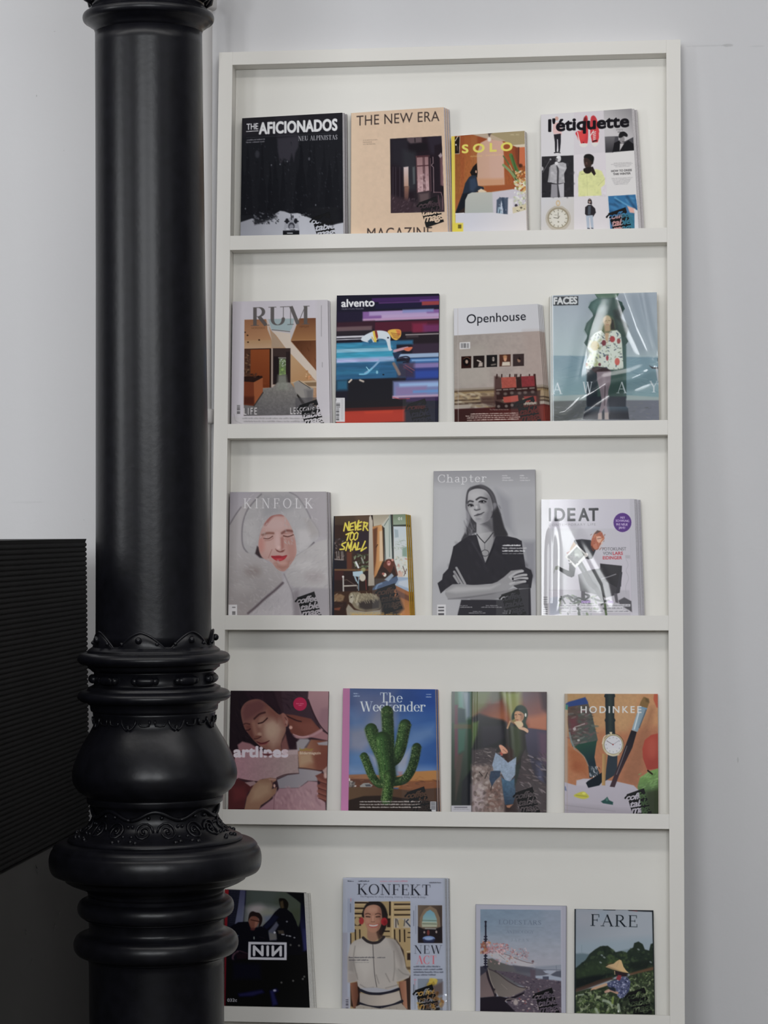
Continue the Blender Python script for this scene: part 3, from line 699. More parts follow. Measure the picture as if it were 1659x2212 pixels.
@cover
def sandstone():
    c = Cover(740, 220, 6.771, [(125, 165), (1480, 78), (1540, 1905), (118, 1925)], '#d2b69b'); sl = -.055
    c.nz(0, 0, 1659, 2100, .02, 60, 2)
    c.pg([(90, 100), (230, 100), (240, 2200), (90, 2200)], '#d6bc9f', 60, .6)
    c.ln([(122, 165), (116, 2100)], 8, '#4b3f38', 3, .8)
    c.tx('THE NEW ERA', 205, 352, 1212, 145, '#3f3331', -.058, -.012, 0, 1, 1.05)
    for i, t in enumerate(('A SCANDINAVIAN', 'MAGAZINE', 'ON INTERIORS')): c.tx(t, 300, 574+i*30, (214, 130, 182)[i], 17, '#6e5a4d', -.04, 0, 0, .75)
    Q = [(697, 545), (1448, 500), (1492, 1610), (707, 1630)]
    c.mask(Q, 1.2)
    c.pg(Q, '#221820')
    c.pg([(690, 520), (1000, 520), (980, 700), (900, 1000), (700, 900)], '#27242c', 60, .9)
    c.pg([(940, 500), (1160, 500), (1160, 600), (1000, 620), (950, 570)], '#5a4b4f', 14); c.ln([(1060, 540), (1062, 590)], 16, '#2b2428', 4)
    c.pg([(1230, 480), (1500, 480), (1500, 800), (1290, 760)], '#2c2530', 30)
    c.pg([(960, 620), (1230, 600), (1250, 700), (1060, 760), (1000, 900)], '#1b161c', 20)
    c.pg([(880, 700), (1060, 740), (1085, 800), (1085, 1300), (900, 1300)], '#2f2f35', 40, .9)
    for x in (740, 780, 840): c.ln([(x, 960), (x, 1400)], 14, '#3d343d', 6, .8)
    c.pg([(895, 960), (965, 950), (968, 1240), (900, 1240)], ('#c9b6b4', '#b08a76', 930, 960, 930, 1240), 8)
    c.pg([(905, 1240), (975, 1240), (960, 1480), (905, 1480)], ('#8d6452', '#4f3637', 930, 1240, 930, 1480), 12)
    c.pg([(1025, 960), (1060, 950), (1062, 1200), (1035, 1210)], '#5e6466', 12, .8)
    c.pg([(1082, 810), (1262, 790), (1275, 1300), (1100, 1330)], ('#8e6a6b', '#b99597', 1180, 800, 1180, 1250), 8)
    for x in (1178, 1196): c.ln([(x, 800), (x+12, 1310)], 12, '#4d3136', 4)
    for y in (800, 938): c.ln([(1085, y+6), (1265, y-6)], 16 if y > 900 else 26, '#4d2e33', 4)
    c.ln([(1082, 800), (1096, 1330)], 12, '#5c3c40', 4); c.ln([(1262, 790), (1280, 1310)], 18, '#3a262c', 4)
    c.dabs(1100, 1060, 1260, 1300, 40, ['#c8a9aa', '#7e5c5f', '#a98688'], (8, 24), 1.4, None, 3, .5, 5)
    c.ln([(1322, 810), (1326, 900), (1300, 930), (1330, 960), (1336, 1330)], 10, '#8b7479', 3); c.ln([(1285, 830), (1296, 1310)], 8, '#6b5055', 3)
    c.pg([(1345, 640), (1500, 600), (1500, 1320), (1350, 1320)], '#211820', 14)
    c.pg([(1420, 800), (1478, 780), (1488, 1240), (1432, 1220)], ('#4f353c', '#8c686b', 1420, 800, 1480, 800), 10)
    c.pg([(1400, 790), (1440, 745), (1462, 790), (1430, 825)], '#9c8b8f', 6)
    c.pg([(700, 1360), (900, 1420), (1100, 1480), (1500, 1400), (1500, 1640), (700, 1640)], '#3b2c33', 30)
    c.dabs(710, 1400, 1100, 1620, 70, ['#5a4850', '#4a3a42', '#2a2026', '#6d5a60'], (8, 26), 3, -50, 5, .6, 3)
    c.ln([(1335, 1325), (1440, 1325), (1462, 1400), (1465, 1580)], 8, '#8c6a70', 3); c.ln([(1400, 1370), (1420, 1560)], 8, '#6d4a52', 3)
    c.pg([(1110, 1340), (1270, 1320), (1280, 1480), (1130, 1520)], '#75605f', 30, .7)
    c.mask(None)
    c.tx('MAGAZINE', 362, 2010, 950, 160, '#3f3331', -.022, -.012, 0, 1, 1.02)
    return c
@cover
def interior_yellow():
    c = Cover(965, 270, 8.732, [(88, 215), (1465, 110), (1510, 1975), (105, 2015)], '#a05a2c'); sl = -.072
    c.pg([(140, 150), (1500, 80), (1500, 1240), (140, 1300)], ('#8f431f', '#a7642f', 500, 200, 300, 1300), 4)
    for i, (x0, x1, cc) in enumerate(((150, 250, '#8c5424'), (250, 330, '#9a4f26'), (330, 450, '#a55f2b'), (450, 580, '#a86a36'), (1060, 1240, '#a05226'), (1240, 1340, '#8b3f22'))):
        c.pg([(x0, 200), (x1, 200), (x1+10, 1400), (x0+10, 1400)], cc, 22, .6)
    c.nz(140, 560, 1500, 1300, .08, 40, 4, 14)
    c.pg([(460, 160), (1470, 80), (1480, 400), (1240, 395), (1040, 290), (800, 260)], '#a08f6a', 8)
    c.pg([(470, 178), (800, 165), (1100, 300), (1000, 330), (790, 262)], '#b59f86', 10)
    c.pg([(460, 170), (800, 150), (840, 290), (770, 270)], '#b3a08c', 14, .8)
    c.pg([(770, 140), (900, 130), (830, 180), (810, 240), (790, 200)], '#5b4c46', 10)
    c.pg([(1240, 385), (1480, 360), (1485, 430), (1340, 430)], '#cfc0a8', 8)
    c.pg([(640, 340), (780, 270), (1040, 310), (1070, 330), (1090, 1130), (580, 1150), (570, 560)], ('#c39b83', '#cba08c', 600, 600, 1000, 600), 10)
    c.pg([(800, 560), (1060, 560), (1080, 1110), (830, 1110)], '#c9a391', 30, .6)
    c.pg([(590, 1020), (1085, 1010), (1085, 1140), (600, 1150)], '#c4895f', 30, .7); c.pg([(720, 1160), (1260, 1130), (1270, 1220), (720, 1270)], '#9c5128', 14)
    c.el(806, 275, 34, 42, '#e0d0c6', 14)
    c.rc(150, 230, 245, 545, '#211914', 4, 1, -.07); c.ln([(160, 300), (220, 200)], 14, '#c8b9a5', 5); c.ln([(250, 205), (238, 545), (155, 545)], 8, '#c9b3a0', 3); c.el(175, 375, 14, 16, '#d9cfc6', 4); c.el(200, 440, 16, 50, '#5c4e48', 8, .6)
    c.pg([(1330, 430), (1480, 415), (1485, 770), (1350, 790)], '#c4683f', 8); c.pg([(1340, 420), (1370, 420), (1365, 760), (1335, 740)], '#5c2f1f', 10); c.pg([(1290, 420), (1340, 430), (1340, 760), (1300, 600)], '#7b3a22', 12)
    c.el(1390, 770, 40, 36, '#4c2a1c', 16)
    for pts, w, cc in (([(1210, 570), (1270, 740), (1340, 900)], 66, '#51743c'), ([(1235, 580), (1310, 860)], 26, '#3d6030'), ([(1070, 590), (1200, 790), (1330, 1010)], 22, '#4f6b3d'), ([(1070, 760), (1200, 880), (1320, 1050)], 46, '#7d9160'), ([(1190, 760), (1240, 860)], 14, '#c9a179'), ([(1290, 1000), (1330, 1090)], 16, '#2e3f25')):
        c.ln(pts, w, cc, 5, 1, 1)
    c.dabs(1300, 870, 1500, 1060, 40, ['#c98b4a', '#d8b27a', '#e3d7c0', '#7a5a34', '#e0a050'], (12, 34), 1.8, None, 4, .9, 4)
    c.dabs(1290, 1040, 1500, 1300, 60, ['#e6dfcf', '#d9c27a', '#cf9c4a', '#b9b79a', '#8f9a5a', '#efe9de'], (16, 44), 1.6, None, 9, .9, 4)
    c.pg([(440, 900), (500, 790), (570, 720), (585, 900), (575, 990), (480, 980)], '#1c1716', 6)
    c.el(555, 885, 16, 26, '#c79a80', 5)
    c.pg([(420, 990), (480, 950), (560, 960), (590, 1150), (690, 1170), (710, 1210), (600, 1260), (480, 1300), (440, 1480), (160, 1690), (170, 1640), (300, 1290), (350, 1100)], '#262e3c', 8)
    c.pg([(430, 1030), (540, 1000), (580, 1150), (500, 1260), (440, 1240)], '#36445a', 24, .8); c.pg([(165, 1680), (300, 1300), (420, 1280), (360, 1700)], '#15171d', 18, .8)
    c.pg([(590, 1240), (650, 1205), (760, 1260), (700, 1290), (600, 1280)], '#d6c0a2', 6)
    c.pg([(340, 1700), (350, 1420), (400, 1310), (480, 1275), (870, 1270), (1250, 1215), (1290, 1230), (1290, 1700)], ('#b4b4ac', '#a9ada7', 700, 1280, 700, 1660), 6)
    c.pg([(860, 1270), (1300, 1210), (1500, 1300), (1500, 1700), (880, 1700)], '#c3bcc4', 16)
    c.pg([(935, 1690), (945, 1420), (1000, 1370), (1160, 1370), (1150, 1690)], '#4b5668', 10); c.pg([(960, 1690), (965, 1560), (1050, 1545), (1060, 1690)], '#93a9b9', 8)
    c.pg([(1010, 1560), (1030, 1430), (1050, 1500), (1075, 1690), (1050, 1690)], '#b7bfcd', 8); c.ln([(1060, 1390), (1090, 1680)], 40, '#39475c', 10); c.ln([(1005, 1600), (985, 1690)], 14, '#2f3947', 5)
    c.dabs(940, 1370, 1160, 1690, 26, ['#2f3b4d', '#55657a', '#c9d0d9'], (8, 26), 2.5, 85, 6, .6, 4)
    c.pg([(1160, 1400), (1250, 1390), (1260, 1690), (1160, 1690)], '#d9d2d4', 16)
    c.dabs(1270, 1260, 1500, 1520, 50, ['#dcd8c9', '#b7bd97', '#8e9676', '#efe9e2', '#c5c6bb'], (14, 40), 1.8, None, 7, .8, 6)
    c.el(1310, 1520, 28, 26, '#3b3440', 6); c.pg([(1240, 1560), (1500, 1490), (1510, 1610), (1250, 1680)], '#cbbf9f', 8); c.dabs(1300, 1540, 1500, 1630, 12, ['#4a4438', '#2d2926', '#d9cfae'], (8, 22), 1.6, 0, 8, .8, 4)
    c.pg([(165, 1665), (860, 1655), (1180, 1690), (1500, 1600), (1530, 2300), (165, 2300)], ('#c9c8d0', '#d6d0cf', 500, 1700, 1400, 1900), 6)
    c.pg([(160, 1670), (330, 1655), (330, 1668), (200, 1672), (165, 1690)], '#efeef2', 5)
    c.pg([(80, 190), (152, 200), (162, 1880), (165, 2400), (90, 2400)], ('#d9bf3e', '#e5cc52', 90, 300, 90, 1900), 5)
    c.rc(90, 1850, 310, 2040, '#dfc637', 12, 1, 0); c.rc(215, 1880, 275, 1950, '#6a6128', 8, .9, 0)
    for i in range(5): c.ln([(215, 1885+i*16), (275, 1882+i*16)], 5, '#2f2b18', 2)
    c.tx('S O L O', 295, 530, 940, 150, '#e9cd55', -.050, .06)
    c.tx('PROFESSIONAL', 450, 612, 225, 26, '#d9b872', -.05, .01, 0, .8); c.tx('SUCCESSFUL SELF', 740, 590, 320, 24, '#e0bd7c', -.05, .01, 0, .7)
    c.tx('APRIL  2023', 1200, 200, 165, 24, '#d6c9a6', -.04, 0, 0, .8)
    return c
@cover
def outfit_grid():
    c = Cover(1155, 225, 6.9125, [(92, 158), (1448, 65), (1550, 1858), (95, 1875)], '#d0ccce'); sl = -.062
    c.pg([(585, 120), (1040, 90), (1060, 720), (585, 760)], '#cdc6ca', 4); c.pg([(590, 760), (1060, 720), (1080, 1370), (590, 1390)], '#d3cbcf', 4)
    c.pg([(1030, 90), (1460, 60), (1500, 700), (1055, 720)], ('#8f8b8d', '#c2bdbe', 1400, 80, 1150, 400), 4); c.pg([(1060, 730), (1530, 690), (1560, 1350), (1080, 1370)], '#d6d2d0', 4)
    c.pg([(100, 1400), (590, 1390), (590, 2300), (90, 2300)], ('#c9c7c9', '#c4beb8', 150, 1420, 500, 1800), 3); c.pg([(590, 1390), (1080, 1370), (1090, 2300), (590, 2300)], '#d3cdcf', 3)
    # standing person in a pink top
    c.el(330, 215, 26, 30, '#c79a8c', 5); c.pg([(280, 280), (360, 270), (400, 330), (405, 460), (370, 470), (350, 440), (285, 450), (270, 400)], '#d9b3b0', 6)
    c.pg([(285, 455), (392, 440), (392, 560), (378, 715), (352, 715), (345, 540), (338, 560), (330, 715), (305, 715), (300, 560)], '#26242a', 4); c.ln([(340, 530), (350, 690)], 12, '#cfcacf', 4)
    c.ln([(296, 728), (335, 722)], 16, '#1d1b20', 3); c.ln([(345, 722), (380, 728)], 14, '#1d1b20', 3)
    # red canvas shoes
    c.pg([(610, 440), (650, 400), (700, 400), (740, 200), (790, 190), (800, 420), (790, 580), (740, 620), (690, 610), (660, 520)], '#c8343b', 4, 1, 1)
    c.pg([(830, 380), (840, 200), (890, 175), (930, 230), (960, 380), (970, 480), (930, 590), (870, 590), (840, 480)], '#cb3a40', 4, 1, 1)
    c.el(755, 260, 28, 70, '#5c1d22', 12, .8); c.el(880, 240, 30, 70, '#b8303a', 10, .9); c.el(700, 470, 60, 80, '#d8413f', 20, .8)
    c.ln([(640, 420), (665, 530), (690, 605)], 12, '#e3d9d6', 3); c.pg([(672, 595), (790, 590), (760, 640), (700, 640)], '#dcd3cd', 5, 1, 1); c.pg([(855, 580), (955, 575), (920, 630), (880, 628)], '#dcd3cd', 5, 1, 1)
    c.ln([(815, 500), (880, 400)], 14, '#d9cfcb', 3); c.ln([(965, 430), (968, 500), (945, 590)], 12, '#d9cfcb', 3)
    for k in range(6): c.ln([(870+k*2, 430+k*26), (912-k, 412+k*27)], 12, '#dccfcb', 3)
    c.ln([(870, 560), (925, 545)], 22, '#46191d', 6); c.el(730, 575, 10, 8, '#5c1d22', 3)
    # dark portrait
    c.pg([(1052, 490), (1250, 480), (1260, 600), (1500, 480), (1500, 690), (1060, 724)], '#47454a', 4); c.pg([(1052, 490), (1200, 485), (1170, 720), (1060, 724)], ('#6a676a', '#38363a', 1100, 500, 1100, 710), 12)
    c.pg([(1160, 720), (1190, 580), (1270, 540), (1330, 590), (1400, 540), (1480, 600), (1500, 690)], '#1a191d', 5); c.el(1305, 530, 38, 60, '#8b8687', 7); c.pg([(1255, 500), (1270, 430), (1330, 410), (1385, 450), (1380, 490), (1330, 480), (1300, 500)], '#1d1b1e', 5, 1, 1)
    c.pg([(1275, 590), (1335, 590), (1300, 650), (1270, 700)], '#b9b4b4', 5); c.ln([(1310, 560), (1340, 560)], 8, '#3b393c', 4)
    c.tx('MEN', 1225, 400, 90, 26, '#6b676a', -.05, .01, 0, .8); c.greek(1245, 425, 60, 14, '#3f3c3f', 3, .8)
    # singer
    c.pg([(105, 785), (582, 766), (585, 1385), (105, 1397)], '#2a282c', 2); c.dabs(110, 790, 580, 1390, 60, ['#353338', '#1e1c20', '#3d3a3f'], (10, 30), 1.5, None, 4, .5, 8)
    c.ln([(120, 1020), (235, 825)], 10, '#5d5a5e', 3); c.el(236, 826, 14, 14, '#8f8c8f', 4); c.el(112, 965, 20, 30, '#a8a5a8', 6)
    c.pg([(235, 920), (330, 880), (420, 870), (470, 890), (478, 960), (440, 1040), (450, 1175), (330, 1190), (195, 1165), (215, 1050)], '#aaa7aa', 5, 1, 0); c.nz(190, 870, 480, 1200, .12, 40, 8)
    c.ln([(340, 920), (350, 1000), (345, 1180)], 26, '#3c3a3e', 8); c.el(360, 815, 34, 52, '#c9c6c8', 6); c.pg([(320, 800), (345, 780), (390, 785), (380, 800), (340, 815)], '#e0dee0', 5); c.el(330, 830, 18, 22, '#6b686b', 6)
    c.ln([(330, 880), (370, 940), (440, 960)], 36, '#bab7ba', 6); c.el(325, 885, 26, 24, '#d3d0d2', 6); c.ln([(230, 950), (215, 1150)], 22, '#8f8c90', 8); c.el(240, 1190, 22, 20, '#2d2b2f', 6)
    c.pg([(250, 1195), (340, 1200), (345, 1390), (240, 1394)], '#8e8b90', 6); c.pg([(350, 1200), (440, 1180), (440, 1390), (380, 1390)], '#b5b2b6', 6); c.ln([(345, 1210), (360, 1390)], 18, '#403e42', 8)
    # yellow jacket
    c.pg([(655, 1380), (650, 1110), (670, 1010), (740, 985), (840, 1000), (920, 970), (1000, 1000), (1050, 1110), (1050, 1200), (990, 1250), (1000, 1365)], '#d3d492', 6); c.nz(640, 980, 1060, 1380, .06, 50, 6)
    c.ln([(780, 1040), (790, 1370)], 6, '#b5b67a', 4, .7); c.ln([(700, 1050), (760, 1040)], 6, '#6d6a4a', 3, .7); c.ln([(1045, 1120), (950, 1220)], 10, '#b5b67a', 6, .7); c.ln([(990, 1090), (900, 1080)], 6, '#b5b67a', 4, .6)
    c.pg([(735, 800), (760, 755), (830, 748), (885, 790), (880, 860), (860, 900), (780, 870)], '#1d1a1b', 6, 1, 1); c.pg([(735, 820), (790, 810), (850, 870), (840, 940), (790, 960), (750, 930)], '#3a2a27', 8, 1, 1)
    c.pg([(740, 960), (860, 940), (840, 1020), (780, 1040), (735, 1010)], '#241c1b', 6, 1, 1); c.pg([(840, 960), (870, 930), (915, 1040), (890, 1072), (850, 1020)], '#2c2120', 5); c.el(855, 880, 14, 26, '#2c211f', 4); c.el(775, 880, 14, 14, '#6a4a42', 6, .7); c.ln([(750, 905), (790, 900)], 8, '#5b3a37', 4)
    # text panel
    for i in range(4): c.greek(1180-(40 if i == 1 else 0)+(30 if i == 3 else 0), 890+i*18, 260-(50 if i == 3 else 0)+(60 if i == 1 else 0), 12, '#9b9798', i, .6, -.05)
    c.tx('HOW TO DRESS', 1145, 1018, 305, 30, '#2b282a', -.055, .02); c.tx('THIS WINTER', 1172, 1064, 260, 30, '#2b282a', -.055, .02)
    for i in range(6): c.greek(1150+i*8, 1118+i*18, 310-i*22, 12, '#9b9798', 10+i, .6, -.05)
    # pocket watch
    c.el(350, 1480, 32, 44, '#c9ad82', 6); c.el(350, 1480, 16, 24, '#c9c5c2', 5); c.pg([(255, 1570), (290, 1525), (420, 1525), (470, 1580)], '#b8aa94', 8); c.el(352, 1710, 190, 190, '#b3aa9c', 5); c.el(352, 1700, 160, 155, '#93876f', 5); c.el(352, 1705, 140, 138, '#ccc7ba', 6); c.el(352, 1705, 105, 100, '#d1ccc1', 10)
    for k in range(12): t = k*math.pi/6; c.ln([(352+112*math.cos(t), 1705+110*math.sin(t)), (352+134*math.cos(t), 1705+132*math.sin(t))], 9, '#736b5c', 3)
    c.ln([(352, 1705), (285, 1695)], 8, '#5b5447', 3); c.ln([(352, 1705), (352, 1620)], 7, '#5b5447', 3); c.ln([(352, 1705), (375, 1670)], 6, '#5b5447', 3); c.el(355, 1758, 12, 12, '#8f8878', 4); c.greek(300, 1660, 50, 12, '#8f8878', 3, .7, 0)
    # dark jacket
    c.pg([(795, 1480), (800, 1430), (825, 1412), (852, 1440), (855, 1500), (825, 1490)], '#2b2425', 5, 1, 1); c.el(822, 1450, 18, 30, '#a88d84', 5); c.ln([(806, 1442), (840, 1440)], 14, '#1c1819', 3)
    c.pg([(755, 1540), (800, 1505), (850, 1505), (905, 1560), (915, 1620), (870, 1690), (860, 1660), (780, 1670), (752, 1640)], '#2a262b', 5); c.pg([(800, 1520), (840, 1520), (835, 1650), (795, 1650)], '#4e545e', 6)
    c.pg([(768, 1665), (870, 1660), (882, 1860), (850, 1862), (825, 1720), (820, 1862), (785, 1862)], '#a6b0be', 5); c.ln([(822, 1700), (832, 1850)], 14, '#cfc9cb', 4); c.ln([(795, 1855), (820, 1858)], 14, '#3a3a42', 4); c.ln([(850, 1852), (872, 1856)], 12, '#3a3a42', 4)
    # blue cloth
    B = [(1097, 1375), (1505, 1350), (1550, 1640), (1550, 2300), (1160, 2300)]
    c.mask(B, 2); c.pg(B, '#2f6d9c'); c.dabs(1090, 1350, 1560, 1900, 60, ['#3f86b5', '#245a86', '#1f4568', '#5a9cc4', '#2b74a6'], (20, 70), 3, 35, 5, .7, 14)
    c.ln([(1200, 1400), (1330, 1480), (1480, 1560)], 22, '#5ea2c8', 10, .8); c.ln([(1380, 1380), (1500, 1560)], 40, '#1d4468', 16, .7); c.pg([(1380, 1520), (1500, 1560), (1540, 1640), (1420, 1620)], '#d9a79a', 10); c.pg([(1480, 1560), (1560, 1600), (1560, 1720), (1500, 1700)], '#d2cfd0', 6)
    c.pg([(1140, 1700), (1300, 1650), (1330, 1900), (1180, 1900)], '#c98a82', 24, .9); c.pg([(1300, 1640), (1480, 1640), (1500, 1900), (1310, 1900)], '#2f7383', 24, .8); c.mask(None)
    c.pg([(1490, 1640), (1580, 1600), (1580, 2200), (1495, 2200)], '#d4d0d2', 4)
    c.tx("l'étiquette", 212, 408, 1190, 172, '#17141a', -.062, .06, 0, 1, 1.0)
    c.ln([(88, 160), (92, 1880)], 5, '#b3afb0', 2)
    return c
@cover
def wooden_room():
    c = Cover(485, 640, 6.9125, [(112, 80), (1540, 52), (1575, 1895), (100, 1900)], '#bdb7be'); sl = -.022
    c.pg([(1370, 40), (1600, 40), (1620, 2100), (1380, 2100)], '#b7b2b5', 30, .6); c.pg([(90, 1800), (1600, 1790), (1600, 2200), (90, 2200)], '#b5b1b2', 20, .7)
    Q = [(293, 352), (1362, 325), (1378, 1770), (287, 1787)]; c.mask(Q, 1)
    c.pg(Q, '#a88263')
    c.pg([(290, 340), (620, 340), (700, 655), (290, 700)], ('#8e6043', '#a87b56', 400, 360, 450, 690), 3)
    c.pg([(290, 660), (700, 655), (905, 765), (290, 800)], ('#a8845f', '#b39174', 400, 680, 400, 790), 8)
    c.pg([(610, 330), (1115, 325), (1070, 430), (990, 660), (900, 700), (700, 520)], '#b3acae', 4)
    c.pg([(650, 335), (1040, 330), (1010, 470), (975, 520), (700, 495)], '#93a3a6', 5); c.ln([(705, 502), (975, 530)], 9, '#4d4a48', 2)
    c.pg([(700, 520), (900, 765), (700, 770)], '#a08871', 8); c.pg([(620, 340), (660, 430), (705, 660), (640, 500)], '#b7a69a', 6)
    c.pg([(990, 660), (1120, 325), (1370, 320), (1370, 660)], ('#6e452f', '#93663f', 1150, 340, 1150, 650), 5)
    c.pg([(990, 665), (1370, 655), (1372, 1120)], ('#55321f', '#7a4c30', 1100, 700, 1350, 1000), 5); c.ln([(990, 662), (1370, 655)], 8, '#a87f56', 3); c.dabs(1100, 690, 1370, 1050, 30, ['#603a24', '#4a2a1a'], (14, 40), 6, 85, 4, .5, 4)
    c.pg([(720, 520), (985, 560), (990, 680), (1375, 1120), (1380, 1280), (985, 860), (900, 760)], '#c2b3a5', 4)
    c.pg([(985, 855), (1300, 1190), (1300, 1260), (990, 1380)], ('#b3906a', '#a67c53', 1000, 900, 1250, 1250), 5)
    c.rc(293, 790, 690, 1372, '#7c3d22', 3, 1, -.01); c.rc(293, 795, 385, 1260, '#4b3226', 5, 1, 0); c.dabs(300, 820, 380, 1200, 24, ['#2e2019', '#6a4a38', '#7d6144'], (8, 22), 1.6, None, 5, .8, 4)
    c.rc(390, 800, 680, 1360, ('#84431f', '#6f3418', 540, 820, 540, 1350), 3, 1, 0); c.rc(672, 790, 700, 1380, '#2b1b15', 3, 1, 0); c.ln([(300, 793), (690, 785)], 14, '#3a241b', 3)
    c.rc(697, 780, 745, 1375, '#a8968a', 4, 1, 0); c.rc(720, 778, 985, 1320, '#3a2d2b', 4, 1, 0); c.rc(810, 915, 920, 1300, '#46423c', 5, 1, 0)
    c.rc(815, 940, 915, 1180, '#66784e', 5, 1, 0); c.dabs(815, 930, 915, 1060, 34, ['#a6b39a', '#5e6f4c', '#33402c', '#cfd6cb'], (6, 16), 1.5, None, 7, .8, 3); c.dabs(815, 1060, 915, 1180, 24, ['#8fb257', '#6d8e43', '#4c6836'], (8, 20), 2, 0, 8, .8, 3)
    c.rc(735, 900, 812, 1310, '#231c1d', 5, 1, 0); c.rc(918, 830, 980, 1300, '#2c2222', 5, 1, 0); c.ln([(805, 922), (915, 922)], 10, '#9a968e', 3)
    c.pg([(285, 1600), (560, 1380), (720, 1360), (790, 1290), (980, 1290), (1060, 1390), (1380, 1660), (1380, 1790), (285, 1790)], ('#7a7671', '#5f5c5e', 800, 1320, 800, 1780), 8)
    c.pg([(800, 1180), (920, 1180), (960, 1400), (780, 1400)], '#7e8076', 24, .8); c.nz(285, 1300, 1380, 1790, .1, 24, 5)
    c.pg([(285, 1270), (440, 1270), (570, 1215), (570, 1440), (440, 1640), (285, 1620)], '#6e3520', 4); c.pg([(435, 1280), (572, 1215), (572, 1430), (445, 1620)], '#93512f', 4); c.pg([(285, 1200), (560, 1190), (572, 1215), (440, 1285), (285, 1275)], '#2a1b18', 4); c.pg([(285, 1500), (440, 1500), (445, 1625), (285, 1615)], '#4a2319', 20, .9)
    c.dabs(390, 1160, 510, 1210, 12, ['#1c1413', '#4a2f26'], (8, 18), 1.2, None, 4, .9, 3); c.ln([(440, 1640), (575, 1440)], 16, '#3b3635', 6)
    c.pg([(990, 1290), (1100, 1260), (1180, 1270), (1375, 1260), (1375, 1370), (1190, 1370)], '#b39a7d', 6); c.pg([(1190, 1290), (1372, 1285), (1372, 1345), (1260, 1345)], '#7a6248', 6)
    c.pg([(1030, 1300), (1090, 1265), (1330, 1380), (1320, 1560), (1230, 1590), (1060, 1430)], '#8a8580', 6); c.pg([(1180, 1390), (1260, 1370), (1320, 1400), (1310, 1560), (1220, 1600)], '#7b7775', 8); c.ln([(1110, 1265), (1280, 1375)], 9, '#3a3735', 3); c.pg([(1090, 1460), (1200, 1600), (1160, 1620), (1080, 1480)], '#26221f', 6); c.pg([(1230, 1410), (1320, 1400), (1316, 1550), (1240, 1580)], '#635f5f', 16, .8)
    c.dabs(1200, 1110, 1300, 1240, 16, ['#c98a5a', '#d9b48c', '#e3d8c8', '#9c6a40'], (8, 20), 1.4, None, 6, .8, 3)
    for x, y in ((340, 585), (515, 655), (348, 688), (300, 540)): c.el(x, y, 14, 11, '#3b2418', 4)
    c.pg([(1060, 1520), (1390, 1510), (1390, 1790), (1060, 1790)], '#4c494d', 4, .6); c.mask(None)
    c.tx('NORDISKA', 400, 490, 200, 26, '#5f4028', -.02, .01, 0, .7); c.tx('HEMLJUS', 1120, 468, 140, 24, '#4d2f20', -.02, .01, 0, .7)
    c.serif('RUM', 408, 440, 845, 268, '#55504f', .20, .035, -.03, .10, 0, .93)
    c.tx('LIFE', 290, 1770, 195, 100, '#cfcacb', -.03, -.012, 0, 1, 1.3); c.tx('LESSONS', 985, 1760, 360, 96, '#cfcacb', -.02, -.012, 0, 1, 1.2)
    c.bars(178, 1612, 66, 165, '#2f2c2f', '#b6b2b6', True, 12)
    c.greek(270, 1835, 900, 26, '#8a8688', 4, .6, .0); c.greek(290, 1880, 1000, 26, '#8a8688', 6, .6, 0)
    for k in range(26): c.ln([(1446, 140+k*18), (1446, 150+k*18)], 9, '#6c686c', 2, .6)
    c.ln([(1460, 990), (1460, 1060)], 9, '#6c686c', 3, .6)
    c.ln([(140, 1760), (160, 1860), (260, 1905)], 8, '#8f8b8c', 6, .6)
    return c
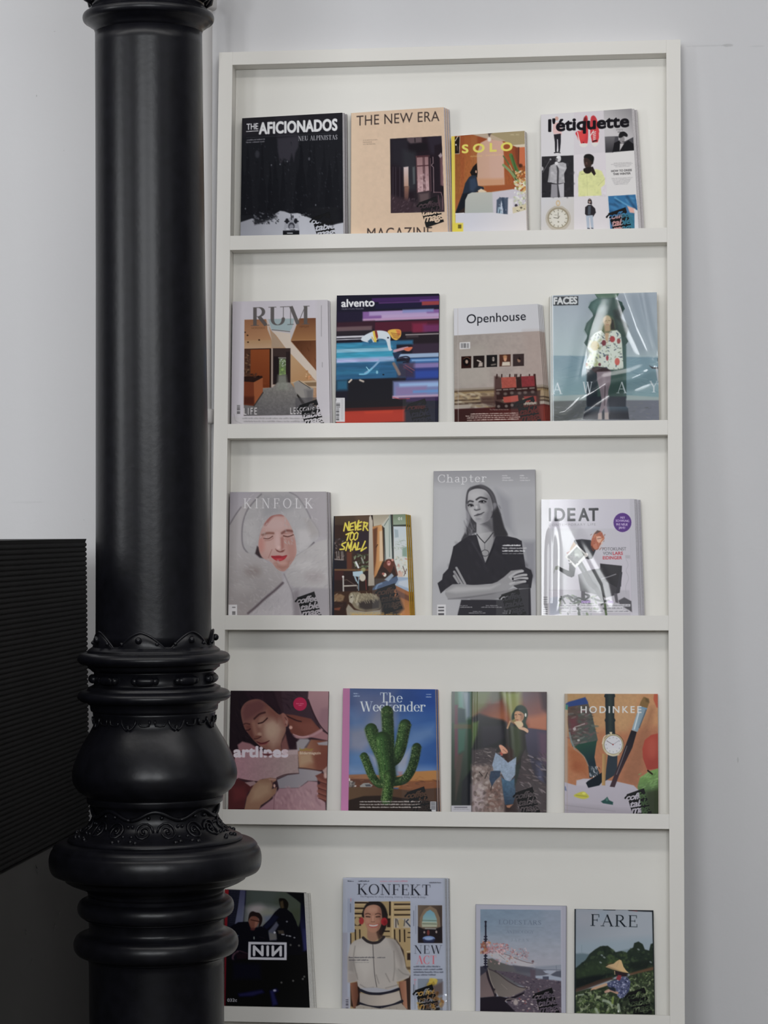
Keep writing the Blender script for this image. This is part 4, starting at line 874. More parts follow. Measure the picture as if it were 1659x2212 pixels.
@cover
def cyclist():
    c = Cover(715, 625, 6.771, [(85, 90), (1580, 62), (1565, 1945), (65, 1950)], '#1c1a26'); sl = -.03
    def st(y0, y1, x0, x1, col, f=10, a=.9, d=-.035):
        c.pg([(x0, y0), (x1, y0+(x1-x0)*d), (x1, y1+(x1-x0)*d), (x0, y1)], col, f, a)
    st(80, 330, 60, 1600, '#1b1a2a', 6); st(130, 190, 600, 1600, '#43245c', 8); st(190, 215, 700, 1350, '#5a3470', 8); st(215, 290, 650, 1600, '#1f1b38', 10); st(175, 235, 1330, 1600, '#a0403f', 8); st(150, 180, 1300, 1600, '#6c3d86', 8)
    st(330, 460, 460, 1600, '#8b5fa0', 9); st(330, 390, 560, 1400, '#a893bd', 12); st(375, 430, 740, 1600, '#b59cc0', 14); st(435, 470, 460, 1600, '#b994b5', 8); st(300, 345, 1050, 1500, '#7d86b8', 14)
    st(480, 640, 640, 1600, '#551c2e', 12); st(500, 660, 1190, 1400, '#7d2340', 22); st(520, 640, 1350, 1600, '#6f2f60', 26); st(480, 600, 80, 640, '#3a1f2b', 18); st(555, 620, 80, 600, '#6d565a', 12); st(620, 680, 80, 640, '#2a2329', 10); st(330, 480, 80, 460, '#231d33', 20)
    st(690, 720, 78, 480, '#c9c6cc', 4); st(720, 735, 78, 480, '#191720', 4); st(735, 748, 78, 450, '#bdbac2', 4); st(640, 820, 1040, 1600, '#241c22', 14); st(660, 676, 1090, 1600, '#b5aaa9', 5, .8); st(680, 710, 1100, 1280, '#4a4044', 6, .7); st(800, 950, 1190, 1600, '#3a2b3c', 16)
    st(790, 1320, 78, 960, '#2b6d92', 8); st(800, 880, 78, 900, '#2f86a6', 16); st(880, 935, 78, 880, '#86b8cc', 10); st(935, 1020, 78, 930, '#2d93b0', 12); st(1010, 1085, 78, 930, '#8fa9cd', 14); st(1040, 1070, 90, 700, '#a7a3cf', 12); st(1090, 1330, 78, 1100, '#26587e', 12); st(1180, 1260, 78, 700, '#2a6a8c', 20); st(770, 830, 460, 1200, '#2c6a90', 16)
    c.nz(78, 780, 1000, 1330, .12, 22, 5, 200)
    st(950, 1010, 990, 1600, '#9db6d4', 8); st(1010, 1090, 1150, 1600, '#3368a3', 14); st(1030, 1060, 1180, 1600, '#7ba3cf', 10); st(1090, 1170, 1060, 1600, '#8a7bb5', 16); st(1160, 1330, 1100, 1600, '#2a3a80', 18); st(1200, 1300, 1230, 1600, '#2b479a', 18); st(1080, 1300, 980, 1220, '#3b2f3f', 30, .8)
    st(1330, 1480, 78, 250, '#27698a', 30, .8); st(1330, 1760, 250, 1000, '#1b1a20', 20)
    st(1350, 1580, 910, 1600, '#7a85b5', 20); st(1380, 1440, 1000, 1600, '#8fb0d8', 16); st(1430, 1560, 950, 1400, '#83709b', 24); st(1480, 1520, 1200, 1600, '#5d89bf', 12); st(1560, 1600, 900, 1600, '#b79ab5', 8); st(1590, 1650, 1000, 1600, '#3a2350', 16); c.ln([(905, 1580), (1000, 1605), (1150, 1600)], 10, '#b34a52', 4)
    st(1640, 1760, 78, 1100, '#1d1a1e', 10); st(1740, 1790, 210, 1600, '#4b1d1b', 10); st(1790, 1960, 78, 1080, '#b3331f', 10); st(1800, 1860, 500, 900, '#bf3c22', 24); st(1830, 1990, 78, 1100, '#a83222', 10); st(1970, 2200, 70, 1600, '#2a1a1c', 6)
    st(1640, 2200, 1380, 1600, '#1b1c2e', 14); st(1790, 2200, 1080, 1400, '#24222e', 24)
    # rider
    c.pg([(440, 740), (470, 690), (560, 640), (640, 610), (740, 605), (830, 630), (870, 690), (870, 760), (880, 860), (900, 890), (850, 890), (800, 750), (700, 730), (620, 780), (500, 770)], '#c5cdd6', 6, 1, 1)
    c.pg([(610, 615), (645, 608), (670, 700), (665, 780), (640, 770)], '#d6b83a', 5); c.pg([(640, 608), (672, 606), (690, 690), (680, 740), (655, 690)], '#7a2b2b', 6); c.ln([(600, 700), (640, 770)], 12, '#caa53a', 5)
    c.pg([(830, 620), (880, 590), (980, 585), (1025, 610), (1020, 690), (960, 745), (900, 720), (870, 680)], '#e2a93a', 6, 1, 1); c.pg([(950, 590), (1015, 600), (1025, 660), (980, 680)], '#c96b35', 10, .9)
    for k in range(4): c.ln([(880+k*12, 640+k*22), (1010-k*6, 660+k*20)], 8, '#5b2c1a', 4, .8)
    c.el(836, 710, 14, 12, '#2c2733', 4); c.pg([(540, 760), (590, 720), (620, 780), (560, 800)], '#2c5b7c', 8); c.pg([(690, 720), (800, 740), (820, 790), (700, 790)], '#3f7fa0', 12, .8)
    c.ln([(930, 905), (1040, 875), (1120, 860)], 40, '#bb8f9c', 8, 1, 1); c.pg([(1070, 870), (1160, 845), (1195, 855), (1150, 905), (1090, 900)], '#cf6a4a', 6, 1, 1)
    c.pg([(900, 930), (1040, 920), (990, 990), (980, 1030), (930, 1010)], '#23314a', 8); c.ln([(1010, 1000), (1100, 985), (1150, 1010), (1130, 1055), (1060, 1075)], 18, '#1f2030', 5, 1, 1); c.ln([(1000, 1000), (1080, 1010), (1120, 1040)], 10, '#2c2436', 4)
    c.ln([(920, 1090), (960, 1160), (1000, 1240)], 44, '#7d6c66', 10, 1, 1); c.ln([(700, 1060), (600, 1160), (500, 1230)], 26, '#7ea3c4', 8, 1, 1); c.ln([(420, 1245), (520, 1235), (600, 1160)], 20, '#6cb3d0', 7, 1, 1); c.ln([(520, 1140), (560, 1190)], 12, '#8fc9dc', 4); c.el(675, 1215, 16, 24, '#76b0c8', 5)
    c.el(768, 1250, 14, 10, '#14141c', 4); c.ln([(1090, 1110), (1220, 1190)], 8, '#93505c', 4); c.ln([(1060, 1130), (1190, 1220)], 6, '#7d3b46', 4); c.ln([(265, 1360), (300, 1325)], 24, '#c7b8a8', 6); c.ln([(425, 1330), (475, 1350)], 26, '#b5a89c', 8)
    c.tx('alvento', 155, 258, 480, 108, '#e2dfe6', -.025, .045, 0, 1, 1.0); c.tx('ITALIAN CYCLING MAGAZINE', 155, 300, 322, 20, '#a9a5b2', -.02, .01, 0, .75)
    c.rc(65, 1588, 203, 1938, '#c4c2c4', 2, 1, 0); c.tx('40', 78, 1650, 50, 38, '#2b2a2c', 0, .01, 0, 1, 1, 2)
    rg = random.Random(8); y = 1665
    while y < 1915:
        h = rg.choice((5, 8, 12, 18)); c.rc(74, y, 132 if y < 1740 else 120, y+h, '#2a292b', 2, .85, 0); y += h+rg.uniform(7, 15)
    for k in range(3):
        for j in range(16): c.ln([(150+k*14, 1610+j*19), (150+k*14, 1620+j*19)], 7, '#8d8b8d', 2, .55)
    return c
@cover
def red_chairs():
    c = Cover(965, 650, 7.213, [(110, 118), (1420, 45), (1545, 1878), (122, 1880)], '#9b8f87'); sl = -.050
    c.pg([(80, 80), (1600, 20), (1600, 480), (80, 560)], ('#c9c8cc', '#bebdc0', 300, 200, 1300, 300), 2)
    c.pg([(80, 545), (170, 538), (1480, 470), (1600, 470), (1600, 1420), (80, 1420)], ('#988f88', '#a2938c', 300, 600, 1200, 1100), 2)
    c.nz(80, 540, 1600, 1400, .05, 60, 3); c.pg([(170, 760), (600, 700), (700, 1300), (170, 1350)], '#a69e94', 70, .6); c.pg([(1200, 480), (1600, 470), (1600, 1300), (1300, 1300)], '#a08f87', 60, .6)
    c.pg([(80, 1385), (740, 1360), (1600, 1300), (1600, 1660), (80, 1660)], '#7d6a52', 4)
    for y0, y1, cc in ((1365, 1400, '#8f8377'), (1400, 1430, '#5b4a3c'), (1425, 1450, '#8a7350'), (1450, 1540, '#9a8467'), (1540, 1565, '#4c3c30'), (1565, 1590, '#8d7a62'), (1590, 1625, '#54443a'), (1620, 1670, '#a0958a')):
        c.pg([(80, y0+6), (1600, y0-64), (1600, y1-64), (80, y1+6)], cc, 6, .9)
    c.dabs(130, 1440, 800, 1660, 60, ['#b3a68c', '#6b5642', '#c9c0ad', '#3d2e28', '#a38a5c'], (16, 60), 3, 0, 4, .5, 10)
    c.pg([(520, 1490), (760, 1480), (760, 1660), (540, 1600)], '#4a3530', 20, .8)
    c.pg([(80, 1690), (700, 1660), (1600, 1600), (1600, 2200), (80, 2200)], ('#3d2020', '#5a2622', 300, 1700, 1500, 1800), 8); c.pg([(80, 1720), (420, 1690), (420, 2200), (80, 2200)], '#37211f', 40, .8)
    c.pg([(1440, 1640), (1580, 1620), (1580, 1880), (1480, 1860)], '#743028', 20, .8)
    # two chairs
    c.pg([(745, 1180), (780, 1170), (860, 1200), (870, 1560), (740, 1620)], '#4c3532', 16, .95); c.pg([(1080, 1190), (1170, 1180), (1180, 1560), (1090, 1600)], '#33211f', 10)
    for x in (785, 860, 985, 1065, 1090, 1155, 1290, 1362): c.ln([(x, 1150), (x-4, 1210)], 20, '#3b2725', 5); 
    c.pg([(850, 1195), (1075, 1185), (1090, 1360), (862, 1370)], '#a04c40', 4); c.pg([(1160, 1180), (1372, 1168), (1378, 1345), (1175, 1360)], '#7d2f33', 4)
    c.nz(850, 1170, 1380, 1370, .1, 24, 6)
    c.ln([(1374, 1150), (1395, 1460), (1440, 1620)], 22, '#3a201d', 5); c.pg([(770, 1370), (1400, 1330), (1420, 1500), (780, 1540)], '#33201f', 8)
    for x, y in ((815, 1390), (920, 1385), (1015, 1378), (1130, 1378), (1218, 1370), (1330, 1362)): c.ln([(x-32, y), (x+32, y-4)], 20, '#8d7f76', 6, .8)
    for x, y in ((800, 1440), (915, 1450), (1015, 1436), (1135, 1440), (1225, 1430), (1340, 1420)): c.el(x, y, 28, 22, '#7a6c64', 12, .7)
    c.pg([(880, 1500), (1110, 1470), (1120, 1560), (960, 1600), (890, 1580)], '#a54a3f', 6); c.pg([(1200, 1490), (1420, 1480), (1440, 1570), (1230, 1580)], '#8d3b35', 8)
    c.pg([(760, 1560), (900, 1590), (1130, 1570), (1200, 1560), (1200, 1680), (760, 1690)], '#2b1c1c', 12)
    for x, y in ((810, 1645), (930, 1640), (1020, 1625)): c.el(x, y, 24, 22, '#7d706a', 8, .8)
    c.pg([(1390, 1400), (1460, 1390), (1450, 1640), (1400, 1640)], '#3a221e', 10, .8)
    # five framed portraits
    for i, (x0, y0, x1, y1) in enumerate(((228, 868, 384, 1055), (415, 860, 588, 1045), (622, 848, 788, 1035), (822, 840, 998, 1025), (1032, 832, 1205, 1022))):
        c.rc(x0, y0, x1, y1, ('#2a1613', '#221b1a', '#1c1a1b', '#4b2c22', '#372b2b')[i], 2, 1, -.04)
    c.el(305, 945, 55, 70, '#120b0b', 6); c.el(312, 950, 22, 30, '#a68c7c', 8); c.ln([(262, 910), (310, 880), (365, 905)], 8, '#6d4c38', 4, 1, 1)
    c.ln([(480, 930), (530, 950)], 20, '#b5a79c', 5); c.pg([(490, 1030), (510, 960), (560, 960), (560, 1020)], '#a89a90', 8)
    c.el(728, 910, 18, 34, '#a89c92', 8); c.ln([(712, 908), (742, 906)], 8, '#2a2728', 3); c.ln([(700, 1000), (760, 990)], 18, '#82766e', 10)
    c.el(912, 900, 26, 44, '#c08a6a', 6); c.pg([(860, 1015), (870, 955), (985, 950), (990, 1010)], '#c0b3a2', 6); c.el(910, 870, 34, 24, '#a87850', 8, .8)
    c.el(1128, 920, 26, 40, '#8d6a58', 8); c.pg([(1100, 900), (1130, 870), (1160, 900), (1150, 930)], '#241c1c', 8)
    c.bars(202, 650, 164, 105, '#2c2a2c', '#cbc8c8', False, 10)
    c.ln([(172, 120), (180, 1880)], 10, '#b1a9a4', 5, .6)
    c.tx('Openhouse', 312, 352, 920, 138, '#1b1c24', -.056, .002, 0, 1, 1.0)
    c.tx('The Market of the Interior', 668, 1706, 300, 22, '#c4b7ad', -.01, 0, 0, .8)
    for i in range(4): c.greek((370, 300, 320, 320)[i], (1772, 1804, 1834, 1866)[i], (740, 820, 820, 800)[i], 18, '#cdb9ae', i+2, .75, -.022)
    return c
@cover
def seaside():
    c = Cover(1175, 625, 6.381, [(105, 85), (1555, 40), (1588, 1805), (120, 1808)], '#9fb0b6'); sl = -.025
    c.pg([(80, 30), (1620, 30), (1620, 940), (80, 940)], ('#a4adb6', '#aebdbf', 300, 150, 300, 900), 2); c.pg([(1150, 60), (1600, 40), (1600, 900), (1150, 900)], '#9aa6b0', 80, .6)
    c.pg([(80, 915), (1620, 940), (1620, 1520), (80, 1520)], ('#7f9aa6', '#86a3a8', 300, 930, 300, 1450), 10)
    c.dabs(130, 930, 1590, 1460, 160, ['#6f8d9b', '#9db6ba', '#7d9ea8', '#8fb0b3', '#5f7f90'], (20, 90), 9, 0, 5, .35, 6)
    c.pg([(80, 1475), (600, 1450), (1130, 1460), (1620, 1490), (1620, 1560), (80, 1560)], '#a3b0ae', 10); c.pg([(80, 1545), (600, 1530), (1600, 1530), (1620, 2100), (80, 2100)], ('#6d716f', '#777a86', 150, 1600, 1500, 1700), 10)
    c.dabs(100, 1560, 1590, 1900, 200, ['#5f625f', '#85887f', '#6d6f78', '#8f919a'], (10, 40), 4, -5, 6, .4, 4)
    G = '#3c5650'
    c.pg([(700, 62), (1040, 50), (1010, 110), (980, 130), (1080, 180), (1090, 220), (1118, 270), (1070, 340), (1060, 400), (1140, 480), (1165, 560), (1130, 650), (1165, 720), (1130, 770), (1135, 1500), (600, 1500), (592, 790), (555, 740), (590, 680), (600, 640), (560, 560), (590, 470), (680, 370), (670, 330), (612, 250), (650, 180), (740, 125)], G, 4)
    c.pg([(700, 62), (1040, 50), (1000, 115), (760, 125)], '#5a7862', 6, .9); c.pg([(650, 190), (740, 130), (900, 140), (860, 330), (700, 330), (640, 260)], '#557a74', 40, .8)
    c.pg([(960, 300), (1090, 240), (1060, 400), (1150, 520), (1100, 640), (980, 560)], '#1f2d2c', 30, .85); c.pg([(600, 480), (720, 400), (760, 600), (640, 680), (575, 580)], '#46685c', 36, .8); c.pg([(1000, 420), (1140, 500), (1140, 640), (1030, 620)], '#3f5b50', 24, .7)
    c.pg([(1090, 780), (1135, 780), (1135, 1500), (1095, 1500)], '#44615d', 16, .9); c.pg([(592, 1100), (740, 1130), (740, 1640), (592, 1600)], '#26323a', 14)
    c.pg([(570, 1640), (640, 1560), (1080, 1560), (1160, 1640), (1175, 1790), (540, 1790)], ('#4f6674', '#222531', 800, 1600, 800, 1720), 6); c.pg([(590, 1480), (1135, 1480), (1130, 1620), (600, 1620)], '#2b313d', 10)
    c.pg([(790, 440), (840, 370), (900, 365), (960, 420), (980, 560), (900, 600), (760, 600)], '#5f6c46', 20, .9, 1); c.pg([(920, 400), (960, 430), (980, 560), (920, 560)], '#2b2a22', 12)
    c.el(875, 440, 58, 78, '#c3b08f', 10); c.ln([(845, 438), (868, 436)], 8, '#7a6648', 5, .8); c.ln([(890, 434), (915, 436)], 8, '#7a6648', 5, .8); c.ln([(880, 450), (876, 470)], 8, '#b09673', 4); c.ln([(862, 492), (895, 492)], 9, '#a5685a', 5); c.pg([(830, 500), (915, 500), (920, 580), (840, 590)], '#b49a78', 14)
    D = [(640, 680), (700, 610), (790, 565), (860, 640), (930, 575), (1010, 565), (1060, 620), (1080, 760), (1085, 880), (1100, 1090), (1020, 1110), (900, 1110), (850, 1080), (720, 1065), (600, 1100), (575, 1080), (590, 1000), (640, 870), (600, 810)]
    c.pg(D, '#cdd3c9', 5)
    c.dabs(590, 570, 1100, 1110, 150, ['#46584c', '#2b3242', '#8f9a86', '#3a4a60', '#5f6a52'], (7, 22), 2.2, None, 12, .75, 3, D)
    c.dabs(600, 690, 780, 1080, 40, ['#c8d2a4', '#9aa06a', '#b5bd8a'], (12, 34), 1.6, None, 3, .6, 6, D)
    for x, y, rx, ry, cc in ((945, 690, 36, 42, '#a8363a'), (1032, 715, 24, 36, '#9a4a48'), (828, 742, 30, 40, '#7a2d38'), (705, 780, 56, 66, '#b5a35a'), (875, 950, 16, 36, '#a03040'), (1012, 1000, 34, 50, '#c4584c'), (770, 1040, 18, 22, '#6a3040'), (590, 1040, 14, 24, '#9a6a52')): c.el(x, y, rx, ry, cc, 7, .95)
    c.pg([(840, 600), (900, 600), (880, 740), (850, 700)], '#c2a583', 12)
    c.pg([(640, 1100), (720, 1070), (860, 1085), (930, 1130), (880, 1180), (720, 1160)], '#3c2a2e', 10); c.pg([(730, 1140), (930, 1130), (920, 1300), (890, 1400), (880, 1520), (860, 1600), (892, 1700), (895, 1790), (840, 1790), (835, 1640), (800, 1690), (800, 1790), (745, 1790), (760, 1690), (800, 1540), (770, 1380), (735, 1260)], '#8d7f86', 6, 1)
    c.ln([(830, 1180), (840, 1350), (860, 1560), (880, 1700)], 40, '#a19299', 24, .7, 1); c.ln([(845, 1340), (838, 1600)], 14, '#4b3f48', 8, .8)
    c.pg([(748, 1710), (800, 1700), (800, 1795), (745, 1795)], '#b5a7a2', 8); c.pg([(838, 1700), (890, 1700), (895, 1795), (838, 1795)], '#b5a7a2', 8)
    c.pg([(1565, 960), (1600, 930), (1600, 1030), (1575, 1020)], '#33383e', 8); c.pg([(1450, 1050), (1500, 1075), (1590, 1075), (1590, 1100), (1490, 1095)], '#4b474a', 6); c.ln([(1555, 1100), (1575, 1250)], 24, '#c9c9cc', 8)
    c.rc(120, 102, 475, 226, '#23272d', 3, 1, -.02); c.tx('FACES', 138, 206, 318, 90, '#dde2e2', -.025, .07, 0, 1, 1.0)
    for t, x, y in (('A', 120, 1442), ('W', 540, 1430), ('A', 1010, 1430), ('Y', 1460, 1418)): c.serif(t, x, y, 128 if t != 'Y' else 110, 150, '#d5dce0', .12, .05, 0, .1, 0, .92)
    c.pg([(95, 80), (128, 78), (136, 2100), (100, 2100)], '#d3dbe2', 8)
    c.pg([(1562, 40), (1580, 45), (1586, 700), (1566, 480)], '#232736', 5)
    return c
# ------------------------------------------------------------------ cover pictures, third and fourth shelves
@cover
def fur_hood():
    c = Cover(480, 1050, 6.771, [(95, 88), (1520, 80), (1555, 1882), (70, 1885)], '#9f999d')
    def fur(x0, y0, x1, y1, n, seed, rot=None, cols=('#aaa5a7', '#b5b0b1', '#8e898d', '#9a9597', '#bcb8b8'), a=.35): c.dabs(x0, y0, x1, y1, n, list(cols), (10, 42), 4, rot, seed, a, 8)
    c.pg([(60, 60), (560, 60), (460, 200), (300, 420), (100, 560)], ('#98929a', '#a49ea2', 100, 100, 400, 400), 10)
    c.pg([(1040, 60), (1600, 60), (1600, 800), (1400, 700), (1280, 400)], '#9c9699', 20)
    c.pg([(100, 560), (300, 260), (480, 200), (290, 520), (270, 800), (380, 1000), (80, 960)], '#a39d9e', 14)
    c.pg([(520, 120), (760, 70), (1000, 90), (1180, 240), (1290, 480), (1420, 700), (1340, 840), (1200, 990), (1070, 1020), (1060, 780), (960, 560), (870, 430), (740, 430), (620, 560), (540, 720), (510, 900), (480, 1000), (370, 990), (290, 860), (280, 620), (340, 380), (440, 230)], '#a29e9f', 10, 1, 1)
    c.pg([(560, 130), (1000, 110), (1150, 300), (900, 380), (600, 460)], '#918e91', 50, .8); c.pg([(310, 520), (470, 480), (520, 700), (420, 900), (320, 800)], '#aba7a7', 40, .8); c.pg([(1100, 640), (1330, 640), (1300, 840), (1100, 980)], '#b3aeae', 40, .8); c.pg([(1200, 480), (1300, 480), (1420, 700), (1300, 760)], '#98918f', 40, .7)
    fur(300, 120, 1400, 1000, 260, 3)
    c.ln([(560, 120), (440, 240), (340, 380), (285, 560), (275, 760), (300, 900), (380, 1000)], 16, '#605a60', 12, .75, 1); c.ln([(980, 90), (1100, 160), (1220, 330), (1290, 470)], 16, '#6d686d', 12, .7, 1); c.ln([(95, 560), (180, 420), (260, 310)], 16, '#5d575c', 10, .7, 1); c.ln([(1340, 830), (1230, 940), (1090, 1025)], 22, '#5a5257', 10, .85, 1); c.ln([(1290, 470), (1400, 640), (1420, 740)], 12, '#8a8486', 12, .6, 1)
    c.pg([(70, 950), (380, 980), (560, 1060), (760, 1180), (860, 1260), (880, 1420), (600, 1620), (380, 1850), (330, 2000), (60, 2000)], ('#a29c9c', '#958d8d', 300, 1000, 300, 1800), 12)
    c.pg([(920, 1280), (1080, 1020), (1380, 820), (1600, 760), (1600, 1520), (1200, 1540), (1060, 1500), (960, 1400)], ('#a5a0a0', '#a8a3a2', 1000, 1200, 1500, 900), 12)
    c.pg([(370, 1850), (860, 1450), (920, 1300), (1010, 1500), (1050, 1640), (1040, 1900), (1040, 2200), (300, 2200)], '#a8a2a5', 12); c.pg([(1000, 1480), (1600, 1500), (1600, 2200), (1050, 2200)], '#958f93', 20)
    c.el(440, 1250, 110, 70, '#887b78', 60, .8); c.el(1350, 1330, 130, 70, '#94898a', 60, .7); c.el(1200, 1150, 160, 60, '#b6b1b0', 60, .7); c.el(300, 1480, 160, 80, '#a9a3a2', 60, .6)
    fur(80, 1000, 860, 1850, 260, 5, 30); fur(930, 900, 1560, 1520, 200, 6, -30); fur(400, 1500, 1040, 1880, 120, 7, -60)
    c.ln([(880, 1420), (760, 1530), (600, 1660), (480, 1770), (370, 1860)], 34, '#5b5055', 14, .95, 1); c.ln([(900, 1290), (960, 1420), (1020, 1560), (1050, 1700)], 14, '#777074', 10, .7, 1); c.pg([(1040, 1560), (1110, 1520), (1140, 1900), (1050, 1900)], '#7d7579', 24, .7)
    c.pg([(470, 990), (500, 880), (540, 900), (600, 1060), (540, 1050)], '#3b3033', 12)
    # face
    F = [(545, 700), (600, 560), (680, 460), (760, 425), (860, 420), (930, 470), (1000, 590), (1050, 720), (1080, 900), (1075, 1010), (1010, 1130), (930, 1230), (880, 1250), (800, 1220), (700, 1110), (570, 1040), (520, 880)]
    c.pg(F, '#b08c85', 9, 1, 1)
    c.mask(F, 3, 1)
    c.el(760, 560, 170, 110, '#b79a96', 60, .9); c.el(680, 880, 120, 110, '#b8958e', 60, .9); c.pg([(880, 740), (1080, 740), (1090, 1060), (960, 1100), (920, 900)], '#a0736a', 50, .7); c.pg([(840, 760), (890, 740), (900, 900), (860, 950)], '#96625a', 16, .8); c.el(800, 800, 40, 130, '#bfa09c', 24, .8); c.el(560, 860, 50, 110, '#b5756a', 40, .6)
    c.ln([(620, 560), (740, 430), (880, 420)], 40, '#8d524c', 20, .8, 1); c.el(880, 1150, 110, 70, '#a87f72', 40, .9); c.pg([(760, 1130), (1040, 1060), (980, 1200), (880, 1250), (800, 1220)], '#94655a', 40, .6); c.el(880, 1130, 70, 34, '#b98f85', 26, .8)
    c.ln([(580, 715), (660, 690), (740, 692)], 30, '#7b5348', 12, .9, 1); c.ln([(870, 690), (940, 655), (1040, 665)], 34, '#704842', 12, .9, 1)
    c.ln([(600, 768), (670, 772), (730, 735)], 13, '#5d3733', 5, 1, 1); c.ln([(615, 800), (690, 795), (740, 760)], 9, '#8f625a', 6, .8, 1); c.ln([(890, 730), (960, 742), (1035, 715)], 14, '#57332f', 5, 1, 1); c.ln([(900, 700), (970, 690), (1030, 690)], 9, '#8d5a52', 6, .8, 1)
    c.pg([(770, 920), (840, 960), (910, 930), (880, 970), (810, 965)], '#7d4a42', 10, .9, 1); c.ln([(790, 945), (840, 962), (890, 945)], 10, '#5c302c', 5, .9, 1); c.ln([(720, 930), (690, 1000), (670, 1050)], 9, '#8d5d55', 7, .7, 1); c.el(820, 900, 24, 26, '#c9aaa4', 14, .8)
    c.pg([(705, 1030), (760, 1022), (830, 1018), (880, 1026), (945, 1012), (910, 1070), (830, 1102), (760, 1080)], '#a3323a', 5, 1, 1); c.ln([(720, 1036), (830, 1040), (935, 1020)], 9, '#74232a', 4, .9, 1); c.el(830, 1075, 50, 12, '#b9474c', 8, .8)
    c.mask(None)
    c.dabs(520, 420, 640, 760, 40, ['#a8a2a3', '#9a9497', '#b5b0b0'], (10, 26), 4, 120, 4, .6, 5); c.dabs(900, 440, 1090, 860, 50, ['#a8a3a3', '#b0abaa', '#9a9497'], (10, 30), 4, 60, 8, .55, 5); c.dabs(600, 1060, 860, 1260, 40, ['#a39c9c', '#8d8686', '#aaa5a4'], (10, 26), 4, 30, 9, .55, 5); c.dabs(940, 1060, 1080, 1240, 24, ['#a8a3a2', '#9b9595'], (10, 26), 4, -50, 3, .55, 5)
    c.serif('KINFOLK', 300, 322, 1020, 138, '#cfcbcd', .10, .05, 0, .42)
    c.rc(75, 1735, 205, 2000, '#c9c6c8', 3, 1, 0)
    for k in range(5): c.rc(132, 1768+k*7 if k < 2 else 1800+k*17, 180, 1774+k*7 if k < 2 else 1812+k*17, '#3a3739', 3, .9, 0)
    c.ln([(92, 90), (68, 2000)], 8, '#55504f', 4, .8); c.ln([(1535, 120), (1562, 1990)], 8, '#7f7a7c', 4, .6)
    return c
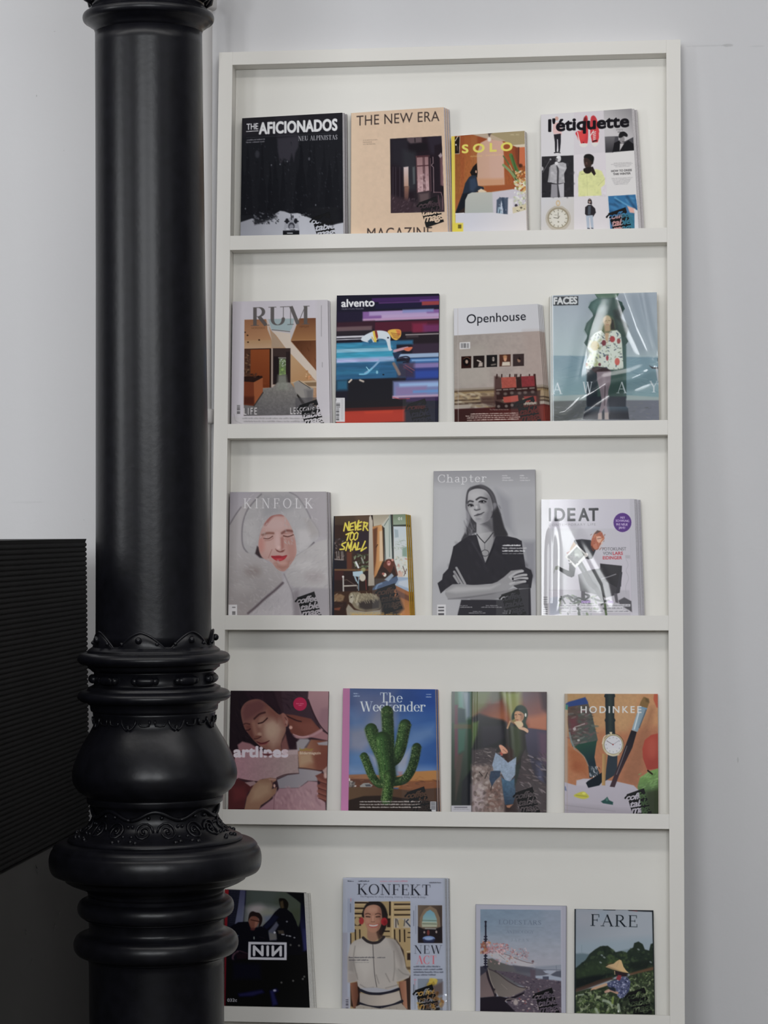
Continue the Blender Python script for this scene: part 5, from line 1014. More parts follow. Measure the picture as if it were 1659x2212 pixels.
@cover
def small_flat():
    c = Cover(710, 1100, 8.732, [(95, 130), (1450, 92), (1530, 1995), (65, 1990)], '#3a2a20')
    c.pg([(90, 90), (820, 90), (830, 560), (90, 560)], ('#4a3a2c', '#33261f', 300, 120, 300, 520), 6); c.pg([(90, 300), (560, 300), (560, 560), (90, 620)], '#33221c', 16); c.pg([(500, 420), (760, 420), (760, 1000), (480, 1000)], '#2d222a', 30, .9); c.pg([(500, 100), (780, 100), (770, 330), (520, 330)], '#5a4434', 30, .7)
    c.pg([(90, 550), (350, 540), (350, 1130), (90, 1130)], '#2e2422', 8); c.dabs(100, 560, 290, 960, 50, ['#6a5c58', '#8d7f78', '#4a3a34', '#3f2a24', '#5a3b33'], (8, 26), 2, None, 4, .7, 5)
    for x in (150, 190, 240, 265): c.ln([(x, 800), (x+8, 950)], 14, '#a89e96', 5, .7)
    c.ln([(105, 945), (275, 960)], 18, '#9a9089', 6, .8); c.pg([(95, 970), (340, 970), (340, 1130), (95, 1130)], '#1f1b20', 10)
    c.pg([(340, 800), (440, 820), (460, 1120), (345, 1140)], '#5d3222', 16, .9); c.pg([(440, 850), (760, 820), (760, 1180), (440, 1160)], '#37261f', 16)
    c.rc(90, 1130, 750, 1170, '#6d4c30', 8, 1, 0); c.pg([(90, 1165), (760, 1165), (760, 1560), (90, 1640)], '#281a18', 8); c.pg([(95, 1165), (280, 1165), (280, 1340), (95, 1340)], '#3a1e1c', 16)
    c.dabs(480, 850, 760, 1180, 46, ['#4b5a40', '#6a7a58', '#2e3a2a', '#8d9a7c', '#39452f'], (14, 44), 2.6, None, 6, .85, 5); c.ln([(515, 1000), (560, 1100)], 34, '#cfd2cf', 8); c.ln([(620, 920), (660, 1020)], 24, '#9fa69b', 8, .8); c.el(655, 1140, 40, 40, '#8b8a5a', 12)
    c.pg([(455, 1180), (640, 1165), (655, 1240), (570, 1280), (460, 1260)], '#9fb4be', 6); c.ln([(500, 1270), (550, 1400), (580, 1300)], 16, '#8fa6b1', 4); c.ln([(565, 1280), (565, 1560)], 14, '#7b929d', 4); c.el(640, 1290, 58, 72, '#b9b0a0', 8); c.ln([(480, 1260), (520, 1360)], 14, '#8fa6b1', 4)
    c.ln([(275, 1270), (280, 1690)], 26, '#a7a39c', 5); c.el(272, 1275, 20, 20, '#c2beb8', 4); c.ln([(285, 1450), (520, 1440)], 26, '#a69d92', 6); c.ln([(300, 1340), (340, 1330), (480, 1420)], 14, '#57473e', 5); c.ln([(700, 1330), (710, 1520)], 10, '#8a2f2c', 4); c.ln([(540, 1440), (545, 1500)], 14, '#8a8178', 4)
    c.pg([(765, 150), (790, 110), (830, 200), (850, 900), (865, 1440), (745, 1450), (755, 900)], ('#b3a899', '#998e80', 770, 200, 850, 1400), 6); c.pg([(800, 100), (830, 100), (840, 160), (820, 210)], '#241a17', 5)
    c.pg([(830, 100), (1180, 95), (1010, 290), (850, 330)], ('#998f7c', '#b0a692', 900, 120, 900, 320), 6); c.pg([(830, 330), (1010, 290), (1030, 960), (900, 1250), (860, 1300)], ('#a9713f', '#c08d57', 860, 500, 980, 500), 8); c.pg([(835, 380), (920, 340), (910, 700), (890, 1000), (855, 1240)], '#5a3422', 14, .9); c.pg([(960, 420), (1010, 400), (1030, 980), (960, 980)], '#cbb59a', 14, .8); c.ln([(895, 720), (925, 670)], 14, '#3b2418', 6)
    c.pg([(1010, 300), (1180, 95), (1215, 1000), (1060, 1000), (1050, 360)], ('#aab1a6', '#b5b8b1', 1050, 300, 1180, 900), 5); c.ln([(1010, 300), (1160, 120)], 28, '#b3ad9f', 5); c.ln([(1050, 350), (1075, 1000)], 12, '#3d4a48', 3); c.ln([(1130, 180), (1050, 310)], 10, '#4a5550', 3); c.ln([(1145, 120), (1150, 900)], 16, '#7c8a85', 5)
    c.ln([(1178, 95), (1215, 960)], 30, '#343c3b', 4); c.pg([(1210, 95), (1470, 90), (1470, 300), (1215, 300)], ('#6f7f68', '#8a9782', 1300, 110, 1300, 280), 5); c.ln([(1215, 310), (1460, 300)], 28, '#39423c', 5)
    c.pg([(1220, 325), (1475, 325), (1510, 1560), (1240, 1480), (1230, 900)], ('#b5bec4', '#c2c3bc', 1340, 360, 1340, 1000), 5); c.pg([(1240, 380), (1310, 390), (1320, 530), (1250, 540)], '#8d9ca2', 10, .8); c.dabs(1240, 560, 1480, 780, 26, ['#8a988a', '#a9b3a6', '#74846f'], (14, 40), 5, None, 5, .7, 5); c.pg([(1390, 740), (1480, 700), (1480, 900), (1390, 890)], '#6f8a78', 14, .8); c.dabs(1250, 900, 1490, 1200, 36, ['#9ca292', '#c0b39a', '#b5766a', '#87917d', '#d0c8b8'], (10, 34), 1.8, None, 8, .7, 5)
    c.ln([(1400, 1080), (1450, 1220)], 12, '#4b2f2f', 4); c.ln([(1470, 1130), (1420, 1260)], 12, '#5a3a38', 4); c.pg([(1300, 1180), (1400, 1180), (1400, 1280), (1310, 1280)], '#c69a86', 14, .7)
    c.pg([(1300, 1280), (1500, 1290), (1520, 1560), (1260, 1460)], '#8fa0b5', 8); c.pg([(1330, 1360), (1500, 1330), (1520, 1500), (1300, 1420)], '#b5bcc5', 14, .9)
    # person on the window seat
    c.pg([(930, 1180), (1000, 1060), (1060, 1050), (1160, 1060), (1240, 1080), (1305, 1250), (1240, 1290), (1160, 1200), (1100, 1280), (940, 1300)], '#33231f', 6); c.pg([(1030, 1080), (1060, 990), (1110, 945), (1190, 950), (1225, 1010), (1215, 1110), (1160, 1200), (1080, 1120)], '#5a3024', 8, 1, 1); c.el(1135, 1020, 36, 50, '#b5736a', 8); c.ln([(1110, 1015), (1150, 1005)], 9, '#5c2c28', 4); c.el(1140, 1040, 14, 8, '#d9c6bd', 4); c.ln([(1200, 960), (1225, 990), (1290, 1230)], 30, '#5a352c', 6, 1, 1); c.el(1205, 960, 22, 24, '#c58a7a', 6)
    c.ln([(970, 1200), (1040, 1260)], 50, '#3f2a25', 8); c.el(1060, 1240, 30, 36, '#d3c6b8', 6); c.el(1030, 1220, 24, 24, '#a8675a', 6)
    c.pg([(820, 1590), (830, 1500), (900, 1420), (1000, 1380), (1160, 1320), (1290, 1260), (1310, 1330), (1260, 1420), (1080, 1460), (960, 1500), (900, 1560), (880, 1610)], '#42536f', 6); c.pg([(1050, 1330), (1190, 1210), (1230, 1260), (1130, 1360)], '#8fa0b3', 10, .9); c.ln([(870, 1560), (920, 1440), (1000, 1400)], 26, '#7d93ae', 12, .8, 1)
    # floor, dog on its cushion
    c.pg([(90, 1560), (830, 1530), (1260, 1440), (1540, 1580), (1560, 2300), (60, 2300)], '#3a2418', 8); c.pg([(1260, 1440), (1530, 1570), (1560, 2200), (1400, 2050), (1180, 1840)], ('#8d5530', '#a86d38', 1300, 1550, 1450, 1900), 8); c.pg([(1250, 1500), (1520, 1640), (1530, 1740), (1300, 1640)], '#5a3a30', 14, .8)
    c.pg([(90, 1620), (230, 1600), (300, 1640), (260, 1760), (100, 1740)], '#8b7050', 14, .8); c.dabs(95, 1600, 290, 1900, 30, ['#b5a283', '#3a2418', '#9a5a3c', '#6d4a34'], (14, 50), 4, -10, 6, .7, 6); c.pg([(90, 1740), (340, 1750), (320, 2000), (90, 2000)], '#2b1a16', 14, .9); c.pg([(100, 1870), (230, 1850), (200, 1910), (110, 1900)], '#6a3a28', 10)
    c.pg([(330, 1880), (370, 1790), (480, 1900), (700, 1930), (960, 1900), (1010, 1840), (1000, 1990), (360, 2100)], '#8a8172', 10); c.pg([(380, 1680), (400, 1590), (480, 1560), (620, 1590), (800, 1590), (920, 1640), (1000, 1760), (960, 1880), (700, 1920), (520, 1880), (440, 1790)], '#7a6f5a', 10, 1, 1); c.pg([(570, 1760), (720, 1720), (960, 1700), (960, 1870), (700, 1900), (580, 1860)], '#2e2726', 24, .9); c.pg([(390, 1640), (450, 1600), (500, 1680), (440, 1780), (390, 1750)], '#a39b8a', 8); c.dabs(400, 1570, 960, 1760, 110, ['#a89c7e', '#8b7f66', '#5c5140', '#b8ac90'], (10, 34), 3.5, 70, 6, .55, 4); c.ln([(560, 1620), (520, 1760)], 30, '#b0a48a', 10, .8); c.el(430, 1660, 14, 12, '#3a322c', 4); c.el(545, 1790, 24, 34, '#8d8474', 8)
    c.pg([(960, 1700), (1330, 1640), (1420, 1880), (1300, 2000), (1000, 2000)], '#1d1512', 30, .8)
    # hand lettered title
    Y = '#e0c23a'
    def hw(lines, w=26):
        for l in lines: c.ln(l, w, Y, 3)
    hw([[(285, 410), (315, 260), (370, 400), (385, 240)], [(475, 255), (415, 275), (395, 400), (465, 385)], [(405, 335), (460, 322)], [(500, 240), (505, 395), (570, 215)], [(620, 240), (560, 262), (545, 390), (610, 375)], [(552, 325), (605, 312)], [(650, 400), (675, 245)], [(660, 250), (735, 262), (715, 318), (668, 325)], [(690, 325), (740, 400)]], 27)
    hw([[(330, 480), (445, 430)], [(385, 455), (345, 590)]], 27); c.ln([(455, 440), (415, 470), (400, 560), (425, 590), (465, 560), (480, 470), (455, 440)], 22, Y, 3); c.ln([(530, 435), (490, 470), (475, 560), (500, 585), (540, 550), (555, 460), (530, 435)], 22, Y, 3)
    hw([[(325, 625), (255, 655), (250, 680), (300, 720), (290, 755), (215, 760)], [(325, 778), (366, 628), (388, 738), (438, 612), (412, 792)], [(445, 770), (500, 640), (515, 770)], [(465, 720), (515, 715)], [(565, 630), (535, 765), (595, 745)], [(690, 605), (610, 790), (710, 725)]], 27)
    c.tx('01', 1310, 205, 70, 52, '#d5d8cc', 0, .02); c.tx('Creative, compact and smaller ways to design and live', 405, 1972, 800, 30, '#c2a14a', -.01, 0, 0, .9, 1)
    c.greek(420, 2000, 960, 24, '#b58a3c', 4, .8, -.01)
    c.pg([(80, 130), (112, 128), (100, 2200), (50, 2200)], '#161a26', 4)
    return c
@cover
def crossed_arms():
    c = Cover(925, 1005, 6.704, [(80, 85), (1550, 62), (1560, 2165), (60, 2165)], '#a09fa2')
    c.pg([(40, 40), (1600, 40), (1600, 330), (40, 330)], ('#8b898d', '#9c9b9e', 800, 60, 800, 320), 30); c.pg([(80, 300), (540, 300), (500, 1000), (340, 1400), (80, 1500)], '#aaa9ab', 80, .9); c.pg([(980, 350), (1200, 500), (1250, 1000), (1080, 900)], '#85848a', 60, .8); c.pg([(1200, 400), (1560, 400), (1560, 900), (1250, 900)], '#9c9b9e', 80, .8); c.pg([(1360, 1100), (1560, 1100), (1560, 1700), (1420, 1500)], '#7c7b82', 50, .8); c.pg([(80, 1800), (480, 1900), (420, 2300), (80, 2300)], '#a3a2a5', 40, .8)
    # hair
    c.pg([(560, 400), (620, 320), (760, 285), (880, 330), (960, 430), (1010, 600), (1060, 760), (1100, 900), (1150, 1020), (1000, 1060), (880, 1000), (700, 980), (640, 1000), (560, 1060), (480, 1090), (560, 920), (600, 740), (545, 620)], '#3c3a3e', 10, 1, 1)
    c.dabs(900, 560, 1050, 980, 40, ['#2b292d', '#4d4b50', '#232226'], (30, 70), 6, 72, 4, .4, 10); c.pg([(545, 560), (575, 560), (620, 760), (580, 900), (520, 1000), (560, 840)], '#77757a', 14, .8); c.dabs(520, 800, 700, 1050, 26, ['#6d6b70', '#8a888c', '#38363a'], (20, 60), 5, 75, 6, .6, 8); c.ln([(760, 290), (860, 350), (930, 440), (970, 560)], 30, '#5c5a5f', 20, .7, 1); c.ln([(620, 330), (580, 420), (560, 540)], 22, '#4f4d52', 14, .8, 1)
    # neck and chest
    c.pg([(700, 800), (940, 760), (950, 960), (1000, 1040), (850, 1400), (830, 1400), (700, 1000)], ('#9d9b9d', '#5a585c', 760, 950, 980, 900), 8); c.pg([(705, 1000), (950, 960), (960, 1040), (835, 1410), (760, 1240)], ('#a6a4a5', '#8a888a', 760, 1050, 900, 1100), 10); c.pg([(720, 830), (900, 800), (940, 900), (940, 980), (860, 900)], '#4f4d51', 24, .8)
    # face
    F = [(575, 470), (600, 380), (700, 340), (820, 360), (890, 440), (930, 560), (940, 680), (880, 790), (800, 840), (730, 850), (660, 800), (610, 720), (575, 620)]
    c.pg(F, '#a09ea0', 6, 1, 1); c.mask(F, 3, 1)
    c.pg([(840, 420), (960, 420), (960, 800), (800, 860), (820, 640)], '#6f6d71', 50, .9); c.el(680, 440, 90, 60, '#adabac', 40, .8); c.el(640, 690, 70, 60, '#aaa8a9', 40, .8); c.el(800, 640, 60, 50, '#9b999b', 30, .8); c.el(740, 800, 60, 30, '#8d8b8d', 24, .7); c.pg([(575, 560), (600, 640), (640, 760), (600, 740)], '#8a888b', 16, .7)
    c.ln([(570, 550), (600, 520), (650, 528)], 24, '#333135', 8, .95, 1); c.ln([(700, 500), (760, 468), (850, 490)], 24, '#2c2a2e', 8, .95, 1)
    c.el(615, 580, 44, 26, '#4a484c', 12, .9); c.el(790, 530, 50, 26, '#4a484c', 12, .9); c.ln([(580, 585), (620, 572), (655, 590)], 13, '#1d1b1f', 4, 1, 1); c.ln([(735, 535), (785, 515), (840, 532)], 13, '#1d1b1f', 4, 1, 1); c.el(620, 588, 15, 13, '#19171b', 4); c.el(785, 530, 15, 13, '#19171b', 4); c.el(606, 592, 7, 5, '#d0ced0', 3); c.el(806, 532, 8, 5, '#c5c3c6', 3)
    c.pg([(690, 580), (730, 560), (765, 630), (740, 650), (690, 655), (670, 630)], '#8a888b', 14, .9); c.ln([(672, 645), (700, 655), (750, 640)], 16, '#454347', 7, .9, 1); c.ln([(730, 540), (745, 620)], 12, '#7b797c', 9, .8); c.el(700, 610, 18, 26, '#b9b7b8', 10, .8)
    c.pg([(665, 735), (720, 700), (760, 705), (810, 680), (780, 720), (710, 740)], '#5c5a5e', 6, .95); c.ln([(668, 735), (740, 715), (812, 682)], 9, '#343236', 4, 1, 1); c.ln([(690, 755), (750, 745), (790, 715)], 14, '#8a888b', 7, .8, 1); c.el(730, 780, 40, 10, '#77757a', 10, .7)
    c.mask(None)
    c.pg([(940, 560), (990, 560), (995, 660), (960, 680)], '#77757a', 10, .9, 1); c.pg([(930, 680), (1000, 600), (1060, 760), (1100, 900), (1150, 1020), (950, 1040)], '#2b292d', 20, .9)
    # jacket
    J = [(480, 1095), (600, 1020), (700, 1010), (740, 1150), (830, 1420), (920, 1200), (980, 1030), (1150, 1030), (1280, 1060), (1355, 1100), (1370, 1220), (1410, 1480), (1490, 1520), (1515, 1600), (1490, 1780), (1300, 1790), (1150, 1700), (900, 1720), (650, 1740), (480, 1720), (350, 1730), (250, 1800), (180, 1860), (135, 1710), (200, 1660), (215, 1580), (290, 1500), (310, 1420), (345, 1280), (365, 1180)]
    c.pg(J, '#27252b', 5); c.dabs(200, 1050, 1500, 1780, 60, ['#302e34', '#1f1d23', '#35333a'], (30, 90), 3, 60, 6, .35, 20, J); c.ln([(830, 1430), (640, 1120)], 20, '#39373e', 12, .7); c.ln([(835, 1430), (960, 1150)], 18, '#19181d', 10, .8)
    c.ln([(705, 1000), (760, 1070), (820, 1130), (880, 1060), (940, 980)], 13, '#2c2a2e', 3, 1, 0); c.ln([(820, 1130), (822, 1225)], 7, '#57555a', 3)
    t = np.linspace(0, 2*math.pi, 20); c.ln(np.stack([826+54*np.cos(t), 1275+46*np.sin(t)], -1), 9, '#38363a', 3)
    # arms
    c.pg([(250, 1800), (360, 1725), (560, 1735), (880, 1735), (1000, 1690), (1100, 1620), (1200, 1530), (1360, 1510), (1375, 1540), (1280, 1560), (1200, 1640), (1230, 1690), (1350, 1690), (1400, 1670), (1405, 1700), (1250, 1740), (1120, 1830), (900, 1880), (560, 1930), (290, 1945), (245, 1870)], '#8b898b', 6); c.pg([(260, 1830), (400, 1760), (900, 1760), (1040, 1720), (900, 1800), (400, 1850)], '#a7a5a6', 24, .9); c.pg([(290, 1940), (700, 1890), (1100, 1830), (1000, 1870), (560, 1935)], '#5f5d61', 16, .9)
    c.pg([(600, 1930), (900, 1880), (1250, 1780), (1300, 1800), (1100, 1920), (800, 1970), (620, 1960)], '#7d7b7e', 10)
    for a_, b_ in (((1180, 1620), (1370, 1535)), ((1200, 1640), (1420, 1590)), ((1220, 1660), (1435, 1640)), ((1190, 1720), (1405, 1685))): c.ln([a_, ((a_[0]+b_[0])/2, (a_[1]+b_[1])/2-16), b_], 34, '#a3a1a3', 6, 1, 1)
    for a_, b_ in (((1230, 1610), (1400, 1562)), ((1250, 1640), (1430, 1612)), ((1260, 1690), (1400, 1660))): c.ln([a_, b_], 8, '#3c3a3e', 4, .8)
    c.rc(1215, 1630, 1240, 1665, '#222024', 4, 1, 0)
    for a_, b_ in (((410, 1490), (535, 1720)), ((378, 1545), (490, 1720)), ((375, 1605), (440, 1700))): c.ln([a_, b_], 34, '#8d8b8d', 6)
    c.ln([(400, 1500), (500, 1700)], 6, '#4a484c', 3, .6); c.ln([(385, 1560), (450, 1700)], 6, '#3c3a3e', 3, .6)
    c.pg([(480, 1950), (1060, 1950), (1300, 1800), (1480, 1780), (1500, 2500), (380, 2500), (430, 2150)], '#29272d', 8)
    c.serif('Chapter', 140, 248, 705, 108, '#d6d4d5', .10, .055, -.012, .18, .055, .95, .12)
    for i, (x, ws) in enumerate(((1075, (70, 115, 155)), (1330, (55, 110, 140)))):
        for k, w in enumerate(ws): c.greek(x, 160+k*34, w, 24, '#b9b7b9', 5+k+i, .7, 0)
    c.greek(1078, 1176, 255, 26, '#d0ced0', 2, .85, 0); c.greek(1078, 1216, 350, 26, '#b5b3b5', 3, .7, 0); c.greek(1078, 1256, 320, 26, '#c9c7c9', 4, .8, 0); c.greek(1078, 1290, 350, 18, '#8d8b8d', 5, .7, 0)
    for x, y, w, s_ in ((460, 2040, 110, 1), (460, 2064, 180, 2), (840, 2040, 170, 3), (770, 2064, 300, 4), (650, 2124, 130, 5), (590, 2146, 240, 6), (1100, 2118, 110, 7), (1075, 2146, 120, 8)): c.greek(x, y, w, 15, '#a9a7a9', s_, .6, 0)
    c.bars(130, 2020, 125, 260, '#38363a', '#c6c4c6', True, 9)
    return c
@cover
def running_photographer():
    c = Cover(1160, 1070, 7.213, [(65, 65), (1515, 55), (1580, 1862), (68, 1865)], '#bdb9c2')
    c.pg([(40, 40), (200, 40), (190, 2100), (60, 2100)], '#b6b4b8', 14); c.pg([(190, 520), (1445, 520), (1480, 2100), (190, 2100)], ('#b3b1b8', '#bcb6bf', 400, 560, 1000, 1500), 3)
    c.pg([(200, 540), (620, 520), (500, 900), (420, 1480), (200, 1480)], '#c3c3c6', 50, .8); c.pg([(330, 1470), (1440, 1480), (1470, 1900), (330, 1900)], '#aaa6ad', 10, .8); c.ln([(190, 1480), (700, 1490)], 8, '#a09ca3', 6, .7)
    c.pg([(1445, 40), (1600, 40), (1600, 2100), (1480, 2100)], '#b4b1b8', 10, .8); c.ln([(1450, 520), (1480, 1860)], 7, '#a8a5ad', 4, .7)
    # faint line drawing at the right
    c.pg([(1375, 935), (1450, 935), (1450, 985), (1380, 985)], '#a3a0a7', 8, .8); c.ln([(1390, 1000), (1420, 1090), (1390, 1180), (1430, 1290), (1385, 1420), (1390, 1540)], 8, '#a29fa6', 5, .8, 1)
    # cushion and plants along the foot
    c.pg([(640, 1240), (700, 1210), (860, 1160), (1000, 1140), (1330, 1200), (1280, 1520), (1200, 1560), (1070, 1600), (900, 1540), (680, 1490)], ('#47454a', '#39363c', 700, 1250, 1200, 1500), 6); c.pg([(985, 1065), (1325, 1100), (1310, 1420), (1250, 1440), (990, 1300)], '#232026', 5); c.pg([(1290, 1200), (1330, 1200), (1290, 1520), (1230, 1530)], '#2b2830', 5); c.pg([(700, 1230), (1000, 1150), (1000, 1300), (1100, 1560), (900, 1530), (700, 1460)], '#5d6260', 40, .7); c.ln([(1010, 1300), (1120, 1270), (1230, 1230)], 14, '#8d8b90', 5, .9)
    c.pg([(690, 1490), (750, 1500), (745, 1660), (690, 1660)], '#2e2531', 5); c.pg([(1200, 1530), (1250, 1530), (1270, 1680), (1225, 1670)], '#57535a', 6)
    for pts, w, cc in (([(350, 1640), (450, 1570), (560, 1600), (680, 1660)], 34, '#2d332f'), ([(480, 1560), (560, 1660), (640, 1600), (760, 1640)], 26, '#252a28'), ([(380, 1580), (440, 1690)], 22, '#303733'), ([(740, 1540), (820, 1570), (760, 1620)], 26, '#262a2a'), ([(560, 1700), (700, 1650), (840, 1700)], 30, '#3a4a34'), ([(860, 1600), (1000, 1650), (1120, 1640)], 30, '#2f352f'), ([(640, 1760), (660, 1860)], 40, '#3a4238'), ([(1060, 1700), (1080, 1860)], 34, '#4a5c3a')):
        c.ln(pts, w, cc, 5, .95, 1)
    c.dabs(340, 1560, 1100, 1860, 60, ['#4a6038', '#2c332c', '#6a7f52', '#8d8f92', '#232826'], (14, 44), 2.4, None, 6, .7, 5); c.pg([(1270, 1640), (1360, 1590), (1470, 1650), (1480, 1820), (1290, 1700)], '#4a474d', 8); c.pg([(200, 1600), (330, 1580), (360, 1860), (200, 1860)], '#a3a8b5', 14, .8)
    # running figure
    c.pg([(345, 1110), (420, 1150), (500, 1180), (505, 1060), (560, 1060), (605, 1120), (580, 1260), (540, 1280), (480, 1260), (340, 1170)], '#2b2c2e', 5); c.pg([(265, 1190), (290, 1110), (345, 1095), (345, 1140), (320, 1165), (280, 1160), (270, 1220)], '#8c8f86', 6); c.ln([(262, 1190), (258, 1215)], 12, '#b9b9bb', 4)
    c.pg([(630, 1090), (700, 1030), (760, 1140), (860, 1330), (960, 1440), (1040, 1600), (1060, 1680), (1000, 1640), (900, 1480), (800, 1400), (700, 1200)], '#262a26', 6); c.ln([(690, 1100), (740, 1190)], 20, '#6f7680', 8, .8)
    c.pg([(580, 700), (700, 685), (840, 700), (920, 850), (860, 990), (800, 1000), (700, 960), (620, 900), (570, 780)], '#26262e', 5); c.pg([(520, 830), (575, 720), (620, 780), (560, 880), (510, 920)], '#ab8e6e', 6); c.pg([(460, 900), (510, 870), (530, 900), (480, 930)], '#9c6a60', 5)
    c.pg([(840, 760), (870, 640), (920, 570), (1000, 570), (1040, 640), (1050, 680), (1000, 740), (960, 830), (930, 850), (870, 820)], '#a5512f', 8, 1, 1); c.dabs(840, 570, 1060, 840, 40, ['#c9744a', '#7b3420', '#d99a6c', '#8a4028'], (8, 34), 4, -50, 5, .8, 3); c.pg([(930, 650), (990, 640), (1010, 690), (980, 740), (940, 720)], '#cf9c80', 6, 1, 1); c.pg([(870, 770), (930, 750), (950, 830), (900, 850)], '#b3694c', 6); c.ln([(850, 800), (880, 860)], 26, '#5c2a1e', 6); c.ln([(945, 680), (995, 672)], 9, '#5a2a22', 4); c.pg([(940, 545), (1000, 560), (930, 600), (890, 610)], '#4a2a20', 8)
    c.pg([(435, 960), (620, 765), (795, 940), (600, 1135)], '#cfcdc9', 4); c.pg([(475, 962), (622, 805), (745, 930), (598, 1085)], '#4c514c', 5); c.pg([(580, 860), (640, 820), (730, 930), (660, 980), (590, 930)], '#8b9388', 16, .9); c.el(620, 930, 34, 24, '#b9c0b8', 10, .8); c.pg([(480, 960), (540, 930), (560, 1010), (600, 1030), (620, 1040), (600, 1080)], '#2a2728', 8); c.dabs(490, 940, 640, 1070, 16, ['#8d8a87', '#1d1b1b', '#5a5654'], (8, 20), 1.5, None, 4, .8, 3); c.el(770, 930, 28, 34, '#c9c3bd', 6)
    # words
    for t, x, w in (('I', 185, 34), ('D', 272, 168), ('E', 472, 130), ('A', 645, 172), ('T', 805, 155)): c.tx(t, x+8, 398, w-16, 192, '#17171f', -.008, .035)
    c.tx('CONTEMPORARY LIFE', 182, 480, 735, 34, '#8d8a90', -.012, .01, 0, .9, 1.25)
    c.el(1332, 425, 140, 150, '#4d2078', 3)
    for t, x, y, w in (('MIT', 1300, 366, 70), ('SCHWUNG', 1228, 412, 208), ('INS NEUE', 1240, 470, 172), ('JAHR!', 1275, 522, 100)): c.tx(t, x, y, w, 34, '#d5cbe0', .03, .02)
    c.tx('FOTOKUNST', 1022, 862, 368, 48, '#57555c', -.005, .005); c.tx('VON', 1030, 930, 132, 48, '#57555c', -.005, .005); c.tx('LARS', 1182, 930, 155, 48, '#b0343f', -.005, .04); c.tx('EIDINGER', 1028, 1000, 295, 48, '#b0343f', -.005, .04)
    c.rc(690, 1640, 830, 1682, '#5a2a80', 3, 1, 0); c.tx('Design', 696, 1674, 126, 34, '#d5cbe0', 0, .02); c.rc(1100, 1640, 1190, 1682, '#b9a9c9', 3, .8, 0); c.tx('Film', 1108, 1674, 70, 32, '#5a2a80', 0, .02)
    for x, ws in ((360, (275, 190, 280)), (690, (295, 185, 350)), (1090, (365, 250, 350))):
        for k, w in enumerate(ws): c.rc(x, 1695+k*46, x+w, 1733+k*46, '#c9c7cb', 3, .95, 0); c.greek(x+6, 1724+k*46, w-20, 22, '#6d6a72', 3+k, .7, 0)
    rg = random.Random(2); y = 1580
    c.rc(80, 1570, 185, 2000, '#b9b7ba', 3, .9, 0)
    while y < 1980:
        h = rg.choice((6, 9, 14)); c.rc(100, y, 165, y+h, '#3f3c42', 2, .8, 0); y += h+rg.uniform(8, 18)
    c.ln([(62, 70), (66, 2000)], 9, '#3c3a40', 3, .8)
    return c
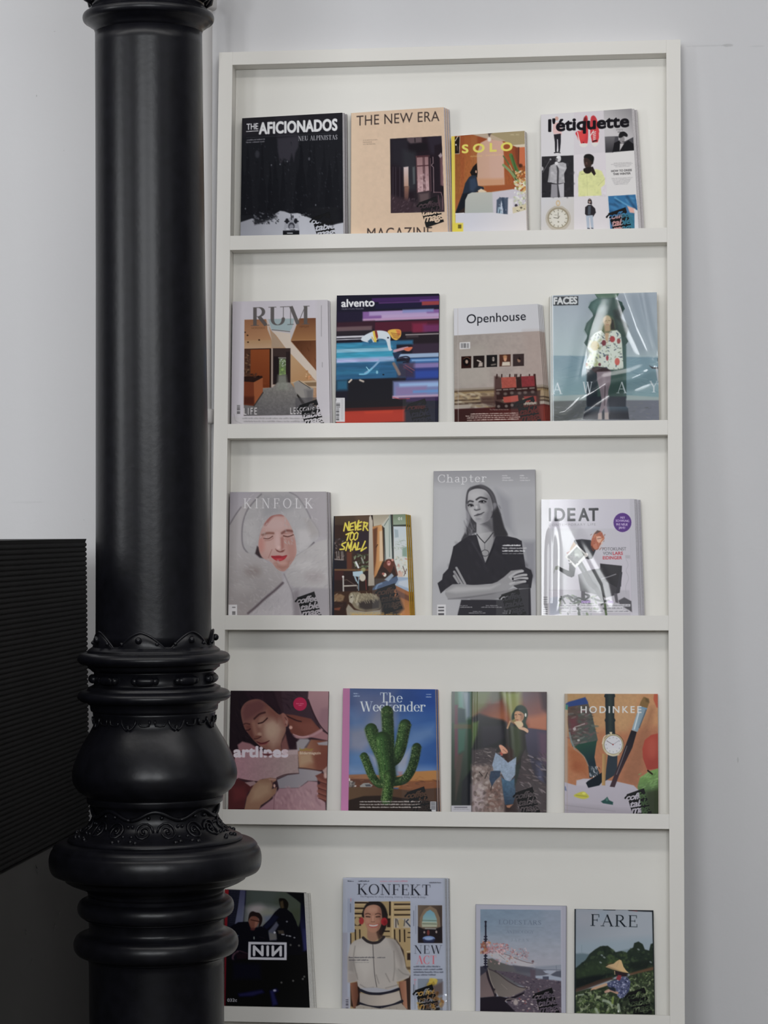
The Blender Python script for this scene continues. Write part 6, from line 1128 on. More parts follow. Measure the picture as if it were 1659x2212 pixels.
@cover
def sleeping_pair():
    c = Cover(480, 1485, 6.9125, [(125, 48), (1590, 58), (1550, 1828), (90, 1810)], '#33232a')
    c.pg([(80, 30), (760, 30), (880, 420), (960, 600), (500, 900), (80, 960)], '#221a1f', 20); c.pg([(330, 60), (760, 60), (880, 400), (700, 260), (420, 190)], '#2a1d24', 30); c.dabs(130, 60, 900, 800, 60, ['#2c2228', '#18131a', '#3a2a33'], (20, 90), 7, 60, 5, .5, 10)
    c.pg([(880, 40), (1300, 40), (1280, 200), (1420, 560), (1200, 500), (920, 400)], '#3a2a32', 14); c.dabs(900, 60, 1290, 470, 30, ['#2e2028', '#4a343c', '#231920'], (20, 80), 6, 40, 7, .5, 10)
    c.pg([(920, 400), (1060, 410), (1330, 470), (1400, 560), (1480, 640), (1300, 730), (1140, 730), (1020, 690), (990, 520)], '#6a3c33', 10); c.pg([(1080, 540), (1350, 520), (1440, 640), (1250, 700)], '#74443a', 30, .8); c.ln([(930, 410), (1100, 490), (1180, 510)], 18, '#2b1b20', 8, .9, 1); c.el(1025, 600, 26, 26, '#b98d80', 8)
    c.pg([(1290, 40), (1620, 40), (1600, 700), (1480, 620), (1370, 400), (1280, 180)], ('#9a757a', '#87656b', 1350, 100, 1550, 600), 10); c.pg([(1480, 320), (1600, 300), (1600, 560), (1440, 520)], '#83616a', 30, .8); c.ln([(1285, 180), (1370, 400), (1470, 580), (1600, 720)], 16, '#2e1c22', 6, .95, 1); c.pg([(1480, 640), (1600, 720), (1600, 800), (1300, 740)], '#8f6468', 10)
    c.ln([(1040, 730), (1200, 750), (1330, 720), (1480, 640)], 40, '#a0787c', 12, .95, 1); c.ln([(1060, 700), (1180, 740), (1290, 730)], 14, '#b58b8c', 6, .9, 1)
    # sleeping face
    F = [(280, 380), (320, 260), (420, 190), (560, 180), (680, 260), (840, 400), (900, 400), (950, 560), (940, 700), (880, 840), (880, 960), (760, 960), (600, 900), (480, 800), (400, 700), (330, 600)]
    c.pg(F, '#7b5349', 8, 1, 1); c.mask(F, 3, 1)
    c.pg([(280, 380), (330, 230), (560, 170), (680, 260), (600, 360), (420, 480), (320, 520)], '#5f3a3b', 50, .9); c.pg([(600, 520), (820, 440), (920, 620), (860, 820), (760, 900), (620, 760)], '#a08070', 60, .9); c.el(740, 640, 90, 110, '#ab8f7c', 50, .8); c.pg([(320, 560), (430, 540), (480, 700), (500, 860), (380, 720)], '#5a332f', 40, .8); c.ln([(470, 540), (500, 680), (540, 740)], 50, '#8b6254', 26, .8, 1); c.pg([(640, 240), (880, 420), (820, 520), (700, 380)], '#6d4038', 40, .7); c.el(560, 700, 30, 26, '#a98876', 16, .8); c.el(560, 560, 30, 40, '#a4816f', 20, .6)
    c.ln([(480, 470), (560, 400), (640, 375)], 26, '#3a2224', 8, .9, 1); c.ln([(290, 570), (350, 540), (410, 550)], 18, '#3c2224', 8, .8, 1); c.el(600, 470, 60, 30, '#8f6a5c', 20, .8, -35); c.ln([(540, 540), (610, 520), (675, 460)], 18, '#2c181b', 6, .95, 1); c.ln([(340, 640), (390, 640), (420, 620)], 14, '#2c181b', 6, .9, 1)
    c.pg([(470, 760), (500, 720), (560, 720), (580, 740), (530, 770)], '#6a4038', 10, .9); c.ln([(480, 770), (530, 765), (580, 735)], 12, '#3c2022', 5, .9, 1); c.pg([(510, 800), (580, 830), (640, 820), (705, 795), (660, 850), (560, 860)], '#6d3034', 8, .95); c.ln([(520, 815), (600, 838), (705, 798)], 10, '#3a1a1e', 4, .95, 1); c.ln([(560, 868), (640, 862), (690, 830)], 14, '#8a5650', 8, .7, 1)
    c.mask(None)
    c.pg([(890, 400), (930, 390), (985, 470), (985, 560), (950, 590), (920, 540)], '#86584f', 8, 1, 1); c.ln([(940, 450), (965, 500), (945, 560)], 10, '#4a2a2a', 5, .8, 1); c.el(962, 520, 14, 30, '#a98378', 8, .7)
    c.pg([(900, 780), (980, 620), (1060, 720), (1140, 800), (1060, 920), (900, 960)], '#2a1c24', 14); c.pg([(880, 840), (950, 700), (970, 800), (1000, 920), (890, 960)], '#7a4e4a', 14, .9)
    c.pg([(230, 860), (300, 810), (420, 840), (520, 900), (560, 960), (250, 960)], '#8a6066', 12)
    c.pg([(1110, 820), (1160, 770), (1280, 770), (1320, 800), (1240, 920), (1120, 960)], '#8d868a', 12); c.ln([(1320, 790), (1240, 900)], 20, '#55474c', 8, .8); c.pg([(1330, 780), (1600, 800), (1600, 1230), (1400, 1240), (1150, 1200), (1130, 960), (1260, 900)], ('#9a7258', '#6f4033', 1180, 1050, 1500, 1000), 10); c.pg([(1420, 830), (1600, 800), (1600, 870), (1440, 860)], '#8d868a', 10); c.pg([(1150, 1010), (1330, 960), (1360, 1120), (1150, 1180)], '#a3876c', 40, .8); c.pg([(1360, 1020), (1600, 960), (1600, 1230), (1400, 1240)], '#6a3a30', 40, .7)
    # pale pink sleeve across the middle
    c.pg([(200, 980), (420, 960), (760, 960), (1130, 930), (1140, 1230), (1150, 1290), (980, 1300), (820, 1360), (600, 1370), (540, 1410), (260, 1370), (150, 1360)], ('#9a737c', '#96807f', 300, 1100, 1000, 1150), 8); c.nz(150, 940, 1150, 1400, .05, 40, 5); c.ln([(820, 1350), (960, 1300), (1150, 1285)], 14, '#3a2428', 6, .9, 1); c.ln([(240, 1360), (400, 1395), (560, 1410)], 14, '#3a2226', 6, .9, 1)
    c.pg([(1140, 1210), (1400, 1240), (1490, 1260), (1420, 1400), (1280, 1400), (1150, 1500), (850, 1510), (820, 1380), (980, 1310), (1150, 1290)], ('#837d84', '#8d868b', 900, 1350, 1350, 1350), 10); c.ln([(1140, 1205), (1260, 1210), (1480, 1250)], 14, '#4a2e2c', 6, .8, 1)
    c.pg([(560, 1810), (760, 1660), (850, 1510), (1150, 1500), (1290, 1400), (1420, 1410), (1450, 1640), (1540, 1720), (1560, 2100), (520, 2100)], ('#8f6b74', '#9a7a80', 700, 1700, 1300, 1550), 10); c.dabs(760, 1500, 1480, 1830, 60, ['#a5858a', '#7f5d66', '#94727a', '#b08e92'], (20, 70), 3, 70, 6, .5, 12); c.ln([(780, 1600), (770, 1830)], 12, '#6d4c55', 8, .7)
    # hands
    c.pg([(90, 1440), (230, 1370), (420, 1440), (480, 1470), (360, 1600), (330, 1810), (80, 1830)], '#4a2426', 12); c.pg([(150, 1500), (330, 1480), (380, 1640), (180, 1700)], '#5c2a2c', 40, .8); c.pg([(340, 1420), (480, 1400), (520, 1440), (420, 1480)], '#8d7274', 8)
    c.pg([(330, 1830), (370, 1640), (470, 1460), (560, 1380), (720, 1350), (810, 1365), (800, 1400), (760, 1420), (740, 1520), (820, 1490), (800, 1580), (700, 1680), (580, 1760), (550, 1830)], '#84624f', 8); c.pg([(450, 1540), (560, 1430), (720, 1440), (720, 1580), (560, 1680), (440, 1700)], '#9a7c64', 50, .9); c.ln([(740, 1400), (760, 1460), (800, 1510)], 12, '#5a3434', 6, .8, 1); c.el(782, 1470, 16, 24, '#b99488', 8); c.ln([(705, 1375), (800, 1380)], 18, '#a67a72', 8, .8)
    c.pg([(1390, 1320), (1480, 1280), (1600, 1300), (1600, 1720), (1520, 1700), (1440, 1640), (1430, 1480), (1470, 1420)], '#673a33', 8)
    for y in (1390, 1490, 1570, 1640): c.ln([(1440, y-20), (1500, y+20), (1590, y+40)], 44, '#7b4a40', 14, .9, 1); c.ln([(1440, y+15), (1590, y+68)], 10, '#371d1d', 5, .8)
    c.pg([(1500, 1240), (1600, 1150), (1600, 1400), (1540, 1340)], '#9c807a', 10); c.el(1540, 1320, 24, 40, '#b3958e', 10, .8)
    c.el(1163, 248, 102, 102, '#a31f45', 3); c.greek(1110, 248, 110, 14, '#d0708a', 3, .7, 0); c.greek(1140, 275, 54, 14, '#d0708a', 4, .7, 0)
    c.tx('artlines', 178, 1038, 800, 150, '#d0bcc6', 0, .075, 0, 1, 1.02)
    c.pg([(905, 925), (1130, 930), (1130, 1000), (905, 1010)], '#b5a0a4', 10, .5); c.pg([(600, 990), (770, 990), (700, 1025), (620, 1015)], '#56282e', 6, .9)
    c.tx('kultur', 1160, 945, 200, 40, '#8f7a2c', 0, .03); c.tx('Bildermagazin', 1160, 1000, 310, 38, '#c3b19e', 0, .03)
    return c
@cover
def cactus():
    c = Cover(730, 1480, 7.213, [(80, 50), (1520, 65), (1555, 1955), (48, 1945)], '#3a5580')
    c.pg([(150, 20), (1600, 20), (1600, 1420), (150, 1420)], ('#3c4f78', '#1f3f80', 300, 200, 1450, 300), 4); c.pg([(150, 400), (1600, 400), (1600, 1420), (150, 1420)], ('#5a759e', '#2e5690', 300, 700, 1500, 700), 120, .8)
    c.pg([(160, 700), (420, 640), (620, 300), (900, 300), (900, 640), (560, 900), (380, 1060), (160, 1000)], '#7d7d8c', 90, .8); c.pg([(200, 100), (900, 80), (800, 420), (300, 500)], '#5c6280', 120, .7); c.pg([(850, 1000), (1160, 700), (1500, 620), (1530, 800), (1150, 1000), (980, 1380), (880, 1400)], '#5f7da6', 90, .7); c.pg([(880, 1200), (1130, 1000), (1080, 1380), (900, 1400)], '#96969f', 60, .8); c.pg([(160, 1040), (380, 1080), (420, 1390), (150, 1400)], '#4f74a0', 60, .7); c.pg([(480, 1080), (620, 1100), (620, 1300), (560, 1260)], '#9a98a2', 50, .7); c.pg([(160, 1280), (1540, 1280), (1550, 1400), (150, 1420)], '#7b8fae', 70, .6)
    c.nz(150, 50, 1560, 1400, .05, 180, 6, 320)
    c.pg([(150, 1400), (420, 1390), (900, 1420), (1200, 1350), (1560, 1330), (1570, 1600), (150, 1600)], ('#8a5f45', '#a8733f', 300, 1450, 1400, 1400), 10); c.pg([(1200, 1360), (1560, 1345), (1560, 1480), (1200, 1500)], '#a3703c', 24, .9); c.pg([(930, 1350), (1010, 1350), (980, 1430)], '#9a7078', 20, .8)
    c.pg([(140, 1460), (700, 1470), (700, 1600), (140, 1600)], '#5a3a2e', 12); c.pg([(1000, 1500), (1570, 1480), (1570, 1700), (900, 1700)], '#7b4a2c', 14); c.dabs(160, 1420, 1550, 1600, 60, ['#6d4836', '#9a6a48', '#4a2e26', '#8a5634'], (14, 50), 5, 0, 5, .5, 6)
    c.pg([(140, 1590), (740, 1600), (1100, 1640), (1580, 1600), (1580, 2100), (140, 2100)], ('#5a4432', '#4a3428', 300, 1620, 1300, 1700), 8); c.pg([(140, 1800), (400, 1730), (740, 1720), (1000, 1760), (1570, 1820), (1580, 2200), (140, 2200)], '#2b221f', 10)
    c.pg([(340, 1570), (400, 1530), (480, 1525), (545, 1560), (520, 1590), (350, 1590)], '#8a8784', 5); c.pg([(420, 1550), (500, 1545), (520, 1580), (440, 1580)], '#4a4a50', 5); c.el(205, 1530, 40, 40, '#9a948f', 10); c.pg([(165, 1530), (270, 1510), (260, 1590), (165, 1590)], '#6f6864', 10); c.el(180, 1475, 12, 24, '#c6c0bb', 4); c.dabs(165, 1500, 280, 1590, 10, ['#cfc9c4', '#3a3434'], (8, 18), 1.5, None, 4, .8, 3)
    # cactus
    def arm(P, w, dark='#25361f', mid='#34502a', lite='#4f7038', seed=1):
        c.ln(P, w, dark, 6, 1, 1); q = np.array(P, float); q2 = q+np.array([-w*.16, 0]); c.ln(q2, w*.62, mid, w*.2, .95, 1)
        q3 = q+np.array([-w*.32, 0]); c.ln(q3, w*.16, lite, w*.12, .55, 1)
        rg = random.Random(seed); d = catmull(P, 14, False)
        for p in d:
            for k in (-.46, -.3, -.1, .12, .32, .47):
                x = p[0]+w*k+rg.uniform(-6, 6); y = p[1]+rg.uniform(-10, 10)
                c.el(x, y, 8, 7, '#131d12' if rg.random() < .6 else ('#98aa6c' if k < 0 else '#60773f'), 4, .42)
            c.ln([(p[0]-w*.5, p[1]), (p[0]-w*.5-16, p[1]-6)], 6, '#5d7048', 3, .6); c.ln([(p[0]+w*.5, p[1]), (p[0]+w*.5+14, p[1]-6)], 6, '#2c3b26', 3, .6)
    arm([(410, 1110), (470, 1260), (540, 1430), (640, 1540), (760, 1540)], 120, seed=3); arm([(520, 690), (560, 830), (640, 1010), (720, 1160)], 190, seed=4)
    arm([(1230, 970), (1190, 1180), (1120, 1370), (1020, 1480), (860, 1510)], 135, '#1f2d1c', '#2a3f24', '#486338', 5); arm([(1050, 620), (1020, 760), (980, 960), (920, 1120), (860, 1180)], 175, '#1f2d1b', '#33502a', '#567a3c', 6)
    arm([(770, 410), (780, 620), (790, 860), (790, 1100)], 175, '#24341f', '#2f4826', '#4c6a36', 7); arm([(700, 850), (720, 1060), (760, 1260), (780, 1440)], 250, '#22331d', '#35562b', '#5d8540', 8); arm([(800, 1400), (790, 1560), (770, 1700), (760, 1800)], 150, '#22301c', '#3a5a2c', '#6d9048', 9)
    c.pg([(820, 900), (920, 1180), (900, 1560), (820, 1500)], '#18241a', 40, .6)
    c.serif('The', 655, 268, 350, 148, '#c3cedd', .13, .04, 0, .10); W = c.a.copy()
    c.serif('Weekender', 352, 410, 1010, 152, '#c3cedd', .15, .035, 0, .06)
    arm([(765, 395), (770, 440)], 150, seed=12)
    c.greek(250, 140, 70, 20, '#9fb0c9', 3, .7, 0); c.greek(245, 180, 95, 20, '#9fb0c9', 4, .7, 0); c.greek(1378, 152, 75, 18, '#9fb0c9', 5, .7, 0); c.greek(1374, 192, 80, 18, '#9fb0c9', 6, .7, 0)
    for i in range(3): c.greek(340, 1826+i*44, 960, 24, '#b3aba6', 8+i, .8, 0)
    c.rc(1440, 1815, 1530, 2000, '#b5b5b8', 3, 1, 0)
    for k in range(5): c.rc(1448, 1828+k*24, 1520, 1842+k*24, '#3a3a40', 3, .85, 0)
    c.pg([(60, 20), (188, 20), (180, 800), (160, 2200), (30, 2200)], ('#a8688f', '#b06f9a', 110, 200, 110, 1800), 5); c.pg([(1500, 40), (1530, 40), (1570, 2000), (1548, 2000)], '#3f5888', 4, .4)
    return c
@cover
def dusk_figure():
    c = Cover(965, 1485, 7.373, [(80, 65), (1590, 70), (1585, 1985), (72, 1975)], '#2a2a2c')
    c.pg([(60, 40), (410, 40), (400, 1880), (60, 1880)], ('#3f5c4a', '#20251f', 200, 200, 200, 1700), 4); c.pg([(120, 280), (180, 280), (190, 1100), (130, 1300)], '#5d3340', 14, .9); c.pg([(80, 60), (130, 60), (125, 560), (80, 560)], '#4a4a48', 14, .8); c.pg([(180, 60), (260, 60), (270, 330), (190, 320)], '#5c8a80', 20, .8); c.pg([(240, 60), (400, 60), (400, 480), (300, 500)], '#8a93a8', 40, .7); c.pg([(180, 330), (290, 350), (300, 560), (180, 560)], '#243b40', 16, .9); c.pg([(120, 590), (400, 590), (400, 660), (120, 660)], '#55503a', 12, .8); c.pg([(180, 670), (300, 670), (280, 1000), (180, 1060)], '#2f5a4a', 20, .9); c.pg([(250, 1500), (400, 1300), (400, 1880), (230, 1880)], '#17181f', 20, .9); c.pg([(130, 1100), (260, 1050), (220, 1400), (140, 1800)], '#4a3a34', 20, .8)
    # sky and hill of the main picture, green window reflections painted over them
    c.pg([(405, 40), (1620, 40), (1620, 720), (405, 720)], ('#4a5040', '#7a3f2c', 700, 60, 800, 500), 4); c.pg([(1180, 60), (1620, 60), (1620, 560), (1280, 560)], ('#5c4a52', '#8a5a50', 1300, 100, 1450, 500), 40, .9); c.pg([(500, 340), (900, 180), (990, 440), (980, 560), (500, 480)], ('#5c2c22', '#90502f', 700, 250, 850, 480), 50, .9); c.pg([(1290, 480), (1620, 420), (1620, 700), (1300, 660)], '#a8684c', 50, .95); c.pg([(1480, 60), (1620, 60), (1620, 420), (1520, 340)], '#3a3036', 40, .8)
    c.pg([(405, 60), (700, 60), (620, 300), (480, 420), (405, 480)], '#5c6a34', 50, .7); c.pg([(860, 70), (1180, 70), (1180, 560), (1040, 560), (960, 300)], '#8a9a55', 50, .75); c.pg([(700, 60), (860, 60), (880, 180), (720, 260)], '#4a4a3a', 30, .8)
    c.pg([(405, 480), (520, 420), (700, 480), (900, 520), (960, 560), (1000, 900), (600, 1100), (405, 1100)], '#17181a', 24); c.pg([(560, 620), (900, 600), (930, 800), (760, 900), (560, 980)], '#221f28', 30, .9); c.pg([(405, 560), (510, 540), (480, 760), (405, 960)], '#5a7a2e', 24, .7)
    c.pg([(1240, 640), (1620, 690), (1620, 1700), (1420, 1500), (1280, 1000)], ('#3f3a4e', '#2c2a38', 1350, 750, 1400, 1300), 10); c.pg([(1460, 720), (1620, 720), (1620, 1300), (1480, 1100)], '#5a3f52', 50, .8); c.pg([(1440, 1200), (1500, 1200), (1560, 1560), (1450, 1500)], '#4d4f6a', 40, .7)
    # stony ground
    c.pg([(405, 1000), (700, 960), (1000, 1000), (1250, 1000), (1420, 1440), (1620, 1560), (1620, 2300), (405, 2300)], '#3d3436', 20); c.pg([(405, 1240), (700, 1240), (880, 1440), (930, 1760), (930, 2300), (405, 2300)], '#7d6c66', 40, .95); c.pg([(405, 1560), (560, 1520), (640, 1800), (560, 2000), (405, 2000)], '#98888a', 50, .9); c.pg([(640, 1600), (860, 1500), (900, 1900), (640, 1960)], '#6a4a40', 50, .7)
    c.dabs(430, 960, 1000, 1260, 110, ['#5c5450', '#8a807c', '#201c1e', '#463c3c', '#a39a94'], (10, 40), 4, 10, 5, .7, 4); c.dabs(410, 1250, 900, 1980, 170, ['#8f7f78', '#5c4a44', '#a39690', '#473a36', '#b0a49e', '#7a6a62'], (14, 50), 1.8, None, 6, .6, 6); c.dabs(1100, 1050, 1590, 1990, 190, ['#5a4c4c', '#2a2226', '#7d7070', '#3f3438', '#94888a'], (14, 60), 4.5, 30, 7, .65, 5); c.ln([(520, 1350), (570, 1410)], 14, '#2b211e', 4); c.ln([(650, 1360), (610, 1450)], 14, '#2b211e', 4); c.ln([(720, 1560), (705, 1640)], 16, '#3a2a24', 5)
    c.pg([(930, 1860), (1100, 1740), (1180, 2300), (930, 2300)], '#2e1f1e', 20, .9)
    # figure
    c.pg([(960, 660), (1000, 560), (1030, 560), (1100, 600), (1250, 640), (1290, 720), (1240, 760), (1260, 960), (1190, 1120), (1180, 1300), (1100, 1300), (1110, 1120), (980, 1200), (900, 1100), (840, 1040), (780, 1040), (830, 900), (900, 940), (950, 1000), (940, 760)], '#24211f', 8); c.pg([(1000, 600), (1180, 620), (1200, 1000), (1120, 1180), (1040, 1000)], '#3f4a30', 40, .8); c.pg([(950, 900), (1060, 1000), (1060, 1160), (980, 1200), (900, 1100)], '#33201a', 16)
    c.pg([(1070, 380), (1120, 300), (1200, 285), (1270, 340), (1290, 440), (1260, 560), (1290, 640), (1240, 680), (1200, 540), (1100, 500), (1040, 520), (1040, 440)], '#1e3226', 12, 1, 1); c.pg([(1090, 390), (1160, 380), (1230, 430), (1220, 510), (1170, 560), (1110, 550), (1080, 470)], '#b98a66', 8, 1, 1); c.pg([(1170, 400), (1230, 430), (1220, 510), (1180, 520)], '#8a5c44', 16, .8); c.ln([(1085, 440), (1115, 436)], 10, '#4a2e24', 4); c.ln([(1145, 430), (1185, 440)], 10, '#4a2e24', 4); c.ln([(1120, 450), (1108, 490)], 8, '#94684e', 4); c.ln([(1100, 520), (1140, 520)], 10, '#7d3f34', 4); c.el(1258, 440, 14, 30, '#dcd3c0', 4)
    c.pg([(1080, 550), (1180, 540), (1220, 600), (1160, 660), (1090, 580)], '#d3b08a', 8, 1, 1); c.pg([(1150, 640), (1240, 640), (1300, 680), (1290, 725), (1230, 690), (1160, 665)], '#cf9f80', 6, 1, 1); c.ln([(1010, 545), (970, 650)], 26, '#b38a66', 8)
    c.pg([(835, 930), (880, 920), (960, 990), (975, 1040), (930, 1060), (880, 1050), (860, 1000)], '#c98f74', 6, 1, 1); c.ln([(900, 990), (970, 1045)], 8, '#8a5844', 4); c.pg([(850, 1020), (900, 1060), (890, 1100), (850, 1060)], '#a3483a', 8); c.rc(870, 1090, 900, 1125, '#26242e', 4, 1, 0)
    # trousers
    c.pg([(780, 1040), (890, 1120), (980, 1200), (1110, 1110), (1100, 1380), (1010, 1500), (930, 1480), (860, 1340), (760, 1360), (725, 1240)], '#8494a8', 6); c.pg([(700, 1340), (740, 1330), (860, 1330), (850, 1420), (780, 1480), (720, 1580), (680, 1460)], '#28384e', 6); c.pg([(870, 1430), (940, 1480), (1010, 1500), (1080, 1440), (1100, 1700), (1060, 1860), (930, 1870), (900, 1680)], ('#3f5f78', '#2a3c50', 960, 1500, 1000, 1800), 6); c.pg([(1100, 1240), (1180, 1200), (1150, 1380), (1080, 1600), (1090, 1400)], '#222c28', 14, .9); c.nz(700, 1100, 1110, 1860, .12, 30, 5); c.pg([(950, 1880), (1060, 1860), (1000, 1920), (960, 1910)], '#9a6a50', 8)
    c.rc(75, 1880, 392, 2100, '#aaa8ae', 3, 1, 0); c.rc(120, 1900, 330, 1920, '#5a5860', 4, .8, 0); c.greek(110, 1948, 250, 14, '#77757c', 4, .6, 0); c.ln([(405, 60), (398, 1980)], 6, '#33363a', 3, .8); c.ln([(78, 60), (70, 2000)], 8, '#7c877e', 3, .8)
    return c
@cover
def brushes_watch():
    c = Cover(1210, 1490, 7.541, [(75, 65), (1590, 68), (1600, 2010), (72, 2005)], '#ab7d5c')
    c.pg([(50, 40), (1640, 40), (1640, 800), (50, 800)], ('#a8855c', '#b0805a', 300, 100, 1200, 600), 4); c.pg([(50, 700), (1640, 600), (1640, 1600), (50, 1600)], ('#a8704e', '#a06a50', 300, 800, 1300, 1300), 80); c.pg([(880, 60), (1320, 60), (1100, 700), (900, 700)], '#b08a62', 60, .7); c.pg([(1480, 280), (1540, 300), (1250, 1560), (1000, 1480), (1100, 1200)], '#8a5f48', 50, .6); c.pg([(130, 960), (380, 1000), (470, 1200), (440, 1420), (200, 1300)], '#9a5c3c', 60, .8); c.el(280, 1250, 90, 80, '#94563a', 50, .8)
    c.nz(60, 60, 1620, 1580, .035, 40, 4); c.pg([(50, 60), (120, 60), (125, 1560), (50, 1560)], '#a39a90', 16, .7)
    c.pg([(1530, 60), (1640, 60), (1640, 300), (1570, 290), (1520, 160)], '#a8553f', 8); c.pg([(1340, 960), (1380, 820), (1480, 740), (1640, 700), (1640, 1280), (1420, 1310), (1350, 1120)], ('#a0463a', '#934038', 1400, 900, 1600, 1100), 6); c.el(1500, 960, 80, 160, '#ab5546', 50, .6)
    # cloth
    c.pg([(50, 1500), (260, 1560), (270, 1480), (380, 1450), (560, 1450), (900, 1490), (1200, 1560), (1260, 1620), (1640, 1640), (1640, 2400), (50, 2400)], ('#a9a3ad', '#a09aa3', 400, 1600, 400, 2000), 6); c.pg([(270, 1480), (560, 1460), (560, 1580), (280, 1560)], '#b3adb5', 20, .8); c.pg([(80, 1860), (700, 1900), (1200, 1960), (1200, 2100), (60, 2100)], '#938d95', 40, .8); c.ln([(90, 1880), (500, 1930), (900, 1980)], 10, '#857f88', 8, .7); c.ln([(80, 1960), (400, 1990)], 10, '#857f88', 8, .7); c.pg([(60, 1560), (90, 1580), (110, 1650), (70, 1640)], '#6d7590', 8)
    c.pg([(1260, 1580), (1300, 1440), (1450, 1330), (1640, 1270), (1640, 2400), (1380, 2400), (1290, 1700)], ('#6d8f52', '#3c4f36', 1400, 1400, 1500, 1800), 8); c.dabs(1290, 1330, 1620, 1640, 50, ['#7fa862', '#5c8048', '#8ab070', '#4a6a3c'], (14, 50), 3, -30, 5, .5, 8); c.pg([(1400, 1660), (1640, 1600), (1640, 2300), (1480, 2300)], '#33382b', 40, .8); c.ln([(1430, 1320), (1500, 1375)], 26, '#2b241f', 5)
    # left flat brush
    c.pg([(90, 230), (130, 200), (410, 120), (455, 200), (470, 300), (130, 330)], '#34477a', 10); c.pg([(90, 240), (130, 250), (130, 330), (85, 320)], '#4a8070', 8); c.pg([(125, 280), (460, 230), (530, 440), (615, 820), (590, 860), (300, 900), (200, 930), (150, 760), (125, 560)], ('#5a4a44', '#4a5450', 150, 400, 550, 600), 6); c.dabs(140, 280, 590, 880, 120, ['#6d5c58', '#7a5058', '#3c3a3a', '#82807c', '#5a3a40', '#4c5c56'], (14, 60), 3, -10, 6, .5, 6); c.pg([(140, 480), (280, 440), (260, 640), (180, 700)], '#6d3c44', 40, .7); c.ln([(240, 610), (400, 555)], 14, '#a8a29c', 5, .8); c.el(235, 640, 26, 26, '#b9b5b2', 8, .8); c.el(300, 825, 22, 18, '#bdb9b5', 6, .8); c.ln([(210, 680), (300, 650)], 9, '#8d8782', 4, .8); c.ln([(150, 700), (190, 860), (240, 950)], 26, '#7c8a8a', 8, .8, 1)
    c.pg([(230, 930), (300, 890), (600, 830), (580, 960), (560, 1100), (590, 1250), (640, 1380), (480, 1440), (460, 1240), (400, 1100), (300, 990)], ('#2e4a40', '#28343c', 400, 900, 500, 1200), 6); c.pg([(470, 1240), (600, 1260), (640, 1360), (500, 1440)], '#3b454c', 8); c.dabs(470, 1240, 640, 1430, 30, ['#b9bcc4', '#2a3038', '#8d939c', '#d0d2d8'], (10, 36), 3, 65, 5, .8, 4); c.ln([(220, 960), (380, 1080), (460, 1240)], 16, '#9a8a7c', 8, .7, 1)
    # watch on its strap
    c.pg([(735, 60), (890, 60), (900, 110), (885, 130), (885, 460), (905, 500), (890, 530), (900, 760), (745, 760), (738, 530), (725, 500), (740, 460), (735, 130), (715, 110)], '#2c3336', 5); c.pg([(780, 70), (850, 70), (850, 740), (790, 740)], '#38413f', 24, .8); c.pg([(780, 1060), (935, 1060), (930, 1300), (880, 1400), (735, 1490), (750, 1300)], '#343c44', 6); c.pg([(420, 1520), (450, 1490), (680, 1350), (690, 1500), (640, 1560), (460, 1600)], '#22282e', 6); c.pg([(690, 1040), (755, 1060), (735, 1560), (680, 1560)], ('#b08d5c', '#8f6e48', 690, 1100, 750, 1100), 6)
    c.el(865, 900, 178, 185, '#2c2f2c', 8, .5); c.el(860, 903, 172, 180, '#b3a684', 4); c.el(866, 897, 150, 156, '#6a644f', 4); c.el(867, 897, 144, 149, '#c2c1c6', 4); c.el(868, 1000, 120, 40, '#ccc9cc', 30, .6); c.pg([(805, 690), (850, 690), (845, 728), (815, 728)], '#bcb094', 4)
    for k in range(12): t = k*math.pi/6; c.el(867+115*math.cos(t), 897+118*math.sin(t), 9, 9, '#8f8d94', 3, .8)
    c.ln([(862, 897), (762, 835)], 8, '#6a5a60', 3); c.ln([(862, 897), (960, 830)], 7, '#8a8890', 3); c.el(862, 895, 12, 12, '#8a3a3a', 3); c.ln([(690, 880), (720, 770), (800, 730)], 16, '#d9d0b8', 6, .8, 1); c.ln([(760, 1040), (860, 1080), (960, 1060)], 14, '#d0c8b4', 6, .8, 1)
    # right round brush
    c.pg([(1290, 270), (1310, 200), (1360, 115), (1440, 150), (1455, 200), (1420, 300)], '#7a603c', 7); c.pg([(1380, 120), (1445, 150), (1450, 210), (1400, 200)], '#5c4c34', 14, .8); c.pg([(1290, 265), (1420, 300), (1380, 420), (1260, 690), (1165, 660), (1240, 420)], ('#8fa3ae', '#6d7f8c', 1200, 400, 1400, 450), 5); c.ln([(1280, 380), (1210, 640)], 20, '#c9d2d8', 8, .8); c.ln([(1400, 330), (1290, 620)], 16, '#454f5a', 8, .8); c.ln([(1290, 280), (1410, 310)], 16, '#5c86a8', 6, .8); c.pg([(1160, 660), (1250, 690), (1180, 940), (960, 1400), (890, 1590), (810, 1580), (900, 1350), (1050, 950)], ('#2b2a2f', '#43353b', 1150, 750, 880, 1500), 5); c.ln([(1090, 920), (960, 1280), (920, 1380)], 9, '#a9a4a8', 5, .6)
    # dabs of paint
    c.pg([(225, 1720), (300, 1680), (380, 1660), (430, 1690), (470, 1750), (380, 1780), (260, 1750)], '#b3ad3a', 8, 1, 1); c.ln([(260, 1720), (440, 1740)], 18, '#8a8a3a', 8, .7); c.el(390, 1690, 30, 20, '#c9c45a', 8); c.pg([(665, 1820), (720, 1790), (770, 1745), (800, 1800), (865, 1830), (860, 1875), (700, 1850)], '#2c4a48', 6); c.el(765, 1790, 20, 26, '#4a7068', 8)
    c.tx('HODINKEE', 338, 380, 985, 108, '#d6cdc6', -.004, .02, 0, 1, 1.35)
    c.ln([(125, 70), (115, 2000)], 5, '#8f7660', 4, .5)
    return c
